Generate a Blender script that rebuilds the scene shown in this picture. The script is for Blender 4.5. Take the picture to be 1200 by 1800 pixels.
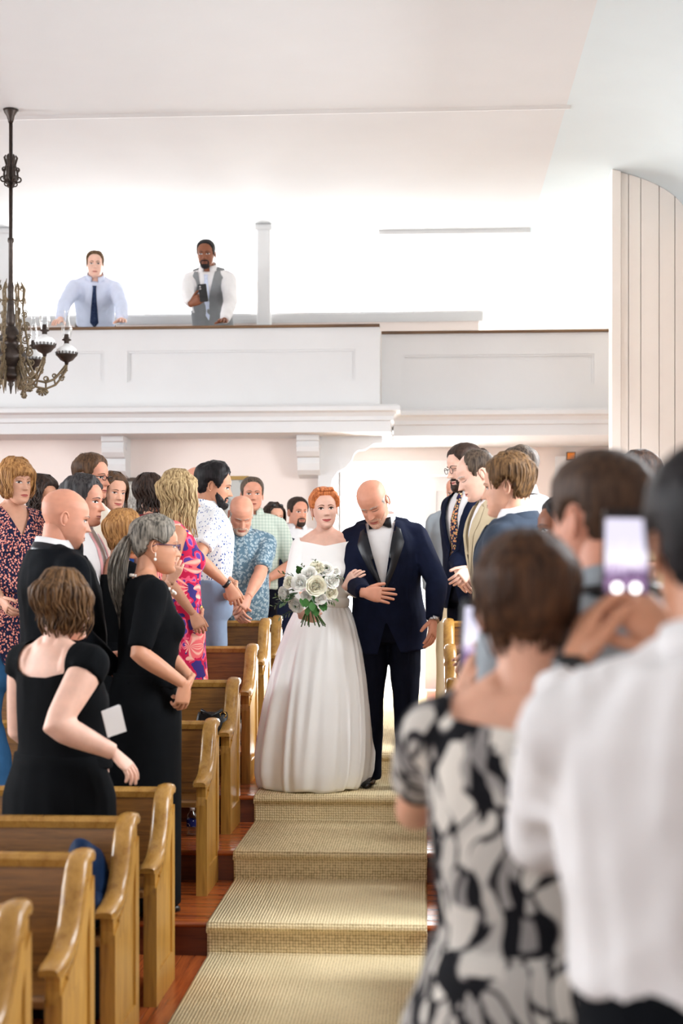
import bpy, bmesh, math, random
import numpy as np
from mathutils import Vector, Matrix
from mathutils.bvhtree import BVHTree

for _o in list(bpy.data.objects):
    bpy.data.objects.remove(_o)
SC = bpy.context.scene
C = SC.collection
random.seed(7)
RNG = np.random.default_rng(11)
PI = math.pi
R = math.radians

# ---------------------------------------------------------------- camera
FPX = 2500.0                    # focal length in pixels of the 1200x1800 frame (50 mm on 36 mm)
CAMZ = 1.69
YAW = math.atan(150.0 / FPX)    # camera turned a little left of the aisle
HORIZON = 1020.0
cam_d = bpy.data.cameras.new('camera')
cam = bpy.data.objects.new('camera', cam_d)
C.objects.link(cam)
cam.location = (0, 0, CAMZ)
cam.rotation_euler = (PI / 2, 0, YAW)
cam_d.sensor_fit = 'AUTO'
cam_d.sensor_width = 36.0
cam_d.lens = 36.0 * FPX / 1800.0
cam_d.shift_y = (HORIZON - 900.0) / 1800.0
cam_d.clip_start = 0.05
cam_d.clip_end = 200
cam_d.dof.use_dof = True
cam_d.dof.focus_distance = 8.35
cam_d.dof.aperture_fstop = 2.2
SC.camera = cam

# ---------------------------------------------------------------- world, lights, exposure
SC.view_settings.view_transform = 'Standard'
SC.view_settings.look = 'None'
SC.view_settings.gamma = 1.0
SC.view_settings.use_curve_mapping = False
SC.view_settings.exposure = 0.64
W = bpy.data.worlds.new('world')
SC.world = W
W.use_nodes = True
_bg = W.node_tree.nodes['Background']
_bg.inputs[0].default_value = (0.93, 0.96, 1.0, 1)
_bg.inputs[1].default_value = 3.0


def area(name, loc, rot, sx, sy, power, col=(1, 1, 1), spread=180):
    l = bpy.data.lights.new(name, 'AREA')
    l.shape = 'RECTANGLE'
    l.size = sx
    l.size_y = sy
    l.energy = power
    l.color = col
    l.spread = R(spread)
    o = bpy.data.objects.new(name, l)
    C.objects.link(o)
    o.location = loc
    o.rotation_euler = rot
    return o


WALL_L, WALL_R, WALL_F = -8.3, 2.13, -3.2
# daylight standing in the tall side windows, the chancel windows and the gallery windows
for _k, _y in enumerate((2.4, 5.8, 9.2)):
    area('window_light_left', (WALL_L + 0.06, _y, 2.7), (0, R(-54), 0), 2.6, 1.3, 170, (0.90, 0.95, 1.0))
for _k, _y in enumerate((5.6, 9.0)):
    area('window_light_right', (WALL_R - 0.06, _y, 2.75), (0, R(50), 0), 2.4, 1.1, 120, (0.90, 0.95, 1.0))
for _k, _x in enumerate((-5.6, -3.0, -0.4)):
    area('window_light_chancel', (_x, WALL_F + 0.06, 2.9), (R(65), 0, 0), 1.4, 2.6, 10, (0.90, 0.95, 1.0))
for _k, _x in enumerate((-4.3, -2.6, -0.75)):
    area('window_light_gallery', (_x, 16.1, 4.3), (R(-90), 0, 0), 1.3, 1.3, 125, (1.0, 0.99, 0.97))
area('door_light', (-0.44, 14.35, 1.7), (R(-90), 0, 0), 0.8, 2.0, 90, (1.0, 1.0, 1.0))


CA, SA = math.cos(YAW), math.sin(YAW)


def at(px, py, d):
    """world point seen at pixel (px,py) of the 1200x1800 photograph at depth d"""
    xc = (px - 600.0) / FPX * d
    return Vector((xc * CA - d * SA, d * CA + xc * SA, CAMZ + (HORIZON - py) / FPX * d))


# ---------------------------------------------------------------- materials
MATS = {}


def nm(name):
    m = bpy.data.materials.new(name)
    m.use_nodes = True
    nt = m.node_tree
    return m, nt, nt.nodes['Principled BSDF']


def N(nt, typ, **kw):
    n = nt.nodes.new(typ)
    for k, v in kw.items():
        if k.startswith('i_'):
            k = k[2:]
            k = int(k) if k.isdigit() else k.replace('_', ' ')
            n.inputs[k].default_value = v
        else:
            setattr(n, k, v)
    return n


def col4(c):
    return (c[0], c[1], c[2], 1)


def srgb(r, g, b):
    def f(u):
        u /= 255.0
        return u / 12.92 if u <= 0.04045 else ((u + 0.055) / 1.055) ** 2.4
    return (f(r), f(g), f(b))


def ramp(nt, stops, interp='LINEAR'):
    n = nt.nodes.new('ShaderNodeValToRGB')
    cr = n.color_ramp
    cr.interpolation = interp
    while len(cr.elements) < len(stops):
        cr.elements.new(0.5)
    for e, (p, c) in zip(cr.elements, stops):
        e.position = p
        e.color = col4(c)
    return n


def mat_plain(name, c, rough=0.6, spec=0.3, var=0.06, scale=30.0, bump=0.0, metal=0.0, bscale=None, stretch=(1, 1, 1), sss=0.0):
    if name in MATS:
        return MATS[name]
    m, nt, p = nm(name)
    tc = N(nt, 'ShaderNodeTexCoord')
    mp = N(nt, 'ShaderNodeMapping')
    mp.inputs['Scale'].default_value = stretch
    nt.links.new(tc.outputs['Object'], mp.inputs[0])
    nz = N(nt, 'ShaderNodeTexNoise', i_Scale=scale, i_Detail=3.0)
    nt.links.new(mp.outputs[0], nz.inputs['Vector'])
    lo = tuple(max(0, v * (1 - var)) for v in c)
    hi = tuple(min(1, v * (1 + var)) for v in c)
    rp = ramp(nt, [(0.3, lo), (0.7, hi)])
    nt.links.new(nz.outputs['Fac'], rp.inputs[0])
    nt.links.new(rp.outputs[0], p.inputs['Base Color'])
    p.inputs['Roughness'].default_value = rough
    p.inputs['Specular IOR Level'].default_value = spec
    p.inputs['Metallic'].default_value = metal
    if sss:
        p.inputs['Subsurface Weight'].default_value = sss
        p.inputs['Subsurface Radius'].default_value = (0.02, 0.008, 0.005)
        p.inputs['Subsurface Scale'].default_value = 0.5
    if bump:
        nb = N(nt, 'ShaderNodeTexNoise', i_Scale=bscale or scale * 4, i_Detail=3.0)
        nt.links.new(mp.outputs[0], nb.inputs['Vector'])
        b = N(nt, 'ShaderNodeBump', i_Strength=bump, i_Distance=0.004)
        nt.links.new(nb.outputs['Fac'], b.inputs['Height'])
        nt.links.new(b.outputs[0], p.inputs['Normal'])
    MATS[name] = m
    return m


def mat_fabric(name, c, rough=0.85, var=0.08, weave=900.0, bump=0.25):
    """woven cloth: slight colour variation and a fine weave relief"""
    if name in MATS:
        return MATS[name]
    m = mat_plain(name, c, rough, 0.10, var, 14.0)
    nt = m.node_tree
    p = nt.nodes['Principled BSDF']
    p.inputs['Sheen Weight'].default_value = 0.0
    tc = N(nt, 'ShaderNodeTexCoord')
    nb = N(nt, 'ShaderNodeTexNoise', i_Scale=weave * 0.25, i_Detail=2.0)
    nt.links.new(tc.outputs['Object'], nb.inputs['Vector'])
    b = N(nt, 'ShaderNodeBump', i_Strength=bump, i_Distance=0.002)
    nt.links.new(nb.outputs['Fac'], b.inputs['Height'])
    nt.links.new(b.outputs[0], p.inputs['Normal'])
    return m


def mat_wood(name, dark, light, axis='X', rough=0.35, scale=1.0, spec=0.45):
    if name in MATS:
        return MATS[name]
    m, nt, p = nm(name)
    tc = N(nt, 'ShaderNodeTexCoord')
    mp = N(nt, 'ShaderNodeMapping')
    s = {'X': (0.5, 9, 9), 'Y': (9, 0.5, 9), 'Z': (9, 9, 0.5)}[axis]
    mp.inputs['Scale'].default_value = tuple(v * scale for v in s)
    nt.links.new(tc.outputs['Object'], mp.inputs[0])
    n1 = N(nt, 'ShaderNodeTexNoise', i_Scale=2.2, i_Detail=5.0, i_Roughness=0.62, i_Distortion=0.6)
    nt.links.new(mp.outputs[0], n1.inputs['Vector'])
    n2 = N(nt, 'ShaderNodeTexNoise', i_Scale=14.0, i_Detail=3.0)
    nt.links.new(mp.outputs[0], n2.inputs['Vector'])
    mx = N(nt, 'ShaderNodeMath', operation='MULTIPLY_ADD')
    mx.inputs[1].default_value = 0.35
    nt.links.new(n2.outputs['Fac'], mx.inputs[0])
    nt.links.new(n1.outputs['Fac'], mx.inputs[2])
    mid = tuple((a + b) / 2 for a, b in zip(dark, light))
    rp = ramp(nt, [(0.46, dark), (0.62, mid), (0.85, light)])
    nt.links.new(mx.outputs[0], rp.inputs[0])
    nt.links.new(rp.outputs[0], p.inputs['Base Color'])
    p.inputs['Roughness'].default_value = rough
    p.inputs['Specular IOR Level'].default_value = spec
    b = N(nt, 'ShaderNodeBump', i_Strength=0.12, i_Distance=0.003)
    nt.links.new(mx.outputs[0], b.inputs['Height'])
    nt.links.new(b.outputs[0], p.inputs['Normal'])
    MATS[name] = m
    return m


def mat_emit(name, c, strength):
    if name in MATS:
        return MATS[name]
    m, nt, p = nm(name)
    p.inputs['Base Color'].default_value = col4(c)
    p.inputs['Emission Color'].default_value = col4(c)
    p.inputs['Emission Strength'].default_value = strength
    MATS[name] = m
    return m


def mat_glass(name, c=(1, 1, 1), rough=0.02, alpha=0.25):
    """thin clear glass: mostly see-through with glossy reflections"""
    if name in MATS:
        return MATS[name]
    m, nt, p = nm(name)
    out = nt.nodes['Material Output']
    tr = N(nt, 'ShaderNodeBsdfTransparent')
    tr.inputs[0].default_value = col4(c)
    gl = N(nt, 'ShaderNodeBsdfGlossy')
    gl.inputs['Roughness'].default_value = rough
    fr = N(nt, 'ShaderNodeLayerWeight', i_Blend=alpha)
    mx = N(nt, 'ShaderNodeMixShader')
    nt.links.new(fr.outputs['Facing'], mx.inputs[0])
    nt.links.new(tr.outputs[0], mx.inputs[1])
    nt.links.new(gl.outputs[0], mx.inputs[2])
    nt.links.new(mx.outputs[0], out.inputs[0])
    MATS[name] = m
    return m


def mat_cells(name, ground, stops, scale, stretch=(1, 1, 1), rough=0.85, warp=0.0, rnd=1.0):
    """printed cloth: scattered motifs (voronoi distance bands) on a ground colour; stops = [(distance, colour)]"""
    if name in MATS:
        return MATS[name]
    m, nt, p = nm(name)
    tc = N(nt, 'ShaderNodeTexCoord')
    mp = N(nt, 'ShaderNodeMapping')
    mp.inputs['Scale'].default_value = stretch
    nt.links.new(tc.outputs['Object'], mp.inputs[0])
    src = mp.outputs[0]
    if warp:
        nz = N(nt, 'ShaderNodeTexNoise', i_Scale=scale * 0.9, i_Detail=2.0)
        nt.links.new(src, nz.inputs['Vector'])
        va = N(nt, 'ShaderNodeVectorMath', operation='MULTIPLY_ADD')
        va.inputs[1].default_value = (warp, warp, warp)
        nt.links.new(nz.outputs['Color'], va.inputs[0])
        nt.links.new(src, va.inputs[2])
        src = va.outputs[0]
    v = N(nt, 'ShaderNodeTexVoronoi', i_Scale=scale, i_Randomness=rnd)
    nt.links.new(src, v.inputs['Vector'])
    rp = ramp(nt, [(0.0, stops[0][1])] + list(stops) + [(stops[-1][0] + 0.02, ground)], 'CONSTANT')
    # shift: colour of stop k applies up to its distance
    els = [(0.0, stops[0][1])]
    for k in range(len(stops)):
        nxt = stops[k + 1][1] if k + 1 < len(stops) else ground
        els.append((stops[k][0], nxt))
    nt.nodes.remove(rp)
    rp = ramp(nt, els, 'CONSTANT')
    nt.links.new(v.outputs['Distance'], rp.inputs[0])
    nt.links.new(rp.outputs[0], p.inputs['Base Color'])
    p.inputs['Roughness'].default_value = rough
    p.inputs['Specular IOR Level'].default_value = 0.15
    MATS[name] = m
    return m


# ---------------------------------------------------------------- mesh helpers
class MB:
    def __init__(self):
        self.v = []
        self.f = []
        self.m = []
        self.mats = []
        self.cur = 0

    def mat(self, material):
        if material not in self.mats:
            self.mats.append(material)
        self.cur = self.mats.index(material)
        return self

    def add(self, verts, faces, xf=None):
        b = len(self.v)
        if xf is not None:
            verts = [xf @ Vector(p) for p in verts]
        self.v.extend([tuple(p) for p in verts])
        for f in faces:
            self.f.append(tuple(i + b for i in f))
            self.m.append(self.cur)
        return self

    def box(self, x0, x1, y0, y1, z0, z1, xf=None):
        v = [(x, y, z) for x in (x0, x1) for y in (y0, y1) for z in (z0, z1)]
        f = [(0, 1, 3, 2), (4, 6, 7, 5), (0, 4, 5, 1), (2, 3, 7, 6), (0, 2, 6, 4), (1, 5, 7, 3)]
        return self.add(v, f, xf)

    def bbox(self, x0, x1, y0, y1, z0, z1, b=0.01, xf=None):
        """box with chamfered edges along its longest axis"""
        ex = (x1 - x0, y1 - y0, z1 - z0)
        ax = ex.index(max(ex))
        o = [(x0, x1), (y0, y1), (z0, z1)]
        u, w = [i for i in range(3) if i != ax]
        (u0, u1), (w0, w1) = o[u], o[w]
        sec = [(u0 + b, w0), (u1 - b, w0), (u1, w0 + b), (u1, w1 - b), (u1 - b, w1), (u0 + b, w1), (u0, w1 - b), (u0, w0 + b)]
        rings = []
        for t in o[ax]:
            rg = []
            for (a, c) in sec:
                q = [0, 0, 0]
                q[ax] = t
                q[u] = a
                q[w] = c
                rg.append(q)
            rings.append(rg)
        return self.loft(rings, xf=xf)

    def loft(self, rings, cap0=True, cap1=True, closed=True, xf=None):
        n = len(rings[0])
        verts = [p for r in rings for p in r]
        faces = []
        for i in range(len(rings) - 1):
            for j in range(n if closed else n - 1):
                a, b = i * n + j, i * n + (j + 1) % n
                faces.append((a, b, b + n, a + n))
        if cap0:
            faces.append(tuple(range(n - 1, -1, -1)))
        if cap1:
            faces.append(tuple(range((len(rings) - 1) * n, len(rings) * n)))
        return self.add(verts, faces, xf)

    def tube(self, pts, rad, n=10, cap=True, flat=None, up=None, xf=None, rnd=False):
        """tube along pts; rad number or list (numbers or (a,b) pairs); rnd rounds the last end"""
        pts = [Vector(p) for p in pts]
        k = len(pts)
        if not isinstance(rad, (list, tuple)):
            rad = [rad] * k
        rad = list(rad)
        if rnd:
            d = (pts[-1] - pts[-2]).normalized()
            r = rad[-1]
            ra = r if not isinstance(r, tuple) else min(r)
            base = pts[-1]
            for t in (0.5, 0.85, 1.0):
                pts.append(base + d * ra * t)
                q = math.sqrt(max(0.0, 1 - t * t)) + 0.03
                rad.append(r * q if not isinstance(r, tuple) else (r[0] * q, r[1] * q))
            k = len(pts)
        rings = []
        prev = None
        for i in range(k):
            if i == 0:
                t = pts[1] - pts[0]
            elif i == k - 1:
                t = pts[-1] - pts[-2]
            else:
                t = (pts[i + 1] - pts[i]).normalized() + (pts[i] - pts[i - 1]).normalized()
            if t.length < 1e-9:
                t = Vector((0, 0, 1))
            t.normalize()
            if prev is None:
                u = Vector(up) if up is not None else (Vector((0, 0, 1)) if abs(t.z) < 0.9 else Vector((1, 0, 0)))
                u = (u - t * u.dot(t))
                if u.length < 1e-6:
                    u = Vector((1, 0, 0)) - t * t.x
                u.normalize()
            else:
                u = prev - t * prev.dot(t)
                if u.length < 1e-6:
                    u = Vector((1, 0, 0)) - t * t.x
                u.normalize()
            prev = u
            w = t.cross(u)
            r = rad[i]
            ra, rb = r if isinstance(r, tuple) else (r, r)
            rings.append([pts[i] + u * (ra * math.cos(2 * PI * j / n)) + w * (rb * math.sin(2 * PI * j / n)) for j in range(n)])
        return self.loft(rings, cap, cap, xf=xf)

    def lathe(self, prof, n=20, c=(0, 0, 0), xf=None, cap=False):
        rings = []
        for (r, z) in prof:
            rings.append([(c[0] + r * math.cos(2 * PI * j / n), c[1] + r * math.sin(2 * PI * j / n), c[2] + z) for j in range(n)])
        return self.loft(rings, cap, cap, xf=xf)

    def ell(self, c, r, n=12, m=8, xf=None):
        rings = []
        for i in range(m + 1):
            t = PI * i / m
            s = max(0.02, math.sin(t))
            rings.append([(c[0] + r[0] * s * math.cos(2 * PI * j / n), c[1] + r[1] * s * math.sin(2 * PI * j / n), c[2] - r[2] * math.cos(t)) for j in range(n)])
        return self.loft(rings, True, True, xf=xf)

    def prism(self, poly, axis, a0, a1, xf=None):
        """polygon (list of 2-D) extruded along axis 0/1/2 from a0 to a1"""
        o = [i for i in range(3) if i != axis]
        rings = []
        for a in (a0, a1):
            rg = []
            for (p, q) in poly:
                t = [0, 0, 0]
                t[axis] = a
                t[o[0]] = p
                t[o[1]] = q
                rg.append(t)
            rings.append(rg)
        return self.loft(rings, xf=xf)

    def grid(self, P, xf=None, closed=False):
        """P[i][j] points"""
        n = len(P[0])
        verts = [p for r in P for p in r]
        faces = []
        for i in range(len(P) - 1):
            for j in range(n - 1):
                a = i * n + j
                faces.append((a, a + 1, a + 1 + n, a + n))
        return self.add(verts, faces, xf)

    def build(self, name, material=None, parent=None, smooth=True, fix=True, angle=None):
        me = bpy.data.meshes.new(name)
        me.from_pydata(self.v, [], self.f)
        mats = self.mats if self.mats else [material]
        for mt in mats:
            me.materials.append(mt)
        if self.mats and len(self.mats) > 1:
            me.polygons.foreach_set('material_index', self.m)
        if fix:
            bm = bmesh.new()
            bm.from_mesh(me)
            bmesh.ops.recalc_face_normals(bm, faces=bm.faces)
            bm.to_mesh(me)
            bm.free()
        if smooth:
            me.polygons.foreach_set('use_smooth', [True] * len(me.polygons))
            if angle:
                me.set_sharp_from_angle(angle=R(angle))
        me.update()
        o = bpy.data.objects.new(name, me)
        C.objects.link(o)
        if parent is not None:
            o.parent = parent
        return o


def tag(o, label=None, cat=None, group=None, kind=None):
    if label:
        o['label'] = label
    if cat:
        o['category'] = cat
    if group:
        o['group'] = group
    if kind:
        o['kind'] = kind
    return o


def empty(name, loc=(0, 0, 0), rz=0.0, label=None, cat=None, group=None, kind=None):
    o = bpy.data.objects.new(name, None)
    C.objects.link(o)
    o.location = loc
    o.rotation_euler = (0, 0, rz)
    o.empty_display_size = 0.1
    return tag(o, label, cat, group, kind)


def copy_tree(o, parent=None):
    c = o.copy()
    C.objects.link(c)
    c.parent = parent
    for ch in list(o.children):
        copy_tree(ch, c)
    return c


def struct(o):
    o['kind'] = 'structure'
    return o
# ---------------------------------------------------------------- the room
CEIL = 5.1
BACKF = 0.60                                   # floor level at the back
STEPS = [6.36, 7.24, 8.10, 8.95]               # riser positions (Y)
LEVEL = [0.0, 0.153, 0.306, 0.459, BACKF]


def floorz(y):
    z = 0.0
    for s, l in zip(STEPS, LEVEL[1:]):
        if y >= s:
            z = l
    return z


M_ceiling = mat_plain('ceiling_paint', srgb(214, 216, 217), 0.9, 0.1, 0.01, 3)
M_cove = mat_plain('cove_pale_blue_paint', srgb(211, 223, 227), 0.9, 0.1, 0.01, 3)
M_wall = mat_plain('wall_cream_paint', srgb(243, 232, 222), 0.9, 0.1, 0.015, 3)
M_white = mat_plain('white_woodwork_paint', srgb(216, 216, 216), 0.6, 0.25, 0.01, 5)
M_pink = mat_plain('wall_pale_pink_paint', srgb(238, 226, 219), 0.9, 0.1, 0.012, 3)
M_rail = mat_wood('gallery_rail_wood', srgb(70, 48, 32), srgb(120, 90, 60), 'X', 0.4)
M_floorw = mat_wood('floor_wood', srgb(96, 38, 18), srgb(178, 92, 45), 'Y', 0.22, 1.0, 0.5)
M_tread = mat_wood('tread_wood', srgb(100, 42, 18), srgb(186, 98, 46), 'X', 0.22, 1.0, 0.5)
M_riser = mat_wood('riser_wood', srgb(64, 26, 14), srgb(110, 52, 28), 'X', 0.35)
M_dark = mat_plain('dark_gap', (0.01, 0.008, 0.006), 0.9, 0.0)
M_glass = mat_glass('window_glass')
M_shade = mat_emit('lit_window_blind', (1.0, 0.99, 0.97), 2.2)


def sbox(name, b, mat, parent=None):
    o = MB().box(*b).build(name, mat, parent, smooth=False)
    if parent is None:
        struct(o)
    return o


# floors: flat front part, four treads (solid steps), raised back floor
XL, XR = WALL_L, WALL_R
fl = sbox('floor', (XL, XR, WALL_F, STEPS[0], -0.2, -0.012), M_riser)
# floorboards of the strips that can be seen beside the carpet: long boards on the flat floor
random.seed(3)
for x0, x1 in ((-1.10, -0.93), (-1.27, -1.10), (-1.44, -1.27), (-1.61, -1.44), (-1.78, -1.61), (-1.95, -1.78), (-2.12, -1.95), (-0.02, 0.13), (0.13, 0.30), (0.30, 0.47)):
    y = 2.6 + random.uniform(-0.5, 0.3)
    while y < STEPS[0] - 0.05:
        y2 = min(STEPS[0] - 0.001, y + random.uniform(1.3, 2.1))
        MB().bbox(x0 + 0.0015, x1 - 0.0015, y + 0.001, y2 - 0.001, -0.02, 0.0, 0.002).build('floorboard', M_floorw, fl, smooth=False)
        y = y2
for k in range(4):
    z1 = LEVEL[k + 1]
    y0 = STEPS[k]
    y1 = STEPS[k + 1] if k < 3 else 14.1
    st = sbox('floor', (XL, XR, y0, y1, -0.2, z1 - 0.022), M_riser)
    w = 0.125
    yy = y0 - 0.025
    yend = min(y1, y0 + 1.0)
    first = True
    while yy < yend - 0.02:
        y2 = min(y1 - 0.001, yy + (0.10 if first else w))
        MB().bbox(XL if k == 3 else -3.6, XR, yy + 0.001, y2 - 0.001, z1 - 0.024, z1, 0.009 if first else 0.002).build('tread_board', M_tread, st, smooth=False)
        first = False
        yy = y2
    if k == 3:
        MB().box(XL, XR, yy, 14.1, z1 - 0.024, z1).build('board_field', M_tread, st, smooth=False)

# carpet runner with rounded nosings
def carpet_mat():
    m, nt, p = nm('woven_carpet')
    tc = N(nt, 'ShaderNodeTexCoord')
    mp = N(nt, 'ShaderNodeMapping')
    nt.links.new(tc.outputs['Object'], mp.inputs[0])
    mp.inputs['Scale'].default_value = (74, 74, 74)
    v = N(nt, 'ShaderNodeTexVoronoi', i_Scale=1.0, i_Randomness=0.18)
    nt.links.new(mp.outputs[0], v.inputs['Vector'])
    nz = N(nt, 'ShaderNodeTexNoise', i_Scale=3.0, i_Detail=3.0)
    nt.links.new(tc.outputs['Object'], nz.inputs['Vector'])
    rp = ramp(nt, [(0.15, srgb(248, 230, 190)), (0.52, srgb(236, 216, 172)), (0.86, srgb(130, 107, 68))])  # dark end: shade between the loops put into the weave colour
    nt.links.new(v.outputs['Distance'], rp.inputs[0])
    rp2 = ramp(nt, [(0.35, (0.86, 0.86, 0.84)), (0.7, (1, 1, 1))])
    nt.links.new(nz.outputs['Fac'], rp2.inputs[0])
    mx = N(nt, 'ShaderNodeMix', data_type='RGBA', blend_type='MULTIPLY')
    mx.inputs[0].default_value = 1.0
    nt.links.new(rp.outputs[0], mx.inputs[6])
    nt.links.new(rp2.outputs[0], mx.inputs[7])
    nt.links.new(mx.outputs[2], p.inputs['Base Color'])
    b = N(nt, 'ShaderNodeBump', i_Strength=0.9, i_Distance=0.008)
    b.invert = True
    nt.links.new(v.outputs['Distance'], b.inputs['Height'])
    nt.links.new(b.outputs[0], p.inputs['Normal'])
    p.inputs['Roughness'].default_value = 0.95
    p.inputs['Specular IOR Level'].default_value = 0.05
    return m


M_carpet = carpet_mat()
prof = [(1.2, 0.012)]
for k in range(4):
    y, z0, z1 = STEPS[k], LEVEL[k] + 0.012, LEVEL[k + 1] + 0.012
    prof += [(y - 0.03, z0), (y - 0.016, z0 + 0.008), (y - 0.013, z1 - 0.05)]
    cy, cz, r = y - 0.022, z1 - 0.024, 0.024
    for a in range(-70, 91, 20):
        prof.append((cy - r * math.cos(R(a)), cz + r * math.sin(R(a))))
prof.append((13.9, BACKF + 0.012))
mb = MB()
P = []
for (y, z) in prof:
    P.append([(x, y, z) for x in (-0.982, -0.975, -0.5, -0.009, -0.002)])
for i, (y, z) in enumerate(prof):       # edges rolled down to the floor
    P[i][0] = (-0.985, y, z - 0.011)
    P[i][4] = (0.001, y, z - 0.011)
mb.grid(P)
cp = mb.build('carpet_runner', M_carpet, None, smooth=True, fix=False, angle=50)
sol = cp.modifiers.new('thickness', 'SOLIDIFY')
sol.thickness = 0.004
sol.offset = -1
tag(cp, 'beige woven carpet runner covering the aisle steps', 'carpet')

# side walls with window openings (windows stand beside and behind the camera)
def wall_with_holes(name, axis, pos, thick, u0, u1, z0, z1, holes, mat):
    """wall in the plane axis=pos spanning u0..u1, z0..z1, holes = [(ua,ub,za,zb)]"""
    mb = MB()
    us = sorted(set([u0, u1] + [h[0] for h in holes] + [h[1] for h in holes]))
    for a, b in zip(us[:-1], us[1:]):
        segs = [(z0, z1)]
        for h in holes:
            if h[0] <= a and h[1] >= b:
                ns = []
                for s in segs:
                    if h[2] > s[0]:
                        ns.append((s[0], min(s[1], h[2])))
                    if h[3] < s[1]:
                        ns.append((max(s[0], h[3]), s[1]))
                segs = ns
        for s in segs:
            if axis == 0:
                mb.box(pos, pos + thick, a, b, s[0], s[1])
            else:
                mb.box(a, b, pos, pos + thick, s[0], s[1])
    return struct(mb.build(name, mat, None, smooth=False))


WIN = []
lh = [(y - 0.65, y + 0.65, 1.4, 4.0) for y in (2.4, 5.8, 9.2)]
wall_with_holes('wall_left', 0, XL - 0.25, 0.25, WALL_F - 0.25, 16.3, -0.2, CEIL + 0.1, lh, M_wall)
rh = [(y - 0.55, y + 0.55, 1.55, 3.95) for y in (5.6, 9.0)]
wall_with_holes('wall_right', 0, XR, 0.25, WALL_F - 0.25, 16.3, -0.2, CEIL + 0.1, rh, M_wall)
fh = [(x - 0.7, x + 0.7, 1.6, 4.2) for x in (-5.6, -3.0, -0.4)]
wall_with_holes('wall_front', 1, WALL_F - 0.25, 0.25, XL, XR, -0.2, CEIL + 0.1, fh, M_wall)
NWIN = [0]


def window(axis, pos, u0, u1, z0, z1, rows=3, cols=2):
    """sash window in a wall opening: frame, glazing bars, panes"""
    NWIN[0] += 1
    w = empty('window_%d' % NWIN[0], kind='structure')

    def bx(name, a, b, za, zb, d0, d1, mat):
        m = MB()
        if axis == 0:
            m.box(pos + d0, pos + d1, a, b, za, zb)
        else:
            m.box(a, b, pos + d0, pos + d1, za, zb)
        return m.build(name, mat, w, smooth=False)
    t = 0.06
    bx('window_frame', u0, u0 + t, z0, z1, -0.03, 0.03, M_white)
    bx('window_frame', u1 - t, u1, z0, z1, -0.03, 0.03, M_white)
    bx('window_frame', u0 + t, u1 - t, z0, z0 + t, -0.03, 0.03, M_white)
    bx('window_frame', u0 + t, u1 - t, z1 - t, z1, -0.03, 0.03, M_white)
    du = (u1 - u0 - 2 * t) / cols
    dz = (z1 - z0 - 2 * t) / rows
    for i in range(1, cols):
        bx('glazing_bar', u0 + t + i * du - 0.012, u0 + t + i * du + 0.012, z0 + t, z1 - t, -0.02, 0.02, M_white)
    for j in range(1, rows):
        bx('glazing_bar', u0 + t, u1 - t, z0 + t + j * dz - 0.012, z0 + t + j * dz + 0.012, -0.02, 0.02, M_white)
    for i in range(cols):
        for j in range(rows):
            bx('pane', u0 + t + i * du, u0 + t + (i + 1) * du, z0 + t + j * dz, z0 + t + (j + 1) * dz, -0.003, 0.003, M_glass)
    return w


# ceiling: flat field, coves to the side walls, a bead across at the chandelier
mb = MB().box(XL + 1.13, XR - 1.13, WALL_F, 16.3, CEIL, CEIL + 0.1)
ceiling = struct(mb.build('ceiling', M_ceiling, None, smooth=False))
for sgn, xw in ((1, XR), (-1, XL)):
    P = []
    for i in range(15):
        a = PI / 2 * i / 14
        x = xw - sgn * 1.13 + sgn * 1.13 * math.sin(a)
        z = CEIL - 0.48 + 0.48 * math.cos(a)
        P.append([(x, WALL_F, z), (x, 16.3, z)])
    MB().grid(P).build('cove', M_cove, ceiling, fix=False)
MB().prism([(10.28, CEIL), (10.33, CEIL - 0.012), (10.38, CEIL)], 0, XL + 1.2, XR - 1.1).build('ceiling_bead', M_ceiling, ceiling, smooth=False)
# hatch in the gallery ceiling
hx = empty('ceiling_hatch', (0, 0, 0), 0, 'white framed hatch in the ceiling over the gallery', 'hatch')
h0, h1, hy0, hy1 = -0.47, 1.00, 13.85, 14.75
for b in ((h0, h1, hy0, hy0 + 0.07), (h0, h1, hy1 - 0.07, hy1), (h0, h0 + 0.07, hy0 + 0.07, hy1 - 0.07), (h1 - 0.07, h1, hy0 + 0.07, hy1 - 0.07)):
    MB().box(b[0], b[1], b[2], b[3], CEIL - 0.045, CEIL - 0.001).build('frame_strip', M_white, hx, smooth=False)
MB().box(h0 + 0.07, h1 - 0.07, hy0 + 0.07, hy1 - 0.07, CEIL - 0.02, CEIL - 0.002).build('hatch_panel', M_white, hx, smooth=False)

# back wall under the gallery
WB = 12.95
wall_with_holes('wall_back', 1, WB, 0.2, XL, -0.87, BACKF - 0.2, 3.05, [], M_pink)
sbox('wall_return', (-0.97, -0.87, WB - 0.04, 14.1, BACKF, 3.05), M_white)
DH = (-0.86, 0.78, BACKF - 0.2, 2.73)
wall_with_holes('wall_vestibule', 1, 14.1, 0.2, -0.97, XR, BACKF - 0.2, 3.05, [DH], M_pink)
# door casing and the door: left leaf open outward, right leaf shut
tr = empty('trim_1', kind='structure')
MB().box(DH[0] - 0.0, DH[0] + 0.07, 14.05, 14.1, BACKF, 2.73).build('casing_post', M_white, tr, smooth=False)
MB().box(DH[1], DH[1] + 0.12, 14.05, 14.1, BACKF, 2.73).build('casing_post', M_white, tr, smooth=False)
MB().box(DH[0], DH[1] + 0.12, 14.04, 14.1, 2.73, 2.87).build('casing_head', M_white, tr, smooth=False)


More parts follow.
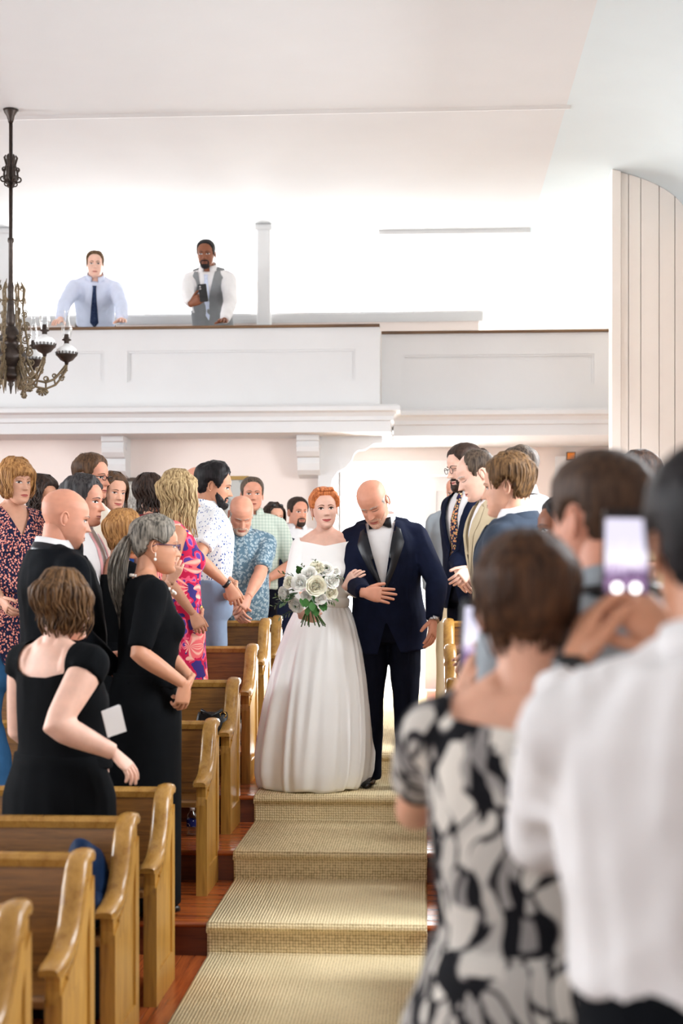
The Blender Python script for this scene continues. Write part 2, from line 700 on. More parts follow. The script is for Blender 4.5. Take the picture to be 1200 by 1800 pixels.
def door_leaf(parent, name, x0, x1, y0, y1, xf=None):
    z0, z1 = BACKF + 0.01, 2.72
    o = MB().box(x0, x1, y0 + 0.012, y1, z0, z1, xf).build(name, M_white, parent, smooth=False)
    w = x1 - x0
    for (a, b, c, d) in ((0, 1, 0, 0.11), (0, 1, 0.93, 1), (0.14, 0.86, 0.44, 0.52), (0, 0.14, 0.11, 0.93), (0.86, 1, 0.11, 0.93)):
        MB().box(x0 + a * w, x0 + b * w, y0, y0 + 0.012, z0 + c * (z1 - z0), z0 + d * (z1 - z0), xf).build('door_rail', M_white, parent, smooth=False)
    return o


d1 = empty('door_1', kind='structure')
door_leaf(d1, 'door_leaf', -0.02, 0.77, 14.12, 14.16)
M_brass = mat_plain('brass', srgb(150, 120, 60), 0.3, 0.5, 0.05, 20, metal=1.0)
MB().lathe([(0.0, 0), (0.02, 0.002), (0.012, 0.02), (0.022, 0.035), (0.02, 0.055), (0.0, 0.06)], 12, xf=Matrix.Translation((0.05, 14.12, 1.6)) @ Matrix.Rotation(R(90), 4, 'X')).build('door_knob', M_brass, d1)
d2 = empty('door_2', kind='structure')
door_leaf(d2, 'door_leaf', 0, 0.8, 0, 0.04, Matrix.Translation((DH[0] + 0.05, 14.28, 0)) @ Matrix.Rotation(R(95), 4, 'Z'))
M_paving = mat_plain('outdoor_paving', srgb(225, 222, 215), 0.9, 0.1, 0.05, 6)
sbox('ground', (-12, 10, 14.3, 40, 0.4, BACKF - 0.02), M_paving)

# a door with a framed panel and a cased opening under the right gallery
d3 = empty('door_3', kind='structure')
MB().box(1.26, 1.36, 14.0, 14.1, BACKF, 2.9).build('casing_post', M_white, d3, smooth=False)
MB().box(1.36, 2.1, 14.03, 14.1, BACKF, 2.9).build('door_panel', M_white, d3, smooth=False)
for b in ((1.43, 1.47, 0.9, 2.68), (1.97, 2.01, 0.9, 2.68), (1.47, 1.97, 2.64, 2.68), (1.47, 1.97, 0.9, 0.94)):
    MB().box(b[0], b[1], 14.01, 14.03, b[2], b[3]).build('panel_moulding', M_white, d3, smooth=False)

# gallery
GF = 3.05
gal = empty('gallery', kind='structure', label='white panelled gallery with brown rail and cornice')
MB().box(XL, -0.43, 12.58, 16.2, GF, GF + 0.08).build('gallery_floor', M_white, gal, smooth=False)
MB().box(-0.43, XR, 12.92, 16.2, GF, GF + 0.08).build('gallery_floor', M_white, gal, smooth=False)
YG = 12.52


def parapet(x0, x1, y, panels, end=False):
    MB().box(x0, x1, y + 0.02, y + 0.1, 3.10, 3.92).build('parapet_board', M_white, gal, smooth=False)
    zs = [3.10, 3.45, 3.73, 3.92]
    MB().box(x0, x1, y, y + 0.02, zs[0], zs[1]).build('parapet_rail', M_white, gal, smooth=False)
    MB().box(x0, x1, y, y + 0.02, zs[2], zs[3]).build('parapet_rail', M_white, gal, smooth=False)
    prev = x0
    for (a, b) in panels:
        MB().box(prev, a, y, y + 0.02, zs[1], zs[2]).build('parapet_stile', M_white, gal, smooth=False)
        prev = b
        # raised bead round each panel
        for q in ((a, b, zs[1], zs[1] + 0.018), (a, b, zs[2] - 0.018, zs[2]), (a, a + 0.018, zs[1] + 0.018, zs[2] - 0.018), (b - 0.018, b, zs[1] + 0.018, zs[2] - 0.018)):
            MB().box(q[0], q[1], y + 0.008, y + 0.02, q[2], q[3]).build('panel_bead', M_white, gal, smooth=False)
    MB().box(prev, x1, y, y + 0.02, zs[1], zs[2]).build('parapet_stile', M_white, gal, smooth=False)
    MB().bbox(x0 - 0.0, x1 + (0.015 if end else 0), y - 0.03, y + 0.13, 3.92, 3.945, 0.006).build('hand_rail', M_rail, gal, smooth=False)


parapet(XL, -0.43, YG, [(-6.6, -4.9), (-4.7, -2.87), (-2.66, -0.63)], True)
MB().box(-0.43, -0.415, YG, 12.92, 3.10, 3.92).build('parapet_return', M_white, gal, smooth=False)
parapet(-0.41, XR, 12.90, [(-0.22, 1.50)])


def cornice(x0, x1, y, right_end):
    # stepped moulding: (projection, z)
    pr = [(0.0, 3.22), (0.17, 3.22), (0.20, 3.20), (0.20, 3.165), (0.165, 3.15), (0.14, 3.12), (0.14, 3.085), (0.115, 3.08), (0.115, 2.985), (0.0, 2.985)]
    rings = []
    for s in (0, 1):
        rg = []
        for (p, z) in pr:
            x = x0 if s == 0 else (x1 + (p if right_end else 0))
            rg.append((x, y - p, z))
        rings.append(rg)
    MB().loft(rings, False, False).build('cornice', M_white, gal, smooth=False)
    if right_end:
        rings = [[(x1 + p, y - p, z) for (p, z) in pr], [(x1 + p, y + 0.42, z) for (p, z) in pr]]
        MB().loft(rings, False, False).build('cornice_return', M_white, gal, smooth=False)
    MB().box(x0, x1 + (0.114 if right_end else 0), y - 0.114, y + 0.5, 2.986, 3.06).build('soffit', M_white, gal, smooth=False)


cornice(XL, -0.43, YG, True)
cornice(-0.3, XR, 12.90, False)
MB().box(-0.87, XR, 13.3, 14.1, 3.0, 3.06).build('soffit', M_white, gal, smooth=False)


# corbels under the cornice
def corbel(x):
    w = 0.10
    pr = [(0.0, 2.985), (-0.33, 2.985), (-0.33, 2.94), (-0.30, 2.93), (-0.32, 2.88), (-0.31, 2.84), (-0.27, 2.80), (-0.22, 2.79), (-0.235, 2.74), (-0.22, 2.68), (-0.17, 2.64), (-0.10, 2.63), (0.0, 2.62)]
    c = MB().prism([(WB + y, z) for y, z in pr], 0, x - w, x + w).build('corbel', M_white, gal, smooth=False)
    for dx in (-0.1, 0.1):
        MB().tube([(x + dx - 0.01, WB - 0.2, 2.9), (x + dx + 0.01, WB - 0.2, 2.9)], 0.035, 12).build('scroll', M_white, c, smooth=False)


corbel(-2.82)
corbel(-1.06)
# scalloped bracket at the gallery corner, standing on the post
post = [(-0.98, BACKF), (-0.98, 2.99), (-0.40, 2.99), (-0.40, 2.925), (-0.48, 2.92), (-0.52, 2.89), (-0.56, 2.865), (-0.62, 2.86), (-0.655, 2.83), (-0.68, 2.765), (-0.73, 2.705), (-0.80, 2.67), (-0.85, 2.60), (-0.865, 2.52), (-0.87, 2.4), (-0.87, BACKF)]
MB().prism(post, 1, 12.80, 12.88).build('scalloped_bracket', M_white, gal, smooth=False)

# gallery back wall with bright windows, inner ledge, columns
gw = [(-4.95, -3.65, 3.65, 4.95), (-3.25, -1.95, 3.65, 4.95), (-1.4, -0.1, 3.65, 4.95)]
wall_with_holes('wall_gallery', 1, 16.2, 0.2, XL, XR, GF, CEIL + 0.1, gw, M_pink)
for g in gw:
    window(1, 16.3, g[0], g[1], g[2], g[3])
for h in lh:
    window(0, XL - 0.12, h[0], h[1], h[2], h[3], 4, 2)
for h in rh:
    window(0, XR + 0.12, h[0], h[1], h[2], h[3], 4, 2)
for h in fh:
    window(1, WALL_F - 0.12, h[0], h[1], h[2], h[3], 4, 2)
lg = empty('gallery_partition', (0, 0, 0), 0, 'low pale partition behind the gallery rail with moulded cap', 'partition')
MB().box(-5.2, 0.50, 13.82, 13.90, GF + 0.08, 4.22).build('partition_board', M_pink, lg, smooth=False)
MB().prism([(13.80, 4.20), (13.78, 4.23), (13.76, 4.27), (13.76, 4.29), (13.96, 4.29), (13.96, 4.27), (13.92, 4.20)], 0, -5.2, 0.54).build('cap_moulding', M_white, lg, smooth=False)
for xx, lab in ((-1.56, 'square white post on the gallery right of the two men'), (-4.08, 'white post on the gallery behind the chandelier rod')):
    c = empty('gallery_post', (xx, 13.6, GF + 0.08), 0, lab, 'post')
    MB().bbox(-0.065, 0.065, -0.065, 0.065, 0, CEIL - GF - 0.13, 0.012).build('shaft', M_white, c, smooth=False)
    MB().bbox(-0.08, 0.08, -0.08, 0.08, CEIL - GF - 0.14, CEIL - GF - 0.08, 0.01).build('capital', M_white, c, smooth=False)

# wing wall of vertical planks at the right
M_plank = mat_plain('plank_cream_paint', srgb(246, 238, 230), 0.6, 0.25, 0.01, 6)
ww = empty('wall_wing', kind='structure')


def cove_z(x):
    t = (x - (XR - 1.13)) / 1.13
    return CEIL if t <= 0 else CEIL - 0.48 + 0.48 * math.sqrt(max(0, 1 - t * t))


YW = 11.75
edges = [1.505, 1.582, 1.645, 1.745, 1.893, 2.02, XR - 0.002]
for a, b in zip(edges[:-1], edges[1:]):
    g = 0.003
    top = [(a + g + (b - a - 2 * g) * i / 4.0) for i in range(5)]
    poly = [(a + g, BACKF)] + [(x, cove_z(x) - 0.004) for x in top] + [(b - g, BACKF)]
    d = -0.03 if a < 1.51 else 0.0
    MB().prism(poly, 1, YW + d, YW + 0.045).build('plank', M_plank, ww, smooth=False)
poly = [(1.505, BACKF)] + [(1.505 + (XR - 1.505) * i / 12.0, cove_z(1.505 + (XR - 1.505) * i / 12.0) - 0.012) for i in range(13)] + [(XR - 0.002, BACKF)]
MB().prism(poly, 1, YW + 0.045, YW + 0.16).build('backing', M_plank, ww, smooth=False)

# frames on the back wall
M_frame_dk = mat_wood('frame_dark_wood', srgb(40, 30, 24), srgb(80, 62, 46), 'X', 0.4)
M_photo = mat_cells('faded_print', srgb(190, 192, 188), [(0.25, srgb(120, 128, 132)), (0.4, srgb(160, 165, 165))], 9, (1, 1, 1), 0.4)
M_gilt = mat_plain('gilt', srgb(170, 140, 84), 0.4, 0.5, 0.1, 30, metal=0.6)


def frame_on_wall(x0, x1, z0, z1, label, fm):
    e = empty('picture_frame', ((x0 + x1) / 2, WB - 0.02, z0), 0, label, 'picture')
    w, h = (x1 - x0) / 2, z1 - z0
    t = 0.035
    for b in ((-w, w, 0, t), (-w, w, h - t, h), (-w, -w + t, t, h - t), (w - t, w, t, h - t)):
        MB().box(b[0], b[1], -0.02, 0.019, b[2], b[3]).build('frame_strip', fm, e, smooth=False)
    MB().box(-w + t, w - t, 0.0, 0.015, t, h - t).build('print', M_photo, e, smooth=False)


a_ = at(213, 838, 12.95)
b_ = at(258, 905, 12.95)
frame_on_wall(a_.x, b_.x, b_.z, a_.z, 'dark framed picture on the back wall behind the smiling woman', M_frame_dk)
a_ = at(385, 836, 12.95)
b_ = at(436, 930, 12.95)
frame_on_wall(a_.x, b_.x, b_.z, a_.z, 'pale framed print on the back wall beside the man in checked shirt', M_gilt)
# ---------------------------------------------------------------- pews (facing the camera)
M_pew_shaded = mat_wood('pew_oak_shaded', srgb(84, 52, 20), srgb(142, 96, 42), 'X', 0.40, 2.4)  # darker copy of the oak: backrest shade put into the colour, seat shares it
M_pewend_lit = mat_wood('pew_end_oak_lit', srgb(138, 94, 36), srgb(194, 146, 66), 'Z', 0.34, 1.5)  # lighter copy of the oak: light on the aisle ends put into the colour
M_cap_lit = mat_wood('pew_cap_oak_lit', srgb(140, 98, 42), srgb(178, 134, 68), 'Y', 0.25, 1.2)  # lighter copy again: light catching caps and top rails put into the colour
CAP = [(0.045, 0.800), (0.02, 0.815), (-0.02, 0.818), (-0.06, 0.808), (-0.095, 0.780), (-0.125, 0.735), (-0.15, 0.685), (-0.18, 0.635), (-0.22, 0.595), (-0.27, 0.57), (-0.33, 0.558), (-0.39, 0.553), (-0.42, 0.552)]


def pew_end(parent, x, s):
    """end panel at local x, s=+1 when its outer face looks to +x"""
    t = 0.045
    x0, x1 = (x - t, x) if s > 0 else (x, x + t)
    poly = [(0.03, 0.0), (0.03, 0.79)] + [(y, z - 0.02) for y, z in CAP[2:-1]] + [(-0.37, 0.53), (-0.365, 0.48), (-0.375, 0.44), (-0.375, 0.0)]
    e = MB().prism(poly, 0, x0, x1).build('end_panel', M_pewend_lit, parent, smooth=False)
    # moulded cap swept along the edge
    rings = []
    xm = (x0 + x1) / 2
    w, h = 0.036, 0.020
    for i, (y, z) in enumerate(CAP):
        a = CAP[max(0, i - 1)]
        b = CAP[min(len(CAP) - 1, i + 1)]
        tx, tz = b[0] - a[0], b[1] - a[1]
        l = math.hypot(tx, tz)
        ny, nz = -tz / l, tx / l
        if nz < 0:
            ny, nz = -ny, -nz
        k = 0.55 if i in (0, len(CAP) - 1) else 1.0
        sec = [(-w, -h * 0.9), (-w * 1.04, 0), (-w * 0.85, h * 0.75), (-w * 0.4, h * 1.05), (0, h * 1.12), (w * 0.4, h * 1.05), (w * 0.85, h * 0.75), (w * 1.04, 0), (w, -h * 0.9)]
        rings.append([(xm + p * (0.8 if k < 1 else 1), y + ny * q * k, z - 0.005 + nz * q * k) for p, q in sec])
    MB().loft(rings).build('arm_cap', M_cap_lit, e, smooth=True, angle=60)
    # applied stiles leave a sunk field on the outer face
    o0, o1 = (x, x + 0.008) if s > 0 else (x - 0.008, x)
    for poly in ([(0.03, 0.0), (0.03, 0.74), (-0.03, 0.70), (-0.03, 0.0)],
                 [(-0.375, 0.0), (-0.375, 0.47), (-0.305, 0.50), (-0.305, 0.0)],
                 [(-0.305, 0.0), (-0.305, 0.13), (-0.03, 0.13), (-0.03, 0.0)],
                 [(-0.305, 0.44), (-0.305, 0.51), (-0.22, 0.54), (-0.13, 0.63), (-0.07, 0.73), (-0.03, 0.74), (-0.03, 0.66), (-0.09, 0.54), (-0.17, 0.46)]):
        MB().prism(poly, 0, o0, o1).build('end_stile', M_pewend_lit, e, smooth=False)


def make_pew(length, s):
    """origin at aisle end on the floor, back at y=0; s=-1: pew runs to -x"""
    r = empty('pew')
    a, b = (-length, -0.045) if s < 0 else (0.045, length)
    MB().prism([(0.0, 0.38), (0.02, 0.795), (-0.005, 0.795), (-0.055, 0.46), (-0.05, 0.38)], 0, a, b).build('backrest', M_pew_shaded, r, smooth=False)
    MB().prism([(0.03, 0.775), (0.035, 0.80), (0.025, 0.815), (-0.01, 0.815), (-0.022, 0.80), (-0.018, 0.775)], 0, a, b).build('top_rail', M_cap_lit if s else M_pew_shaded, r, smooth=False)
    MB().prism([(-0.05, 0.425), (-0.05, 0.45), (-0.36, 0.465), (-0.385, 0.455), (-0.385, 0.435), (-0.36, 0.428)], 0, a, b).build('seat', M_pew_shaded, r, smooth=False)
    pew_end(r, 0.0, -s)
    pew_end(r, -length if s < 0 else length, s)
    return r


PEWX_L, PEWX_R = -1.075, 0.125
LEFT_PEWS = [(3.02, 'left oak pew cut off by the bottom edge of the picture'), (3.76, 'nearest fully seen left oak pew, bottom left corner'), (4.49, 'second left oak pew from the bottom corner'), (5.20, 'left oak pew holding a blue garment on its seat'),
             (5.95, 'left oak pew just behind the seated-height hand of the woman in black'), (7.24, 'left oak pew with a water bottle under its seat'), (8.07, 'left oak pew with a black handbag hanging by its arm'),
             (8.93, 'left oak pew in front of the man in grey-blue trousers'), (9.66, 'left oak pew in front of the bowing bald man'), (10.45, 'last visible left oak pew beside the bride')]
LEFT_PEWS = LEFT_PEWS[1:]
LABEL_L = ['oak pew at the bottom left corner, only its cap tip visible', 'nearest left pew whose whole curved arm shows, beside the frame edge', 'left oak pew with a blue garment on its seat',
           'left oak pew directly behind the woman in black with brown bob', 'left oak pew with a water bottle visible under its seat', 'left oak pew with a black handbag by its arm',
           'left oak pew behind the woman in pink floral dress', 'left oak pew behind the man in grey-blue trousers', 'farthest left oak pew showing beside the bouquet']
pl = make_pew(4.6, -1)
for i, (y, _) in enumerate(LEFT_PEWS):
    p = pl if i == 0 else copy_tree(pl)
    p.location = (PEWX_L, y, floorz(y - 0.1))
    tag(p, LABEL_L[i], 'pew', 'oak pews left of the aisle')
pr_ = make_pew(1.85, 1)
RIGHT_PEWS = [(5.95, 'right oak pew nearest the camera, hidden behind the woman in the leaf-print dress'), (7.24, 'right oak pew beside the lower steps, mostly behind the leaf-print dress'), (8.07, 'right oak pew beside the trouser legs of the man escorting the bride'),
              (8.93, 'right oak pew below the clasped hands of the man in glasses'), (9.66, 'farthest right oak pew, by the hanging hand of the bride escort')]
for i, (y, lab) in enumerate(RIGHT_PEWS):
    p = pr_ if i == 0 else copy_tree(pr_)
    p.location = (PEWX_R, y, floorz(y - 0.1))
    tag(p, lab, 'pew', 'oak pews right of the aisle')
# ---------------------------------------------------------------- people: shared machinery
HH = 0.235                                     # head height of the reference figure (1.75 m)


def remesh(mb, voxel, smooth=6, factor=0.5):
    """voxel-union of the closed pieces in mb, smoothed -> (verts Nx3, faces list)"""
    me = bpy.data.meshes.new('tmp')
    me.from_pydata(mb.v, [], mb.f)
    bm = bmesh.new()
    bm.from_mesh(me)
    bmesh.ops.recalc_face_normals(bm, faces=bm.faces)
    bm.to_mesh(me)
    bm.free()
    o = bpy.data.objects.new('tmp', me)
    C.objects.link(o)
    r = o.modifiers.new('r', 'REMESH')
    r.mode = 'VOXEL'
    r.voxel_size = voxel
    if smooth:
        s = o.modifiers.new('s', 'SMOOTH')
        s.factor = factor
        s.iterations = smooth
    dg = bpy.context.evaluated_depsgraph_get()
    ev = o.evaluated_get(dg)
    m2 = ev.to_mesh()
    n = len(m2.vertices)
    v = np.empty(n * 3)
    m2.vertices.foreach_get('co', v)
    v = v.reshape(-1, 3)
    nf = len(m2.polygons)
    f = [tuple(p.vertices) for p in m2.polygons]
    ev.to_mesh_clear()
    bpy.data.objects.remove(o)
    bpy.data.meshes.remove(me)
    return v, f


def vnormals(v, f):
    nrm = np.zeros_like(v)
    q = np.array([x if len(x) == 4 else (x[0], x[1], x[2], x[2]) for x in f])
    a = v[q[:, 2]] - v[q[:, 0]]
    b = v[q[:, 3]] - v[q[:, 1]]
    tri = q[:, 2] == q[:, 3]
    b[tri] = v[q[tri, 2]] - v[q[tri, 1]]
    n = np.cross(a, b)
    for k in range(4):
        np.add.at(nrm, q[:, k], n)
    l = np.linalg.norm(nrm, axis=1, keepdims=True)
    return nrm / np.maximum(l, 1e-12)


def waves(p, seed, freq, stretch, k=7):
    """cheap smooth random field in [-1,1]: a few plane waves"""
    g = np.random.default_rng(seed)
    out = np.zeros(len(p))
    q = p * np.array(stretch)
    for i in range(k):
        d = g.normal(size=3)
        d /= np.linalg.norm(d)
        out += np.sin(q @ (d * freq * g.uniform(0.6, 1.5)) + g.uniform(0, 6.28))
    return out / math.sqrt(k) / 1.5


def folds(v, f, amp, seed, freq=38.0, stretch=(1, 1, 0.35)):
    n = vnormals(v, f)
    w = waves(v, seed, freq, stretch)
    w2 = waves(v, seed + 9, freq * 2.3, (1, 1, 0.6), 6)
    d = amp * np.maximum(-0.3, 0.7 * (1 - 2 * np.abs(w)) + 0.35 * w2)
    return v + n * d[:, None]


def cut_mesh(v, f, g):
    """remove where g(p)>0 and pull the rim onto g=0"""
    gv = g(v)
    keep = [fc for fc in f if sum(1 for i in fc if gv[i] > 0) <= len(fc) // 2]
    used = np.zeros(len(v), bool)
    cnt = {}
    for fc in keep:
        for i in range(len(fc)):
            a, b = fc[i], fc[(i + 1) % len(fc)]
            used[a] = True
            e = (a, b) if a < b else (b, a)
            cnt[e] = cnt.get(e, 0) + 1
    rim = set()
    for e, c in cnt.items():
        if c == 1:
            rim.update(e)
    rim = np.array(sorted(rim), int)
    if len(rim):
        p = v[rim].copy()
        h = 1e-4
        for it in range(3):
            g0 = g(p)
            gr = np.stack([(g(p + np.eye(3)[k] * h) - g0) / h for k in range(3)], 1)
            st = -g0[:, None] * gr / np.maximum((gr ** 2).sum(1, keepdims=True), 1e-6)
            ln = np.linalg.norm(st, axis=1, keepdims=True)
            st *= np.minimum(1, 0.012 / np.maximum(ln, 1e-9))
            p = p + st
        v = v.copy()
        v[rim] = p
    idx = -np.ones(len(v), int)
    idx[used] = np.arange(used.sum())
    return v[used], [tuple(int(idx[i]) for i in fc) for fc in keep]


def mesh_obj(name, v, f, mat, parent, fix=False):
    me = bpy.data.meshes.new(name)
    me.from_pydata(v.tolist() if hasattr(v, 'tolist') else v, [], f)
    for m in (mat if isinstance(mat, (list, tuple)) else [mat]):
        me.materials.append(m)
    me.polygons.foreach_set('use_smooth', [True] * len(me.polygons))
    me.update()
    o = bpy.data.objects.new(name, me)
    C.objects.link(o)
    o.parent = parent
    return o


# ---------------------------------------------------------------- head
ZL = [-0.5, -0.47, -0.43, -0.38, -0.30, -0.20, -0.1, 0.0, 0.1, 0.2, 0.3, 0.38, 0.44, 0.48, 0.5]
FR = [-0.28, -0.345, -0.372, -0.378, -0.372, -0.376, -0.378, -0.375, -0.388, -0.380, -0.335, -0.260, -0.165, -0.08, 0.02]
BK = [-0.16, -0.07, -0.01, 0.05, 0.13, 0.24, 0.33, 0.39, 0.42, 0.43, 0.405, 0.34, 0.255, 0.17, 0.06]
WD = [0.05, 0.115, 0.165, 0.205, 0.248, 0.272, 0.288, 0.297, 0.306, 0.312, 0.298, 0.258, 0.195, 0.125, 0.02]
NPH = 64
_t = np.linspace(-PI, PI, NPH, endpoint=False)
PHI = _t - 0.5 * np.sin(_t)
ZS = np.concatenate([np.linspace(-0.5, 0.13, 46), np.linspace(0.155, 0.5, 18)])


def head_grid(fem=False, jaw=1.0, nose=1.0, brow=1.0, smile=0.0, cheek=1.0):
    wd = np.interp(ZS, ZL, WD)
    fr = np.interp(ZS, ZL, FR)
    bk = np.interp(ZS, ZL, BK)
    low = np.clip((-0.12 - ZS) / 0.35, 0, 1)
    wd = wd * (1 + (jaw - 1) * low) * (1 - (0.07 * low if fem else 0))
    yc = 0.03
    P = np.zeros((len(ZS), NPH, 3))
    sp, cp = np.sin(PHI), np.cos(PHI)
    for i, z in enumerate(ZS):
        yci = min(yc, (fr[i] + bk[i]) / 2 + 0.10 * max(0, -0.2 - z))
        ext = np.where(cp > 0, yci - fr[i], bk[i] - yci)
        P[i, :, 0] = wd[i] * np.sign(sp) * np.abs(sp) ** 0.92
        P[i, :, 1] = yci - ext * np.sign(cp) * np.abs(cp) ** 0.9
        P[i, :, 2] = z
    x, y, z = P[..., 0], P[..., 1], P[..., 2]
    front = np.clip(-y / 0.12, 0, 1)

    def gs(cx, cz, sx, sz):
        return np.exp(-((np.abs(x) - cx) / sx) ** 2 - ((z - cz) / sz) ** 2)
    d = np.zeros_like(x)
    # nose: bridge to tip
    tz = np.clip((0.06 - z) / 0.20, 0, 1)
    ridge = np.exp(-(x / (0.030 + 0.020 * tz)) ** 2) * tz ** 1.2 * np.clip((z + 0.185) / 0.035, 0, 1)
    d += 0.105 * nose * ridge
    d += 0.030 * nose * gs(0.045, -0.145, 0.024, 0.026)
    d -= 0.042 * gs(0.125, 0.005, 0.065, 0.045)
    d += (0.018 if not fem else 0.008) * brow * gs(0.12, 0.075, 0.09, 0.028)
    d += 0.018 * cheek * gs(0.165, -0.10, 0.07, 0.06)
    d += 0.018 * smile * gs(0.17, -0.16, 0.05, 0.05)
    d += 0.020 * np.exp(-(x / 0.10) ** 2 - ((z + 0.262) / 0.020) ** 2)
    d += 0.024 * np.exp(-(x / 0.085) ** 2 - ((z + 0.310) / 0.022) ** 2)
    d -= 0.012 * np.exp(-(x / 0.10) ** 2 - ((z + 0.286) / 0.007) ** 2)
    d -= 0.016 * np.exp(-(x / 0.10) ** 2 - ((z + 0.355) / 0.022) ** 2)
    d += 0.026 * np.exp(-(x / 0.085) ** 2 - ((z + 0.43) / 0.05) ** 2)
    d -= 0.010 * gs(0.115, -0.25, 0.02, 0.05) * (0.4 + smile)
    d -= 0.012 * gs(0.235, 0.09, 0.05, 0.08)
    P[..., 1] = y - d * front
    return P


def grid_faces(n, m):
    f = []
    for i in range(n - 1):
        for j in range(m):
            a, b = i * m + j, i * m + (j + 1) % m
            f.append((a, b, b + m, a + m))
    f.append(tuple(range(m - 1, -1, -1)))
    f.append(tuple(range((n - 1) * m, n * m)))
    return f


HEADF = grid_faces(len(ZS), NPH)

SKIN = {
    'fair': (srgb(216, 164, 138), srgb(176, 90, 82)),
    'pale': (srgb(228, 184, 164), srgb(186, 94, 90)),
    'tan': (srgb(198, 142, 112), srgb(156, 80, 70)),
    'ruddy': (srgb(210, 148, 122), srgb(166, 84, 74)),
    'brown': (srgb(134, 82, 56), srgb(104, 56, 46)),
}


def skin_mat(k):
    return mat_plain('skin_' + k, SKIN[k][0], 0.5, 0.35, 0.07, 22, sss=0.12)


def lip_mat(k):
    return mat_plain('lips_' + k, SKIN[k][1], 0.42, 0.4, 0.04, 40)


M_eye = mat_plain('eye_white', srgb(236, 230, 226), 0.25, 0.5, 0.01)
M_iris = mat_plain('iris_dark', srgb(46, 34, 28), 0.15, 0.5, 0.1)
M_lash = mat_plain('lash_line', srgb(52, 34, 28), 0.6, 0.2)
M_teeth = mat_plain('teeth', srgb(240, 236, 228), 0.3, 0.4)


def hair_mat(name, dark, light, scale=1.0):
    if name in MATS:
        return MATS[name]
    m, nt, p = nm(name)
    tc = N(nt, 'ShaderNodeTexCoord')
    mp = N(nt, 'ShaderNodeMapping')
    mp.inputs['Scale'].default_value = (95 * scale, 95 * scale, 12 * scale)
    nt.links.new(tc.outputs['Object'], mp.inputs[0])
    nz = N(nt, 'ShaderNodeTexNoise', i_Scale=1.0, i_Detail=4.0, i_Distortion=0.4)
    nt.links.new(mp.outputs[0], nz.inputs['Vector'])
    rp = ramp(nt, [(0.33, dark), (0.66, light)])
    nt.links.new(nz.outputs['Fac'], rp.inputs[0])
    nt.links.new(rp.outputs[0], p.inputs['Base Color'])
    p.inputs['Roughness'].default_value = 0.55
    p.inputs['Specular IOR Level'].default_value = 0.22
    b = N(nt, 'ShaderNodeBump', i_Strength=0.6, i_Distance=0.004)
    nt.links.new(nz.outputs['Fac'], b.inputs['Height'])
    nt.links.new(b.outputs[0], p.inputs['Normal'])
    MATS[name] = m
    return m


class Head:
    """head in unit coordinates (height 1, centre 0, face to -y) with a ray test for laying features on it"""

    def __init__(self, **kw):
        self.P = head_grid(**kw)
        self.v = self.P.reshape(-1, 3)
        self.bvh = BVHTree.FromPolygons([tuple(p) for p in self.v], HEADF)
        self.n = vnormals(self.v, HEADF[:-2])

    def y(self, x, z, off=0.0):
        h = self.bvh.ray_cast(Vector((x, -2, z)), Vector((0, 1, 0)))
        return (h[0].y if h[0] is not None else -0.2) - off

    def strip(self, mb, top, bot, off=0.01, n=12, m=2):
        """patch laid on the face between curves top(t), bot(t), t in 0..1"""
        P = []
        for i in range(n + 1):
            t = i / n
            a, b = top(t), bot(t)
            row = []
            for j in range(m + 1):
                s = j / m
                x, z = a[0] + (b[0] - a[0]) * s, a[1] + (b[1] - a[1]) * s
                e = off * (0.25 + 0.75 * min(1, 6 * min(t, 1 - t)))
                row.append((x, self.y(x, z, e), z))
            P.append(row)
        mb.grid(P)


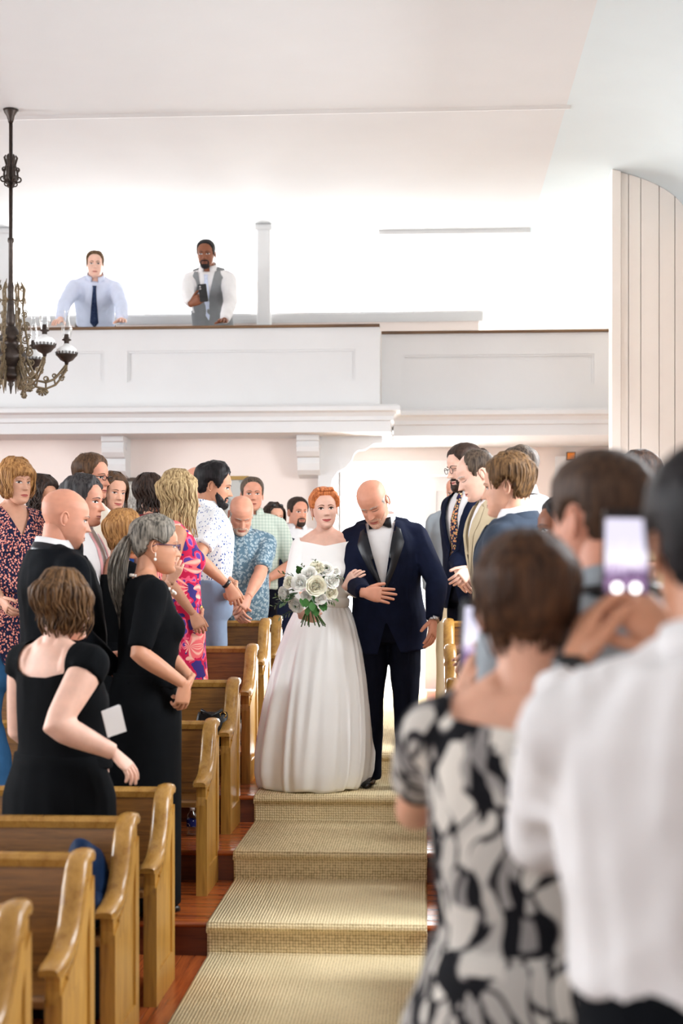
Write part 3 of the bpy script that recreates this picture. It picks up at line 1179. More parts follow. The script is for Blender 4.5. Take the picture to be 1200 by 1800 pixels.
def add_face(mb, H, M, skin, brow_m, eyes='open', smile=0.0, fem=False, lips=None, teeth=False, iris=None, makeup=False):
    """head surface, ears and features appended to mb, transformed by M"""
    t = MB()
    t.mats = mb.mats
    t.mat(skin)
    t.add([tuple(p) for p in H.v], HEADF)
    for s in (-1, 1):
        # ear: outer rim and shell
        X = 0.300
        pts = []
        for a in range(-110, 171, 28):
            r = R(a)
            pts.append((s * (X + 0.012 + 0.022 * (1 + math.cos(r)) * 0.5), 0.055 + 0.062 * math.cos(r) + 0.0, -0.03 + 0.115 * math.sin(r)))
        t.tube(pts, [0.013] + [0.017] * (len(pts) - 2) + [0.015], 6)
        t.ell((s * (X + 0.012), 0.05, -0.035), (0.018, 0.052, 0.095), 8, 6)
    w = 0.072
    for s in (-1, 1):
        cx, cz = 0.128 * s, 0.004
        if eyes == 'open':
            hh = 0.0225 if smile < 0.6 else 0.019

            def top(u, cx=cx):
                k = 2 * u - 1
                return (cx + w * k, cz + hh * (1 - k * k) ** 0.7 + 0.006 * k * s)

            def bot(u, cx=cx):
                k = 2 * u - 1
                return (cx + w * k, cz - hh * 0.75 * (1 - k * k) ** 0.8 + 0.006 * k * s)
            t.mat(M_eye)
            H.strip(t, top, bot, 0.006, 10, 3)
            t.mat(iris or M_iris)

            def it(u, cx=cx):
                k = 2 * u - 1
                return (cx + 0.029 * k, cz + min(hh * 0.98, 0.030) * math.sqrt(max(0, 1 - k * k)) + 0.001)

            def ib(u, cx=cx):
                k = 2 * u - 1
                return (cx + 0.029 * k, cz - min(hh * 0.72, 0.030) * math.sqrt(max(0, 1 - k * k)))
            H.strip(t, it, ib, 0.012, 8, 2)
            t.mat(M_lash)
            tk = 0.020 if makeup else 0.011
            H.strip(t, lambda u: (top(u)[0] * 1.0, top(u)[1] + tk * (0.4 + math.sin(PI * u))), top, 0.016, 10, 1)
            # lid crease
            t.mat(skin)
            H.strip(t, lambda u: (top(u)[0], top(u)[1] + 0.032), lambda u: (top(u)[0], top(u)[1] + tk * 1.2), 0.012, 10, 1)
        else:
            t.mat(M_lash)
            H.strip(t, lambda u: (cx + w * (2 * u - 1), cz - 0.016 - 0.012 * math.sin(PI * u) + 0.010), lambda u: (cx + w * (2 * u - 1), cz - 0.026 - 0.014 * math.sin(PI * u) + 0.010), 0.012, 10, 1)
            t.mat(skin)
            H.strip(t, lambda u: (cx + w * (2 * u - 1), cz + 0.02 + 0.01 * math.sin(PI * u)), lambda u: (cx + w * (2 * u - 1), cz - 0.010 - 0.012 * math.sin(PI * u)), 0.014, 10, 2)
        if brow_m is not None:
            t.mat(brow_m)
            th = (0.024 if makeup else 0.019) if fem else 0.026

            def bt(u):
                return (s * (0.045 + 0.165 * u), 0.078 + 0.028 * math.sin(PI * min(1, u * 0.95)) - 0.012 * u + th * 0.5 * (1 - 0.7 * u))

            def bb(u):
                return (s * (0.045 + 0.165 * u), 0.078 + 0.028 * math.sin(PI * min(1, u * 0.95)) - 0.012 * u - th * 0.5 * (1 - 0.7 * u))
            H.strip(t, bt, bb, 0.012, 10, 1)
    # mouth
    t.mat(lips)
    mw = 0.105 + 0.02 * smile

    def cz_(k):
        return -0.286 + smile * 0.030 * k * k
    gap = 0.014 if teeth else 0.0
    H.strip(t, lambda u: (mw * (2 * u - 1), cz_(2 * u - 1) + gap + (0.028 if fem else 0.020) * (1 - (2 * u - 1) ** 2) ** 0.8 - 0.006 * math.exp(-((2 * u - 1) / 0.2) ** 2)), lambda u: (mw * (2 * u - 1), cz_(2 * u - 1) + gap * (1 - (2 * u - 1) ** 2)), 0.006, 14, 2)
    H.strip(t, lambda u: (mw * (2 * u - 1), cz_(2 * u - 1) - gap * (1 - (2 * u - 1) ** 2)), lambda u: (mw * (2 * u - 1), cz_(2 * u - 1) - gap - (0.038 if fem else 0.028) * (1 - (2 * u - 1) ** 2) ** 0.8), 0.006, 14, 2)
    if teeth:
        t.mat(M_teeth)
        H.strip(t, lambda u: (mw * 0.9 * (2 * u - 1), cz_(2 * u - 1) + gap * (1 - (2 * u - 1) ** 2)), lambda u: (mw * 0.9 * (2 * u - 1), cz_(2 * u - 1) - gap * (1 - (2 * u - 1) ** 2)), 0.004, 12, 1)
    else:
        t.mat(M_lash if not fem else lips)
        H.strip(t, lambda u: (mw * (2 * u - 1), cz_(2 * u - 1) + 0.003), lambda u: (mw * (2 * u - 1), cz_(2 * u - 1) - 0.003), 0.009, 14, 1)
    b = len(mb.v)
    Mv = M
    mb.v.extend([tuple(Mv @ Vector(p)) for p in t.v])
    mb.f.extend([tuple(i + b for i in f) for f in t.f])
    mb.m.extend(t.m)


# ---------------------------------------------------------------- hair
def line_fn(pts):
    xs = [p[0] for p in pts]
    ys = [p[1] for p in pts]
    return lambda a: np.interp(np.abs(a) * 180 / PI, xs, ys)


LINES = {   # lower edge of the hair by angle from the front (degrees): height on the head
    'short': line_fn([(0, 0.36), (25, 0.35), (42, 0.27), (55, 0.20), (64, 0.02), (74, -0.06), (82, 0.02), (92, 0.10), (104, 0.08), (116, -0.10), (135, -0.22), (180, -0.26)]),
    'receding': line_fn([(0, 0.40), (20, 0.43), (38, 0.40), (55, 0.27), (66, 0.06), (76, -0.05), (84, 0.03), (94, 0.10), (106, 0.08), (118, -0.12), (180, -0.27)]),
    'fringe': line_fn([(0, 0.16), (30, 0.15), (46, 0.06), (60, -0.20), (80, -0.35), (180, -0.42)]),
    'back': line_fn([(0, 0.345), (25, 0.335), (42, 0.26), (56, 0.17), (68, 0.03), (80, 0.03), (92, 0.10), (108, 0.05), (125, -0.12), (180, -0.26)]),
    'cover': line_fn([(0, 0.34), (25, 0.33), (42, 0.24), (54, 0.05), (66, -0.25), (80, -0.38), (180, -0.45)]),
}


def hair_shell(H, line, thick, top=1.0, seed=0, rough=0.25, tmax=None, freq=26.0, edge=0.07, back=0.0, parting=None):
    """closed cap of hair hugging the skull; thick in head units"""
    z = H.P[..., 2]
    ph = np.broadcast_to(PHI[None, :], z.shape)
    zl = LINES[line](ph) if isinstance(line, str) else line(ph)
    t = np.clip((z - zl) / edge, -1, 1)
    m = np.where(t > 0, t * t * (3 - 2 * t), 0)
    th = thick * m * (1 + (top - 1) * np.clip((z - 0.1) / 0.35, 0, 1))
    if back:
        th = th * (1 + back * np.clip(-np.cos(ph), 0, 1))
    if tmax is not None:          # bald crown: hair only below tmax(ph)
        zt = tmax(ph)
        m2 = np.clip((zt - z) / 0.07, 0, 1)
        th = th * m2
        m = m * m2
    v = H.v.copy()
    dist = th.reshape(-1)
    nz = waves(v, seed, freq, (1, 1, 0.35), 9) * rough + waves(v, seed + 3, freq * 2.5, (1, 1, 0.3), 7) * rough * 0.6
    dist = dist * (1 + nz)
    if parting is not None:
        px, depth = parting
        dist = dist * (1 - depth * np.exp(-((v[:, 0] - px) / 0.02) ** 2) * (v[:, 1] < 0.2) * (v[:, 2] > 0.25))
    dist = np.where(m.reshape(-1) > 0.01, dist + 0.004, -0.02)
    v = v + H.n * dist[:, None]
    # drop cells that stay under the skin everywhere
    on = (m.reshape(-1) > 0.01)
    fs = [f for f in HEADF if any(on[i] for i in f)]
    return v, fs


def locks(mb, paths, w0=0.035, w1=0.012, thick=0.55, n=6):
    for p in paths:
        k = len(p)
        rad = []
        for i in range(k):
            t = i / (k - 1)
            w = (w0 + (w1 - w0) * t) * (0.55 + 0.45 * math.sin(PI * min(1, t * 1.4 + 0.25)))
            rad.append((w * thick, w))
        mb.tube(p, rad, n, up=(p[0][0], p[0][1] + 1e-3, 0.4))


def surf_r(H, phi, z):
    """point on the head at angle phi, height z"""
    zz = min(0.49, max(-0.16, z))
    i = int(np.argmin(np.abs(ZS - zz)))
    x = np.interp(phi, PHI, H.P[i, :, 0])
    y = np.interp(phi, PHI, H.P[i, :, 1])
    return x, y


def fall_locks(H, n, a0, a1, zend, vol=0.05, wave=0.0, curl=0.0, seed=0, spread=0.0, crown=(0.0, 0.08), jit=0.06, steps=12, wfreq=9.0, zstart=0.5, back=0.0):
    """locks from the crown down over the skull, then hanging to zend; angles in degrees from the front"""
    g = random.Random(seed)
    out = []
    for i in range(n):
        a = R(a0 + (a1 - a0) * (i + g.uniform(0, 1)) / n)
        if a > PI:
            a -= 2 * PI
        ze = zend + g.uniform(-jit, jit)
        ph = g.uniform(0, 6.28)
        off = vol + g.uniform(-0.012, 0.02)
        p = []
        for k in range(steps + 1):
            t = k / steps
            zz = zstart + (ze - zstart) * t
            ztop = min(0.485, zz)
            x, y = surf_r(H, a, ztop)
            if zz > 0.3:        # lean from crown
                q = (zz - 0.3) / 0.2
                x = x * (1 - 0.25 * q) + crown[0] * 0.25 * q
            ln = math.hypot(x, y - 0.03) or 1
            nx, ny = x / ln, (y - 0.03) / ln
            o = off * (0.35 + 0.65 * min(1, 3 * t)) + spread * max(0, -0.1 - zz)
            if t > 0.75:
                o -= curl * ((t - 0.75) / 0.25) ** 2
            wx = wave * math.sin(wfreq * t * 2 + ph) * min(1, t * 1.5)
            wy = wave * math.cos(wfreq * t * 2 + ph * 1.7) * min(1, t * 1.5)
            p.append((x + nx * o - ny * wx + wx * 0.3, y + ny * o + nx * wx + wy * 0.4 + back * max(0, -0.1 - zz), zz + (vol if zz > 0.4 else vol * 0.3)))
        out.append(p)
    return out


# ---------------------------------------------------------------- hand
def add_hand(mb, Wp, d, nrm, side, curl=0.35, sc=1.0, spread=0.12, thumb=0.6, fcurl=None):
    """Wp wrist, d direction of the fingers, nrm palm normal (the way the palm looks); side=+1 when the thumb lies at d x nrm"""
    d = Vector(d).normalized()
    nrm = Vector(nrm)
    nrm = (nrm - d * nrm.dot(d)).normalized()
    u = d.cross(nrm) * side            # towards the thumb
    M = Matrix(((u.x, d.x, nrm.x, Wp[0]), (u.y, d.y, nrm.y, Wp[1]), (u.z, d.z, nrm.z, Wp[2]), (0, 0, 0, 1))) @ Matrix.Scale(sc, 4)
    # local: x thumb-ward, y fingers, z palm side
    def sec(y, w, h, z=0.0, x=0.0):
        return [(x + w * math.cos(2 * PI * j / 12), y, z + h * math.sin(2 * PI * j / 12)) for j in range(12)]
    mb.loft([sec(-0.02, 0.025, 0.019), sec(0.0, 0.026, 0.018), sec(0.025, 0.034, 0.018, 0.002), sec(0.055, 0.041, 0.016, 0.002), sec(0.08, 0.042, 0.0135), sec(0.093, 0.038, 0.010)], xf=M)
    lens = (0.070, 0.080, 0.074, 0.058)
    xs = (0.030, 0.0105, -0.0095, -0.029)
    for i in range(4):
        c = (fcurl[i] if fcurl else curl + 0.05 * i)
        L = lens[i]
        a = 0.0
        sp = spread * (1.5 - i) * 0.35
        p = [Vector((xs[i] * 0.9, 0.07, 0.002)), Vector((xs[i], 0.088 - 0.004 * abs(i - 1), 0.0))]
        for sgm, (q, k) in enumerate(((0.46, 0.9), (0.30, 1.15), (0.24, 0.8))):
            a += c * k
            dv = Vector((math.sin(sp) * math.cos(a), math.cos(sp) * math.cos(a), math.sin(a)))
            p.append(p[-1] + dv * (L * q))
        mb.tube(p, [0.0095, 0.0098, 0.0088, 0.0078, 0.0066], 8, rnd=True, xf=M)
    th = thumb
    p = [Vector((0.020, 0.012, 0.006)), Vector((0.037, 0.034, 0.012))]
    p.append(p[-1] + Vector((math.sin(th), math.cos(th), 0.25)).normalized() * 0.036)
    p.append(p[-1] + Vector((math.sin(th * 0.55), math.cos(th * 0.55), 0.35)).normalized() * 0.030)
    mb.tube(p, [0.014, 0.0125, 0.0105, 0.0085], 8, rnd=True, xf=M)


# ---------------------------------------------------------------- figure
MALE = [(0.76, 0.145, 0.100, 0.0), (0.86, 0.168, 0.116, 0.005), (0.94, 0.165, 0.114, 0.0), (1.02, 0.156, 0.108, -0.005), (1.10, 0.154, 0.108, -0.01), (1.20, 0.166, 0.117, -0.01), (1.30, 0.180, 0.122, -0.005), (1.37, 0.176, 0.112, 0.005), (1.42, 0.145, 0.094, 0.012), (1.46, 0.112, 0.076, 0.018), (1.50, 0.062, 0.060, 0.02)]
FEM = [(0.76, 0.150, 0.108, 0.0), (0.86, 0.178, 0.124, 0.005), (0.94, 0.168, 0.115, 0.0), (1.02, 0.142, 0.102, -0.002), (1.08, 0.132, 0.096, -0.004), (1.16, 0.138, 0.102, -0.006), (1.24, 0.152, 0.112, -0.012), (1.31, 0.155, 0.106, -0.004), (1.37, 0.150, 0.095, 0.008), (1.42, 0.130, 0.082, 0.013), (1.455, 0.088, 0.068, 0.017), (1.50, 0.050, 0.050, 0.018)]


def ellring(c, rx, ry, n=28, p=2.25, M=None):
    out = []
    for j in range(n):
        a = 2 * PI * j / n
        ca, sa = math.cos(a), math.sin(a)
        x = math.copysign(abs(ca) ** (2 / p), ca) * rx
        y = math.copysign(abs(sa) ** (2 / p), sa) * ry
        q = Vector((c[0] + x, c[1] + y, c[2]))
        out.append(M @ q if M is not None else q)
    return out


def smoothstep(t):
    t = max(0.0, min(1.0, t))
    return t * t * (3 - 2 * t)


class Fig:
    pass


def figure(head, d, hs=1.0, s=1.0, facing=0.0, yaw=0.0, pitch=0.0, roll=0.0, lean=0.0, side=0.0, twist=0.0, fem=False, fat=0.0, hairtop=0.03, wide=1.0, floor=None, neck=0.0, armk=1.0):
    """lay out the skeleton so that the top of the head falls on pixel `head` at depth d"""
    F = Fig()
    F.fem, F.fat, F.s, F.hs, F.wide, F.armk = fem, fat, s, hs, wide, armk
    piv = Vector((0, 0, 0.95))
    Rl = Matrix.Rotation(R(twist), 4, 'Z') @ Matrix.Rotation(R(lean), 4, 'X') @ Matrix.Rotation(R(side), 4, 'Y')
    F.T0 = Matrix.Scale(s, 4) @ Matrix.Translation(piv) @ Rl @ Matrix.Translation(-piv)
    hp = F.T0 @ Vector((0, 0.008 - neck, 1.515))
    Mh = Matrix.Translation(hp) @ Matrix.Rotation(R(yaw), 4, 'Z') @ Matrix.Rotation(R(pitch), 4, 'X') @ Matrix.Rotation(R(roll), 4, 'Y') @ Matrix.Scale(HH * hs * s, 4) @ Matrix.Translation((0, -0.09, 0.40))
    # highest point of the head after tilting
    best = None
    for q in ((0, 0.03, 0.5), (0, -0.2, 0.45), (0, 0.25, 0.45), (0, 0.38, 0.3), (0.15, 0.05, 0.46), (-0.15, 0.05, 0.46), (0, -0.3, 0.36)):
        w = Mh @ Vector(q)
        if best is None or w.z > best.z:
            best = w
    topz = best.z + hairtop * HH * hs * s
    ctr = Mh @ Vector((0, 0.02, 0.1))
    tgt = at(head[0], head[1], d)
    Rz = Matrix.Rotation(R(facing), 4, 'Z')
    o = Vector((tgt.x, tgt.y, 0)) - (Rz @ Vector((ctr.x, ctr.y, 0)))
    fz = floorz(o.y) if floor is None else floor
    F.dz = tgt.z - fz - topz
    F.T = Matrix.Translation((0, 0, F.dz)) @ F.T0
    F.Mh = Matrix.Translation((0, 0, F.dz)) @ Mh
    F.W = Matrix.Translation((o.x, o.y, fz)) @ Rz
    F.Wi = F.W.inverted()
    F.loc = (o.x, o.y, fz)
    F.facing = R(facing)
    F.Ti = F.T.inverted()
    return F


def to_local(F, t):
    """arm targets: ('p',px,py,depth) in the photograph, or a reference-frame point of the unbent figure"""
    if t[0] == 'p':
        return F.Wi @ at(t[1], t[2], t[3])
    q = Vector(t)
    return Vector((q.x * F.s, q.y * F.s, q.z * F.s + F.dz))


def solve_arm(F, sgn, tgt, pole=None):
    sx = (0.158 if F.fem else 0.180) * F.wide
    S = F.T @ Vector((sgn * sx, 0.012, 1.400 if F.fem else 1.382))
    l1, l2 = (0.285 if F.fem else 0.300) * F.s, (0.245 if F.fem else 0.262) * F.s
    Wt = to_local(F, tgt)
    v = Wt - S
    L = v.length
    mx = (l1 + l2) * 0.995
    if L > mx:
        k = min(L / mx, 1.12)
        l1, l2 = l1 * k, l2 * k
        mx *= k
        if L > mx:
            Wt = S + v.normalized() * mx
            L = mx
    v.normalize()
    a = (l1 * l1 - l2 * l2 + L * L) / (2 * L)
    h = math.sqrt(max(0, l1 * l1 - a * a))
    P = Vector(pole) if pole is not None else Vector((sgn * 0.5, 0.6, -0.6))
    P = P - v * P.dot(v)
    if P.length < 1e-4:
        P = Vector((sgn, 0, 0))
    P.normalize()
    E = S + v * a + P * h
    return S, E, Wt


def torso_rings(F, g, z0, z1, gz=None):
    tab = FEM if F.fem else MALE
    zs = [t[0] for t in tab]
    out = []
    zl = [z0] + [z for z in zs if z0 + 0.015 < z < z1 - 0.01] + [z1]
    for z in zl:
        rx = np.interp(z, zs, [t[1] for t in tab]) * F.wide
        ry = np.interp(z, zs, [t[2] for t in tab])
        yo = np.interp(z, zs, [t[3] for t in tab])
        b = math.exp(-((z - 1.04) / 0.16) ** 2)
        b2 = math.exp(-((z - 1.15) / 0.28) ** 2)
        rx += F.fat * (0.045 * b + 0.02 * b2)
        ry += F.fat * (0.055 * b + 0.025 * b2)
        yo -= F.fat * 0.045 * b
        gg = g if gz is None else g * gz(z)
        out.append(ellring((0, yo, z), rx + gg, ry + gg, M=F.T))
    return out


def add_bust(mb, F, g=0.0, k=1.0):
    for sg in (-1, 1):
        c = F.T @ Vector((sg * 0.072, -0.075 - 0.02 * F.fat, 1.245))
        r = (0.068 * k + 0.012 * F.fat + g) * F.s
        mb.ell(c, (r, r, r * 1.02), 14, 10)


def arm_radii(F):
    k = (0.84 if F.fem else 1.0) * (1 + 0.22 * F.fat) * F.s * F.armk
    return k


def add_arm(mb, F, S, E, Wt, g=0.0, frac=2.0, cap_ball=True):
    """frac 0..1 upper arm only, 1..2 into the forearm"""
    k = arm_radii(F)
    up = [(0.0, 0.054), (0.3, 0.052), (0.6, 0.047), (0.85, 0.042), (1.0, 0.041)]
    lo = [(0.15, 0.042), (0.35, 0.041), (0.6, 0.035), (0.85, 0.028), (1.0, 0.026)]
    pts, rad = [], []
    for t, r in up:
        if t <= frac + 1e-6:
            pts.append(S.lerp(E, t))
            rad.append(r * k + g)
    if frac < 1:
        if frac - 0.02 > 0.85 or frac not in (0.0, 0.3, 0.6, 0.85):
            pts.append(S.lerp(E, frac))
            rad.append(np.interp(frac, [t for t, _ in up], [r for _, r in up]) * k + g)
    else:
        for t, r in lo:
            if t <= frac - 1 + 1e-6:
                pts.append(E.lerp(Wt, t))
                rad.append(r * k + g)
        if 0 < frac - 1 < 0.99:
            pts.append(E.lerp(Wt, frac - 1))
            rad.append(np.interp(frac - 1, [0] + [t for t, _ in lo], [0.041] + [r for _, r in lo]) * k + g)
    # drop near-duplicates
    P2, R2 = [pts[0]], [rad[0]]
    for p, r in zip(pts[1:], rad[1:]):
        if (p - P2[-1]).length > 0.008:
            P2.append(p)
            R2.append(r)
    mb.tube(P2, R2, 14)
    if cap_ball:
        mb.ell(S, ((0.055 * k + g * 0.8),) * 3, 14, 10)
        # fill between shoulder ball and chest
        c = F.Ti @ S
        q = F.T @ Vector((c.x * 0.55, 0.012, 1.395))
        mb.tube([q, S], [0.070 * k + g * 0.8, 0.055 * k + g * 0.8], 14)


def build_body(F, root, arms, skin, H, face, vox, hands=True):
    mb = MB()
    mb.loft(torso_rings(F, -0.004, 0.80, 1.47))
    k = arm_radii(F)
    nr = 0.050 if F.fem else 0.060 + 0.006 * F.fat
    nk = F.Mh @ Vector((0, 0.10, -0.12))
    nb = F.T @ Vector((0, 0.028, 1.40))
    mid = nb.lerp(nk, 0.55)
    mb.tube([nb, mid, nk], [nr * 1.12 * F.s, nr * 0.98 * F.s, nr * 0.98 * F.s], 18)
    for sg in (-1, 1):
        mb.tube([F.T @ Vector((sg * 0.035, 0.03, 1.47)), F.T @ Vector((sg * 0.12 * F.wide, 0.022, 1.425))], [0.042 * F.s, 0.036 * F.s], 12)
    if F.fem:
        add_bust(mb, F, -0.004)
    for sg, a in arms.items():
        add_arm(mb, F, *a['j'])
    v, f = remesh(mb, vox, 5)
    out = MB()
    out.mat(skin)
    out.v = [tuple(p) for p in v]
    out.f = list(f)
    out.m = [0] * len(f)
    if hands:
        for sg, a in arms.items():
            S, E, Wt = a['j']
            dr = Vector(a['dir']) if a.get('dir') is not None else (Wt - E)
            if a.get('dirp') is not None:
                dr = (F.Wi @ at(*a['dirp'])) - Wt
            pn = Vector(a.get('palm', (-sg * 1.0, 0.0, 0.0)))
            if a.get('palmw') is not None:
                pn = F.Wi.to_3x3() @ Vector(a['palmw'])
            dn = dr.normalized()
            # thumb side: for the left hand (sg=+1), d x palm points to the thumb when ... right-hand rule
            add_hand(out, Wt, dr, pn, -sg, a.get('curl', 0.35), (0.92 if F.fem else 1.03) * F.s, a.get('spread', 0.12), a.get('thumb', 0.6), a.get('fcurl'))
    add_face(out, H, F.Mh, skin, **face)
    return out.build('body', None, root, True, fix=True)


def add_leg_tube(mb, F, sg, g, hipz=0.90):
    hp = F.T0 @ Vector((sg * 0.088, 0.0, hipz))
    hp = Vector((sg * 0.088 * F.wide * F.s, 0.004, hipz * F.s + F.dz))
    kn = Vector((sg * 0.10 * F.s, -0.012, 0.0)) + Vector((0, 0, hp.z * 0.53))
    an = Vector((sg * 0.115 * F.s, 0.02 + getattr(F, 'stride', 0) * sg, 0.05))
    return hp, kn, an


class Garment:
    def __init__(self, v, f):
        self.v, self.f = v, f
        self.bvh = BVHTree.FromPolygons([tuple(p) for p in v], f)


def front_y(G, F, x, z, off=0.006, back=False):
    """point on the front of a garment at reference coords (x,z)"""
    T3 = F.T.to_3x3()
    o = F.T @ Vector((x, 1.0 if back else -1.0, z))
    dr = (T3 @ Vector((0, -1 if back else 1, 0))).normalized()
    h = G.bvh.ray_cast(o, dr)
    if h[0] is None:
        return F.T @ Vector((x, 0.1 if back else -0.1, z))
    return h[0] - dr * off


def panel(mb, G, F, left, right, off=0.006, n=14, m=4, back=False, thick=0.0):
    """cloth patch on the front of garment G between polylines left/right given as lists of (x,z)"""
    def interp(pl, t):
        k = t * (len(pl) - 1)
        i = min(int(k), len(pl) - 2)
        u = k - i
        return (pl[i][0] + (pl[i + 1][0] - pl[i][0]) * u, pl[i][1] + (pl[i + 1][1] - pl[i][1]) * u)
    P = []
    for i in range(n + 1):
        a, b = interp(left, i / n), interp(right, i / n)
        P.append([front_y(G, F, a[0] + (b[0] - a[0]) * j / m, a[1] + (b[1] - a[1]) * j / m, off * (0.35 if j in (0, m) else 1.0), back) for j in range(m + 1)])
    mb.grid(P)


def make_top(F, root, name, mat, arms, g=0.012, hem=0.84, topz=1.465, frac=1.97, vox=0.010, fold=0.004, seed=1, cut=None, bust=True, sleeve_g=None, belly=None, flare=0.0, bustk=1.0, smooth=5):
    mb = MB()

    def gz(z):
        return 1.0 + (flare * max(0, (1.02 - z) / 0.2) if flare else 0)
    mb.loft(torso_rings(F, g, hem, topz, gz))
    if F.fem and bust:
        add_bust(mb, F, g * 0.7, bustk)
    for sg in (-1, 1):
        mb.tube([F.T @ Vector((sg * 0.05, 0.03, 1.44)), F.T @ Vector((sg * 0.13 * F.wide, 0.020, 1.418))], [0.042 * F.s + g * 0.8, 0.042 * F.s + g * 0.8], 12)
    sgv = sleeve_g if sleeve_g is not None else g
    for sg, a in arms.items():
        if frac > 0:
            add_arm(mb, F, *a['j'], g=sgv, frac=frac)
    v, f = remesh(mb, vox, smooth)
    if fold:
        v = folds(v, f, fold, seed)
    if cut is not None:
        Ti = np.array(F.Ti)

        def g2(p):
            q = p @ Ti[:3, :3].T + Ti[:3, 3]
            return cut(q)
        v, f = cut_mesh(v, f, g2)
    o = mesh_obj(name, v, f, mat, root)
    return Garment(v, f)


def make_trousers(F, root, mat, g=0.020, vox=0.012, seed=5, name='trousers', waist=1.03, wide=1.0, fold=0.005):
    mb = MB()
    rings = []
    zt = np.linspace(0.80, waist, 6)
    tab = FEM if F.fem else MALE
    for z in zt:
        rx = np.interp(z, [t[0] for t in tab], [t[1] for t in tab]) * F.wide + g
        ry = np.interp(z, [t[0] for t in tab], [t[2] for t in tab]) + g
        b = math.exp(-((z - 1.04) / 0.16) ** 2)
        rx += F.fat * 0.03 * b
        ry += F.fat * 0.03 * b
        rings.append(ellring((0, -F.fat * 0.02 * b, z), rx, ry, M=F.T))
    mb.loft(rings)
    for sg in (-1, 1):
        hp, kn, an = add_leg_tube(mb, F, sg, g)
        k = F.s * (1 + 0.15 * F.fat) * wide
        cr = Vector((hp.x, hp.y, hp.z - 0.08 * F.s))
        lo = Vector((an.x, an.y, 0.045))
        mb.tube([hp, cr, cr.lerp(kn, 0.5), kn, kn.lerp(lo, 0.45), lo], [0.090 * k + g * 0.3, 0.082 * k + g * 0.3, 0.071 * k + g * 0.3, 0.057 * k + g * 0.3, 0.055 * k + g * 0.3, 0.054 * k + g * 0.3], 16)
    v, f = remesh(mb, vox, 5)
    v = folds(v, f, fold, seed, 30.0, (1, 1, 0.5))
    v[:, 2] = np.maximum(v[:, 2], 0.035)
    mesh_obj(name, v, f, mat, root)
    return Garment(v, f)


M_shoe_blk = mat_plain('black_shoe_leather', srgb(16, 15, 16), 0.22, 0.5, 0.1, 30)
M_shoe_brn = mat_plain('brown_shoe_leather', srgb(66, 42, 28), 0.35, 0.4, 0.1, 30)


def make_shoes(F, root, mat=None, L=0.27):
    for sg in (-1, 1):
        x0 = sg * 0.115 * F.s
        sy = getattr(F, 'stride', 0) * sg
        rings = []
        for y, w, h in ((0.085, 0.022, 0.055), (0.075, 0.034, 0.075), (0.03, 0.038, 0.085), (-0.03, 0.040, 0.075), (-0.09, 0.046, 0.055), (-0.14, 0.043, 0.046), (-0.18, 0.030, 0.036), (-0.195, 0.012, 0.024)):
            y *= L / 0.27
            rg = []
            for j in range(14):
                a = 2 * PI * j / 14
                z = h / 2 + h / 2 * math.sin(a)
                rg.append((x0 + w * math.cos(a) * (1.0 if math.sin(a) < 0.3 else 0.9), y + 0.02 + sy, max(0.0, z) + 0.013))
            rings.append(rg)
        sh = MB().loft(rings).build('shoe', mat or M_shoe_blk, root)


def make_skirt(F, root, name, mat, waist=1.04, hem=0.05, spread=0.30, depth=None, pleats=0, amp=0.0, seed=2, g=0.012, cy=0.0, power=0.7, tail=None, hipg=0.02):
    """loft from waist to hem (metres above the floor)"""
    tab = FEM if F.fem else MALE
    zs = [t[0] for t in tab]
    n = 96 if pleats else 48
    rings = []
    zw = F.T @ Vector((0, 0, waist))
    depth = depth or spread * 0.85
    rx0 = np.interp(waist, zs, [t[1] for t in tab]) * F.wide * F.s + g + F.fat * 0.05
    ry0 = np.interp(waist, zs, [t[2] for t in tab]) * F.s + g + F.fat * 0.06
    hx = (0.178 * F.wide + F.fat * 0.035) * F.s + g + hipg
    hy = (0.124 + F.fat * 0.03) * F.s + g + hipg
    g_ = np.random.default_rng(seed)
    ph = g_.uniform(0, 6.28, 6)
    for i in range(25):
        t = i / 24
        z = zw.z + (hem - zw.z) * t
        hip = smoothstep(t * (zw.z - hem) / (0.18 * F.s))
        fl = t ** power
        rx = max(rx0 + (hx - rx0) * hip, rx0 + (spread - rx0) * fl)
        ry = max(ry0 + (hy - ry0) * hip, ry0 + (depth - ry0) * fl)
        c = zw.lerp(Vector((0, cy, hem)), t)
        rg = []
        for j in range(n):
            a = 2 * PI * j / n
            w = 0.0
            if pleats:
                w = amp * t ** 0.8 * (math.cos(a * pleats + ph[0] + 0.6 * math.sin(2 * a + ph[1])) * 0.6 + 0.4 * math.cos(a * (pleats * 0.62) + ph[2]) + 0.25 * math.cos(a * pleats * 1.7 + ph[3]))
            else:
                w = 0.006 * math.sin(9 * a + ph[0] + 3 * t) * t + 0.005 * math.sin(14 * a + ph[1]) * t
            rg.append((c.x + (rx * (1 + w)) * math.cos(a), c.y + (ry * (1 + w)) * math.sin(a), z))
        rings.append(rg)
    mb = MB().loft(rings)
    return mb.build(name, mat, root)


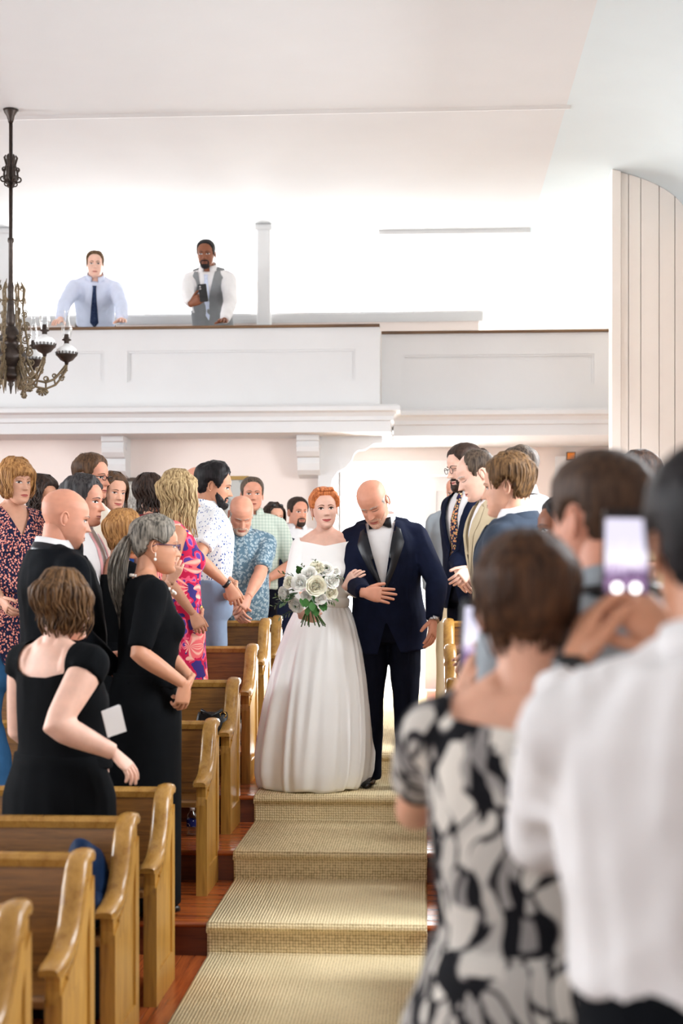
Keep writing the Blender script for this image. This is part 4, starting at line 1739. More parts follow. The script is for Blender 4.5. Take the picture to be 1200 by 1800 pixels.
def make_collar(F, root, mat, r=None, open_=22, drop=0.050, name='collar', h=0.035, tipdrop=0.03):
    """stand and fall collar round the neck"""
    r = r or (0.060 if F.fem else 0.070 + 0.006 * F.fat)
    mb = MB()
    rings = []
    for i in range(25):
        a = R(open_ + (360 - 2 * open_) * i / 24 - 90)
        ca, sa = math.cos(a), math.sin(a)
        tip = tipdrop * math.exp(-((min(i, 24 - i)) / 3.0) ** 2)
        fz = 1.478 + 0.018 * max(0, sa)             # higher at the back

        def P(rr, z):
            return F.T @ Vector((ca * rr * 1.0, 0.018 + sa * rr * 0.98, z))
        rings.append([P(r - 0.002, fz - 0.02), P(r, fz + h), P(r + 0.006, fz + h + 0.002), P(r + 0.02 + tip * 0.4, fz - drop * 0.3 - tip), P(r + 0.014, fz - drop * 0.3 - tip), P(r + 0.006, fz - 0.0)])
    mb.loft(rings)
    return mb.build(name, mat, root)


def make_tie(F, root, G, mat, x=0.0, z0=1.455, z1=1.06, w=0.038, name='tie', off=0.012):
    mb = MB()
    zs = [z0 - 0.015, z0 - 0.05, z0 - 0.2, z1 + 0.05, z1]
    ws = [0.35 * w, 0.42 * w, 0.75 * w, w, 0.05 * w]
    panel(mb, G, F, [(x - a, z) for a, z in zip(ws, zs)], [(x + a, z) for a, z in zip(ws, zs)], off, 16, 3)
    kn = front_y(G, F, x, z0 - 0.005, 0.012)
    kn2 = front_y(G, F, x, z0 - 0.04, 0.014)
    mb.tube([kn, kn2], [(0.018 * F.s, 0.012 * F.s), (0.011 * F.s, 0.010 * F.s)], 8, up=(1, 0, 0))
    return mb.build(name, mat, root)


def make_bowtie(F, root, mat, z=1.475, y=-0.058):
    mb = MB()
    for sg in (-1, 1):
        rings = []
        for x, h, t in ((0.004, 0.012, 0.010), (0.02, 0.018, 0.012), (0.045, 0.030, 0.010), (0.062, 0.033, 0.007), (0.064, 0.028, 0.004)):
            rings.append([F.T @ Vector((sg * x, y - 0.012 + t * math.cos(2 * PI * j / 10), z + h * math.sin(2 * PI * j / 10) * (1.0 if abs(math.sin(2 * PI * j / 10)) < 0.99 else 0.85))) for j in range(10)])
        mb.loft(rings)
    mb.ell(F.T @ Vector((0, y - 0.016, z)), (0.013 * F.s, 0.010 * F.s, 0.017 * F.s), 10, 8)
    return mb.build('bow_tie', mat, root)


def make_jacket(F, root, mat, arms, lapel_m, shirt_m, button=1.10, g=0.028, hem=0.76, seed=3, vox=0.010, collar=True, flare=0.4, lap=0.055, frac=1.95, shirt=True, fold=0.004, vopen=0.085):
    """shirt front, jacket with open V, lapels"""
    if shirt:
        GS = make_top(F, root, 'shirt', shirt_m, arms, 0.010, 0.90, 1.47, 0.2, 0.011, 0.002, seed + 20)
        make_collar(F, root, shirt_m)
    else:
        GS = None
    zt = 1.475

    def cut(q):
        w = (q[:, 2] - button) / (zt - button) * vopen
        gfr = np.minimum(w - np.abs(q[:, 0]), -(q[:, 1] + 0.03))
        neckc = 0.082 - np.sqrt(q[:, 0] ** 2 + (q[:, 1] - 0.018) ** 2)
        nk = np.minimum(neckc, q[:, 2] - 1.44)
        bot = np.minimum((0.93 - q[:, 2]) * 0.35 - np.abs(q[:, 0]), -(q[:, 1] + 0.03))
        return np.maximum(np.maximum(gfr, nk), bot)
    G = make_top(F, root, 'jacket', mat, arms, g, hem, 1.475, frac, vox, fold, seed, cut, bust=F.fem, sleeve_g=g * 0.62, flare=flare)
    mb = MB()
    for sg in (-1, 1):
        inner = [(sg * 0.004, button), (sg * vopen * 0.36, button + 0.14), (sg * vopen * 0.80, button + 0.30), (sg * vopen * 0.93, zt - 0.02)]
        outer = [(sg * 0.008, button), (sg * (vopen * 0.36 + lap * 0.75), button + 0.13), (sg * (vopen * 0.80 + lap * 1.05), button + 0.265), (sg * (vopen * 0.93 + lap * 0.55), zt - 0.045)]
        panel(mb, G, F, inner, outer, 0.009, 16, 4)
    if collar:      # rolled collar at the back of the neck
        rings = []
        for i in range(13):
            a = R(-8 + 196 * i / 12)
            ca, sa = math.cos(a), math.sin(a)

            def P(rr, z):
                return F.T @ Vector((ca * rr, 0.018 + sa * rr, z))
            z0 = 1.465 + 0.02 * max(0, sa)
            rings.append([P(0.078, z0 - 0.01), P(0.080, z0 + 0.022), P(0.088, z0 + 0.024), P(0.112, z0 - 0.028), P(0.102, z0 - 0.032), P(0.088, z0 - 0.005)])
        mb.loft(rings)
    mb.build('lapels', lapel_m, root)
    return G, GS


def glasses(F, root, mat, w=0.085, h=0.055, rect=True):
    mb = MB()
    for sg in (-1, 1):
        c = Vector((sg * 0.128, -0.43, 0.0))
        pts = []
        for j in range(17):
            a = 2 * PI * j / 16
            ca, sa = math.cos(a), math.sin(a)
            e = 0.6 if rect else 1.0
            pts.append(F.Mh @ (c + Vector((w * math.copysign(abs(ca) ** e, ca), 0.01 * abs(ca), h * math.copysign(abs(sa) ** e, sa)))))
        mb.tube(pts, 0.0022, 6)
        mb.tube([F.Mh @ Vector((sg * 0.215, -0.42, 0.02)), F.Mh @ Vector((sg * 0.30, -0.25, 0.025)), F.Mh @ Vector((sg * 0.325, 0.02, 0.02)), F.Mh @ Vector((sg * 0.325, 0.1, -0.03))], 0.0022, 6)
    mb.tube([F.Mh @ Vector((-0.05, -0.44, 0.015)), F.Mh @ Vector((0, -0.455, 0.025)), F.Mh @ Vector((0.05, -0.44, 0.015))], 0.002, 6)
    return mb.build('glasses', mat, root)


def wrist_band(F, root, arm, mat, t=0.93, name='watch', face=None, r=0.034, w=0.012):
    S, E, Wt = arm['j']
    p = E.lerp(Wt, t)
    d = (Wt - E).normalized()
    k = arm_radii(F)
    mb = MB()
    rr = max(0.026 * k + 0.004, r * k * 0.9)
    mb.tube([p - d * w, p - d * w * 0.5, p + d * w * 0.5, p + d * w], [rr - 0.003, rr, rr, rr - 0.003], 16)
    if face is not None:
        fv = Vector(face).normalized()
        fv = (F.Wi.to_3x3() @ fv)
        fv = (fv - d * fv.dot(d)).normalized()
        mb.tube([p + fv * (rr - 0.004), p + fv * (rr + 0.006)], 0.019, 16)
    return mb.build(name, mat, root)


def default_arms(F, arms):
    out = {}
    for sg, key in ((1, 'L'), (-1, 'R')):
        a = dict((arms or {}).get(key) or {})
        if 'w' not in a:
            a['w'] = (sg * 0.235 * F.wide, 0.01, 0.83)
        a['j'] = solve_arm(F, sg, a['w'], a.get('pole'))
        out[sg] = a
    return out
# ---------------------------------------------------------------- people
def person(label, head, d, skin='fair', brow=None, eyes='open', smile=0.0, teeth=False, arms=None, vox=0.010, hk=None, group=None, hands=True, makeup=False, lipc=None, iris=None, **kw):
    F = figure(head, d, **kw)
    root = empty('person', F.loc, F.facing, label, 'person', group)
    A = default_arms(F, arms)
    H = Head(fem=F.fem, smile=smile, **(hk or {}))
    face = dict(brow_m=brow, eyes=eyes, smile=smile, fem=F.fem, lips=lipc or lip_mat(skin), teeth=teeth, iris=iris, makeup=makeup)
    build_body(F, root, A, skin_mat(skin), H, face, vox, hands)
    F.root, F.A, F.H = root, A, H
    return F


def hair_obj(F, v, f, mat, lock_paths=None, lw=(0.035, 0.012), name='hair', thick=0.55):
    mb = MB()
    if v is not None:
        mb.add([tuple(p) for p in v], f)
    if lock_paths:
        locks(mb, lock_paths, lw[0], lw[1], thick)
    mb.v = [tuple(F.Mh @ Vector(p)) for p in mb.v]
    return mb.build(name, mat, F.root, fix=False)


def short_hair(F, mat, line='short', thick=0.05, top=1.3, seed=1, rough=0.25, tufts=0, **kw):
    v, f = hair_shell(F.H, line, thick, top, seed, rough, **kw)
    L = []
    if tufts:      # combed tufts lying back from the front hairline
        g = random.Random(seed)
        for i in range(tufts):
            a = R(g.uniform(-75, 75))
            zz = g.uniform(0.33, 0.46)
            x, y = surf_r(F.H, a, zz)
            p = []
            for k in range(6):
                t = k / 5
                zz2 = zz + 0.10 * math.sin(PI * t * 0.6)
                p.append((x * (1 - 0.35 * t), y + 0.32 * t, min(0.56, zz2 + thick * top * 0.7)))
            L.append(p)
    return hair_obj(F, v, f, mat, L, (0.030, 0.010))


def beard(F, mat, zlo=-0.52, thick=0.03, top=-0.20, side=70, mous=True, seed=3, full=True):
    H = F.H
    z = H.P[..., 2]
    x = H.P[..., 0]
    ph = np.abs(np.broadcast_to(PHI[None, :], z.shape)) * 180 / PI
    edge = np.where(ph < 30, -0.335, np.where(ph < side, -0.335 + (top + 0.335 + 0.08) * (ph - 30) / (side - 30), top))
    m = np.clip((edge - z) / 0.05, 0, 1) * np.clip((side + 8 - ph) / 8, 0, 1)
    if mous:
        m = np.maximum(m, np.clip(1 - np.abs(z + 0.225) / 0.028, 0, 1) * np.clip((0.125 - np.abs(x)) / 0.03, 0, 1) * (ph < 60))
        m = np.maximum(m, np.clip(1 - np.abs(z + 0.29) / 0.07, 0, 1) * np.clip(1 - np.abs(np.abs(x) - 0.135) / 0.03, 0, 1) * (ph < 60))
    if not full:
        m = m * np.clip((0.17 - np.abs(x)) / 0.04, 0, 1)
    mf = m.reshape(-1)
    v = H.v.copy()
    dist = np.where(mf > 0.02, thick * mf * (1 + 0.35 * waves(v, seed, 60, (1, 1, 0.6))) + 0.004, -0.02)
    v = v + H.n * dist[:, None]
    on = mf > 0.02
    fs = [f for f in HEADF if any(on[i] for i in f)]
    return hair_obj(F, v, fs, mat, name='beard')


HB = {
    'red': hair_mat('hair_copper_red', srgb(150, 74, 36), srgb(226, 140, 84)),
    'brown': hair_mat('hair_brown', srgb(46, 31, 21), srgb(98, 70, 46)),
    'dkbrown': hair_mat('hair_dark_brown', srgb(24, 16, 13), srgb(60, 42, 32)),
    'black': hair_mat('hair_black', srgb(9, 8, 10), srgb(34, 30, 32)),
    'grey': hair_mat('hair_grey_streaked', srgb(34, 32, 29), srgb(150, 142, 130)),
    'greybrown': hair_mat('hair_grey_brown', srgb(44, 34, 27), srgb(100, 84, 70)),
    'silver': hair_mat('hair_silver', srgb(128, 122, 114), srgb(206, 200, 190)),
    'blonde': hair_mat('hair_blonde', srgb(112, 86, 54), srgb(206, 180, 134)),
    'redblonde': hair_mat('hair_red_blonde', srgb(116, 74, 38), srgb(188, 140, 86)),
    'sandy': hair_mat('hair_sandy', srgb(56, 38, 22), srgb(116, 86, 54)),
    'salt': hair_mat('hair_salt_pepper', srgb(18, 17, 18), srgb(72, 68, 68)),
}
M_blackdress = mat_fabric('black_jersey', srgb(9, 11, 14), 0.9, 0.15)
M_tux = mat_fabric('black_suiting', srgb(10, 13, 18), 0.85, 0.15)
M_navy = mat_fabric('navy_suiting', srgb(17, 23, 44), 0.8, 0.15)
M_navytr = mat_fabric('navy_trousers', srgb(12, 15, 28), 0.85, 0.15)
M_satinb = mat_plain('black_satin', srgb(16, 18, 26), 0.35, 0.4, 0.1, 40)
M_white_sh = mat_fabric('white_shirting', srgb(228, 226, 226), 0.8, 0.02)
M_cream = mat_fabric('cream_cloth', srgb(232, 224, 208), 0.85, 0.03)
M_silver = mat_plain('silver_metal', srgb(190, 190, 192), 0.25, 0.5, 0.02, metal=1.0)
M_gold = mat_plain('gold_metal', srgb(214, 170, 90), 0.25, 0.5, 0.02, metal=1.0)
M_blackpl = mat_plain('black_plastic', srgb(14, 14, 16), 0.3, 0.5, 0.05)
M_pearl = mat_plain('pearl', srgb(238, 230, 220), 0.2, 0.6, 0.02)

# ---- bride
M_satin = mat_plain('ivory_satin', srgb(249, 248, 246), 0.36, 0.45, 0.01, 5)
F = person('bride in long-sleeved ivory satin gown holding a white bouquet', (570, 858), 8.36, 'pale', hair_mat('brow_auburn', srgb(92, 50, 28), srgb(120, 70, 42)), smile=0.85, makeup=True, vox=0.0075,
           hs=1.0, s=0.985, facing=4, yaw=6, pitch=-2, roll=-3, fem=True, wide=0.95, hairtop=0.06, hk=dict(jaw=0.97, nose=0.85), lipc=mat_plain('lipstick_rose', srgb(176, 84, 80), 0.4, 0.4),
           arms={'R': dict(w=('p', 531, 1082, 8.10), pole=(-0.8, 0.35, -0.5), palm=(1.0, 0.2, 0.1), dir=(0.75, -0.55, -0.05), curl=0.75, thumb=0.3),
                 'L': dict(w=('p', 608, 1030, 8.16), pole=(0.35, 0.9, -0.5), dirp=(632, 1000, 8.10), palmw=(0.3, 1, -0.2), curl=0.45)})
BRIDE = F


def boat(zc, k=0.0, r=0.15, dip=0.0, lim=0.2):
    def c(q):
        return q[:, 2] - (zc + k * np.abs(q[:, 0]) - dip * np.exp(-(q[:, 0] / 0.08) ** 2) * (q[:, 1] < 0)) - 10 * np.maximum(0, np.abs(q[:, 0]) - lim)
    return c


make_top(F, F.root, 'bodice', M_satin, F.A, 0.007, 1.02, 1.46, 1.80, 0.0085, 0.0012, 4, cut=boat(1.400, 0.16, lim=0.150, dip=0.006), sleeve_g=0.008, bustk=0.95, smooth=16)


def bride_skirt(F):
    n = 220
    rings = []
    zw = 1.055 * F.s + F.dz
    g = np.random.default_rng(5)
    folds_ = []
    for k in range(26):
        folds_.append((2 * PI * (k + g.uniform(-0.35, 0.35)) / 26, g.uniform(0.045, 0.13), g.uniform(0.35, 1.0), g.uniform(-0.12, 0.12)))
    prof = [(0.0, 0.134, 0.105), (0.04, 0.165, 0.135), (0.12, 0.205, 0.175), (0.25, 0.25, 0.22), (0.40, 0.288, 0.26), (0.55, 0.318, 0.29), (0.70, 0.338, 0.315), (0.82, 0.347, 0.325), (0.92, 0.343, 0.325), (0.98, 0.325, 0.31), (1.0, 0.312, 0.30)]
    for i in range(49):
        t = i / 48
        rx = np.interp(t, [p[0] for p in prof], [p[1] for p in prof])
        ry = np.interp(t, [p[0] for p in prof], [p[2] for p in prof])
        z = zw * (1 - t) + 0.016 * t
        rg = []
        for j in range(n):
            a = 2 * PI * j / n
            w = 0
            for (c, wd, am, dr) in folds_:
                da = (a - c - dr * t + PI) % (2 * PI) - PI
                w += am * math.exp(-(da / wd) ** 2)
            gath = 0.018 * math.sin(a * 34 + 2 * math.sin(a * 5)) * math.exp(-t / 0.10) * min(1, t / 0.02)
            k = 1 + (w - 0.6) * 0.125 * min(1, t * 2.2) * (0.6 + 0.4 * t) + gath
            hemw = 0.010 * math.sin(a * 7 + 1) * max(0, t - 0.9) * 10
            rg.append((-0.012 - 0.07 * t + rx * k * math.cos(a), 0.01 + 0.04 * t + ry * k * math.sin(a), max(0.014, z + (hemw if t > 0.9 else 0))))
        rings.append(rg)
    return MB().loft(rings).build('skirt', M_satin, F.root)


bride_skirt(F)
# sash seam and earrings
sash = MB()
rg = []
for i, z in enumerate((1.085, 1.075, 1.045, 1.035)):
    rg.append(ellring((0, -0.004, z), 0.139 - (0.004 if i in (0, 3) else 0) + 0.006, 0.105 - (0.004 if i in (0, 3) else 0) + 0.006, 40, M=F.T))
sash.loft(rg, False, False)
sash.build('waistband', M_satin, F.root)
er = MB()
for sg in (-1, 1):
    er.ell(F.Mh @ Vector((sg * 0.318, 0.03, -0.18)), (0.003, 0.003, 0.006), 8, 6)
    er.ell(F.Mh @ Vector((sg * 0.318, 0.03, -0.225)), (0.003, 0.003, 0.005), 8, 6)
er.build('earrings', M_gold, F.root)
# swept-up hair: waved cap, rolled sides, low bun
v, f = hair_shell(F.H, 'back', 0.075, 1.35, 3, 0.16, freq=16, edge=0.05)
L = []
g_ = random.Random(4)
for i in range(70):
    sg = 1 if i % 2 else -1
    a0 = R(g_.uniform(6, 66)) * sg
    z0 = float(LINES['back'](np.array(a0))) + 0.03
    pts = []
    for k in range(10):
        t = k / 9
        a = a0 + sg * (R(165) - abs(a0)) * t
        zz = z0 + (0.16 * math.sin(PI * t) + (-0.10 - z0 + 0.10) * t * 0.55)
        x, y = surf_r(F.H, a, zz)
        q = 1.10 + 0.13 * math.sin(PI * min(1, t * 1.5)) + 0.02 * math.sin(8 * t + i)
        pts.append((x * q, y * q, zz * 1.06 + 0.03 * math.sin(PI * t)))
    L.append(pts)
for i in range(18):      # crown wave
    x0 = g_.uniform(-0.16, 0.2)
    pts = []
    for k in range(9):
        t = k / 8
        y = -0.33 + 0.72 * t
        pts.append((x0 * (1 - 0.2 * t) + 0.03 * math.sin(5 * t + i), y, 0.40 + 0.20 * math.sin(PI * min(1, t * 0.85 + 0.1)) - 0.22 * t * t))
    L.append(pts)
for i in range(22):      # bun
    a = 2 * PI * i / 22
    pts = []
    for k in range(8):
        t = k / 7
        b = a + t * 2.6
        r = 0.20 * math.sin(PI * (0.12 + 0.76 * t))
        pts.append((r * math.cos(b), 0.42 + 0.20 * t, -0.08 + r * math.sin(b)))
    L.append(pts)
hair_obj(F, v, f, HB['red'], L, (0.040, 0.016))

# ---- her escort
F = person('bald man in navy tuxedo and bow tie escorting the bride', (654, 843), 8.28, 'ruddy', HB['silver'], eyes='closed', vox=0.009,
           hs=1.07, s=1.045, facing=-4, yaw=-12, pitch=38, roll=-9, lean=5, side=-4, fat=0.15, hairtop=0.0, hk=dict(jaw=1.0, nose=1.15), wide=1.02, neck=0.02,
           arms={'R': dict(w=('p', 640, 1042, 7.98), pole=(-0.25, 0.5, -1), dirp=(690, 1048, 7.94), palmw=(0, 1, -0.15), curl=0.10, thumb=0.55, spread=0.22),
                 'L': dict(w=('p', 762, 1092, 8.12), pole=(0.9, 0.6, 0), dirp=(756, 1145, 8.02), palmw=(-0.9, 0.5, 0), curl=0.22)})
DAD = F
F.stride = -0.06
G, GS = make_jacket(F, F.root, M_navy, F.A, M_satinb, M_white_sh, 1.09, 0.030, 0.74, 8, 0.009, lap=0.062)
make_bowtie(F, F.root, M_satinb, 1.470, -0.075)
make_trousers(F, F.root, M_navytr, 0.018, 0.011, 4, wide=1.12)
make_shoes(F, F.root, None, 0.30)
wrist_band(F, F.root, F.A[1], M_silver, 0.97, 'watch', (0.3, -1, 0.1))
short_hair(F, HB['silver'], 'receding', 0.012, 1.0, 5, 0.3, tmax=lambda ph: np.where(np.abs(ph) > R(60), 0.12, -1.0))
beard(F, mat_plain('stubble_grey', srgb(204, 160, 138), 0.8, 0.1, 0.2, 120), thick=0.003, seed=5)
# ---------------------------------------------------------------- printed cloths
def mat_plaid(name, ground, line, scale=55.0):
    m, nt, p = nm(name)
    tc = N(nt, 'ShaderNodeTexCoord')
    sp = N(nt, 'ShaderNodeSeparateXYZ')
    nt.links.new(tc.outputs['Object'], sp.inputs[0])
    fac = None
    for ax, sc in (('X', scale), ('Z', scale)):
        w = N(nt, 'ShaderNodeMath', operation='MULTIPLY')
        w.inputs[1].default_value = sc
        nt.links.new(sp.outputs[ax], w.inputs[0])
        fr = N(nt, 'ShaderNodeMath', operation='FRACT')
        nt.links.new(w.outputs[0], fr.inputs[0])
        lt = N(nt, 'ShaderNodeMath', operation='LESS_THAN')
        lt.inputs[1].default_value = 0.28
        nt.links.new(fr.outputs[0], lt.inputs[0])
        if fac is None:
            fac = lt
        else:
            ad = N(nt, 'ShaderNodeMath', operation='ADD')
            nt.links.new(fac.outputs[0], ad.inputs[0])
            nt.links.new(lt.outputs[0], ad.inputs[1])
            fac = ad
    h = N(nt, 'ShaderNodeMath', operation='MULTIPLY')
    h.inputs[1].default_value = 0.5
    nt.links.new(fac.outputs[0], h.inputs[0])
    rp = ramp(nt, [(0.0, ground), (1.0, line)])
    nt.links.new(h.outputs[0], rp.inputs[0])
    nt.links.new(rp.outputs[0], p.inputs['Base Color'])
    p.inputs['Roughness'].default_value = 0.85
    p.inputs['Specular IOR Level'].default_value = 0.15
    return m


def mat_leaves(name, dark, light, mid, scale=25.0):
    """large pale leaf shapes on a dark ground"""
    m, nt, p = nm(name)
    tc = N(nt, 'ShaderNodeTexCoord')
    nz = N(nt, 'ShaderNodeTexNoise', i_Scale=6.0, i_Detail=1.0)
    nt.links.new(tc.outputs['Object'], nz.inputs['Vector'])
    va = N(nt, 'ShaderNodeVectorMath', operation='MULTIPLY_ADD')
    va.inputs[1].default_value = (0.16, 0.16, 0.16)
    nt.links.new(nz.outputs['Color'], va.inputs[0])
    nt.links.new(tc.outputs['Object'], va.inputs[2])
    fs = []
    for k, (rot, st) in enumerate((((0, 0.6, 0), (1, 1, 0.38)), ((0, -0.75, 0), (1, 1, 0.42)))):
        mp = N(nt, 'ShaderNodeMapping')
        mp.inputs['Rotation'].default_value = rot
        mp.inputs['Scale'].default_value = tuple(scale * s * (1 + 0.25 * k) for s in st)
        nt.links.new(va.outputs[0], mp.inputs[0])
        v = N(nt, 'ShaderNodeTexVoronoi', feature='DISTANCE_TO_EDGE', i_Scale=1.0)
        nt.links.new(mp.outputs[0], v.inputs['Vector'])
        c = N(nt, 'ShaderNodeTexVoronoi', i_Scale=1.0)
        nt.links.new(mp.outputs[0], c.inputs['Vector'])
        sx = N(nt, 'ShaderNodeSeparateXYZ')
        nt.links.new(c.outputs['Color'], sx.inputs[0])
        g1 = N(nt, 'ShaderNodeMapRange')
        g1.inputs['From Min'].default_value = 0.05
        g1.inputs['From Max'].default_value = 0.11
        nt.links.new(v.outputs['Distance'], g1.inputs['Value'])
        g2 = N(nt, 'ShaderNodeMath', operation='GREATER_THAN')
        g2.inputs[1].default_value = 0.42 if k == 0 else 0.60
        nt.links.new(sx.outputs['X'], g2.inputs[0])
        mu = N(nt, 'ShaderNodeMath', operation='MULTIPLY')
        nt.links.new(g1.outputs[0], mu.inputs[0])
        nt.links.new(g2.outputs[0], mu.inputs[1])
        sh = N(nt, 'ShaderNodeMath', operation='MULTIPLY')     # each leaf its own tone
        ms = N(nt, 'ShaderNodeMapRange')
        ms.inputs['To Min'].default_value = 0.45
        nt.links.new(sx.outputs['Y'], ms.inputs['Value'])
        nt.links.new(mu.outputs[0], sh.inputs[0])
        nt.links.new(ms.outputs[0], sh.inputs[1])
        fs.append(sh)
    mx = N(nt, 'ShaderNodeMath', operation='MAXIMUM')
    nt.links.new(fs[0].outputs[0], mx.inputs[0])
    nt.links.new(fs[1].outputs[0], mx.inputs[1])
    rp = ramp(nt, [(0.0, dark), (0.45, mid), (0.95, light)])
    nt.links.new(mx.outputs[0], rp.inputs[0])
    nt.links.new(rp.outputs[0], p.inputs['Base Color'])
    p.inputs['Roughness'].default_value = 0.8
    p.inputs['Specular IOR Level'].default_value = 0.2
    return m


def mat_mums(name):
    """big coral blossoms with rayed petals on crimson and violet"""
    m, nt, p = nm(name)
    L = nt.links.new

    def math_(op, a, b=None, c=None):
        n = N(nt, 'ShaderNodeMath', operation=op)
        for k, q in enumerate((a, b, c)):
            if q is None:
                continue
            if isinstance(q, (int, float)):
                n.inputs[k].default_value = q
            else:
                L(q, n.inputs[k])
        return n.outputs[0]
    tc = N(nt, 'ShaderNodeTexCoord')
    v = N(nt, 'ShaderNodeTexVoronoi', i_Scale=5.5, i_Randomness=0.75)
    L(tc.outputs['Object'], v.inputs['Vector'])
    sc = N(nt, 'ShaderNodeVectorMath', operation='SCALE')
    sc.inputs['Scale'].default_value = 5.5
    L(tc.outputs['Object'], sc.inputs[0])
    ps = N(nt, 'ShaderNodeVectorMath', operation='SCALE')
    ps.inputs['Scale'].default_value = 5.5
    L(v.outputs['Position'], ps.inputs[0])
    df = N(nt, 'ShaderNodeVectorMath', operation='SUBTRACT')
    L(sc.outputs[0], df.inputs[0])
    L(ps.outputs[0], df.inputs[1])
    sx = N(nt, 'ShaderNodeSeparateXYZ')
    L(df.outputs[0], sx.inputs[0])
    ang = math_('ARCTAN2', sx.outputs['Z'], math_('ADD', sx.outputs['X'], sx.outputs['Y']))
    ray = math_('SINE', math_('MULTIPLY_ADD', v.outputs['Distance'], 9.0, math_('MULTIPLY', ang, 11.0)))
    d = math_('MULTIPLY_ADD', ray, 0.055, v.outputs['Distance'])
    nz = N(nt, 'ShaderNodeTexNoise', i_Scale=16.0, i_Detail=1.0)
    L(tc.outputs['Object'], nz.inputs['Vector'])
    g = ramp(nt, [(0.0, srgb(62, 48, 124)), (0.46, srgb(206, 30, 78)), (0.58, srgb(240, 96, 130)), (0.66, srgb(96, 66, 158))], 'CONSTANT')
    L(nz.outputs['Fac'], g.inputs[0])
    petal = ramp(nt, [(0.0, srgb(255, 196, 178)), (0.5, srgb(244, 112, 116))])
    L(math_('MULTIPLY_ADD', ray, 0.5, 0.5), petal.inputs[0])
    mx = N(nt, 'ShaderNodeMix', data_type='RGBA')
    L(math_('LESS_THAN', d, 0.44), mx.inputs[0])
    L(g.outputs[0], mx.inputs[6])
    L(petal.outputs[0], mx.inputs[7])
    L(mx.outputs[2], p.inputs['Base Color'])
    p.inputs['Roughness'].default_value = 0.75
    p.inputs['Specular IOR Level'].default_value = 0.2
    return m


M_coral = mat_cells('navy_cloth_coral_sprigs', srgb(34, 38, 66), [(0.30, srgb(240, 186, 168)), (0.44, srgb(222, 128, 112))], 84, (1, 1, 0.8), warp=0.012)
M_mums = mat_mums('pink_blossom_print')
M_bluelf = mat_cells('white_cloth_blue_leaves', srgb(236, 238, 240), [(0.27, srgb(70, 98, 164))], 66, (1, 1, 0.6), warp=0.012)
M_damask = mat_cells('grey_blue_damask', srgb(92, 118, 134), [(0.20, srgb(196, 206, 206)), (0.34, srgb(112, 136, 150)), (0.46, srgb(178, 192, 196))], 52, warp=0.02)
M_plaid = mat_plaid('pale_green_check', srgb(206, 216, 204), srgb(164, 186, 172), 42)
M_bw = mat_leaves('black_white_leaf_print', srgb(12, 12, 18), srgb(222, 216, 206), srgb(120, 116, 116))
M_tieflo = mat_cells('floral_tie_print', srgb(40, 36, 66), [(0.3, srgb(226, 120, 96)), (0.45, srgb(222, 190, 120))], 60, warp=0.01)
M_tieblue = mat_cells('blue_dotted_tie', srgb(36, 48, 78), [(0.2, srgb(120, 140, 170))], 120)
M_ltblue = mat_fabric('pale_blue_shirting', srgb(206, 214, 234), 0.85, 0.03)
M_greyvest = mat_fabric('grey_waistcoat', srgb(132, 134, 136), 0.85, 0.06)
M_greyblue = mat_fabric('grey_blue_suiting', srgb(54, 62, 74), 0.8, 0.12)
M_slacks = mat_fabric('grey_blue_slacks', srgb(126, 142, 164), 0.85, 0.06)
M_denim = mat_fabric('blue_denim', srgb(44, 82, 118), 0.85, 0.12)
M_blue = mat_fabric('bright_blue_cloth', srgb(44, 88, 168), 0.8, 0.08)
M_olive = mat_fabric('olive_cloth', srgb(124, 120, 92), 0.85, 0.08)
M_pinkst = mat_fabric('pale_pink_ribbon', srgb(226, 170, 172), 0.8, 0.05)
M_greysh = mat_fabric('grey_shirting', srgb(150, 158, 164), 0.85, 0.05)
M_tan = mat_fabric('tan_cloth', srgb(196, 180, 150), 0.85, 0.04)
M_red = mat_fabric('dark_red_cloth', srgb(120, 40, 48), 0.8, 0.06)


def neck_cut(zc, r=0.095, front=0.0, vw=0.0):
    """scoop round the neck, deeper in front; vw adds a V of that half-width"""
    def c(q):
        rr = np.sqrt(q[:, 0] ** 2 + (q[:, 1] - 0.018) ** 2)
        base = np.minimum(r - rr, q[:, 2] - zc)
        if vw:
            w = (q[:, 2] - front) / (1.46 - front) * vw
            base = np.maximum(base, np.minimum(w - np.abs(q[:, 0]), -(q[:, 1] + 0.02)))
        return base
    return c


def shirt_man(F, mat, frac=1.95, trouser=None, seed=1, collar=True, hem=0.94, g=0.016, tie=None, tucked=True, placket=None, fold=0.0065, shoes=True, vox=0.0105):
    G = make_top(F, F.root, 'shirt', mat, F.A, g, hem, 1.47, frac, vox, fold, seed, sleeve_g=g * 0.9 + 0.004)
    if collar:
        make_collar(F, F.root, mat)
    if placket is not None:
        mb = MB()
        panel(mb, G, F, [(-0.014, 1.45), (-0.014, 1.2), (-0.014, 0.92)], [(0.014, 1.45), (0.014, 1.2), (0.014, 0.92)], 0.004, 18, 2)
        mb.build('placket', placket, F.root)
    if tie is not None:
        make_tie(F, F.root, G, tie)
    if trouser is not None:
        make_trousers(F, F.root, trouser, 0.024 if tucked else 0.010, 0.013, seed + 2)
        if shoes:
            make_shoes(F, F.root)
    return G


def dress(F, mat, frac=0.8, cut=None, waist=1.04, hem=0.12, spread=0.27, seed=1, g=0.012, fold=0.003, sleeve_g=None, vox=0.0105, pleats=0, amp=0.0, bustk=1.0, smooth=8, shoes=True, topz=1.465, depth=None):
    G = make_top(F, F.root, 'bodice', mat, F.A, g, waist - 0.06, topz, frac, vox, fold, seed, cut, sleeve_g=sleeve_g, bustk=bustk, smooth=smooth)
    make_skirt(F, F.root, 'skirt', mat, waist, hem, spread, depth, seed=seed, pleats=pleats, amp=amp, g=g + 0.004)
    if shoes:
        make_shoes(F, F.root, None, 0.24)
    return G


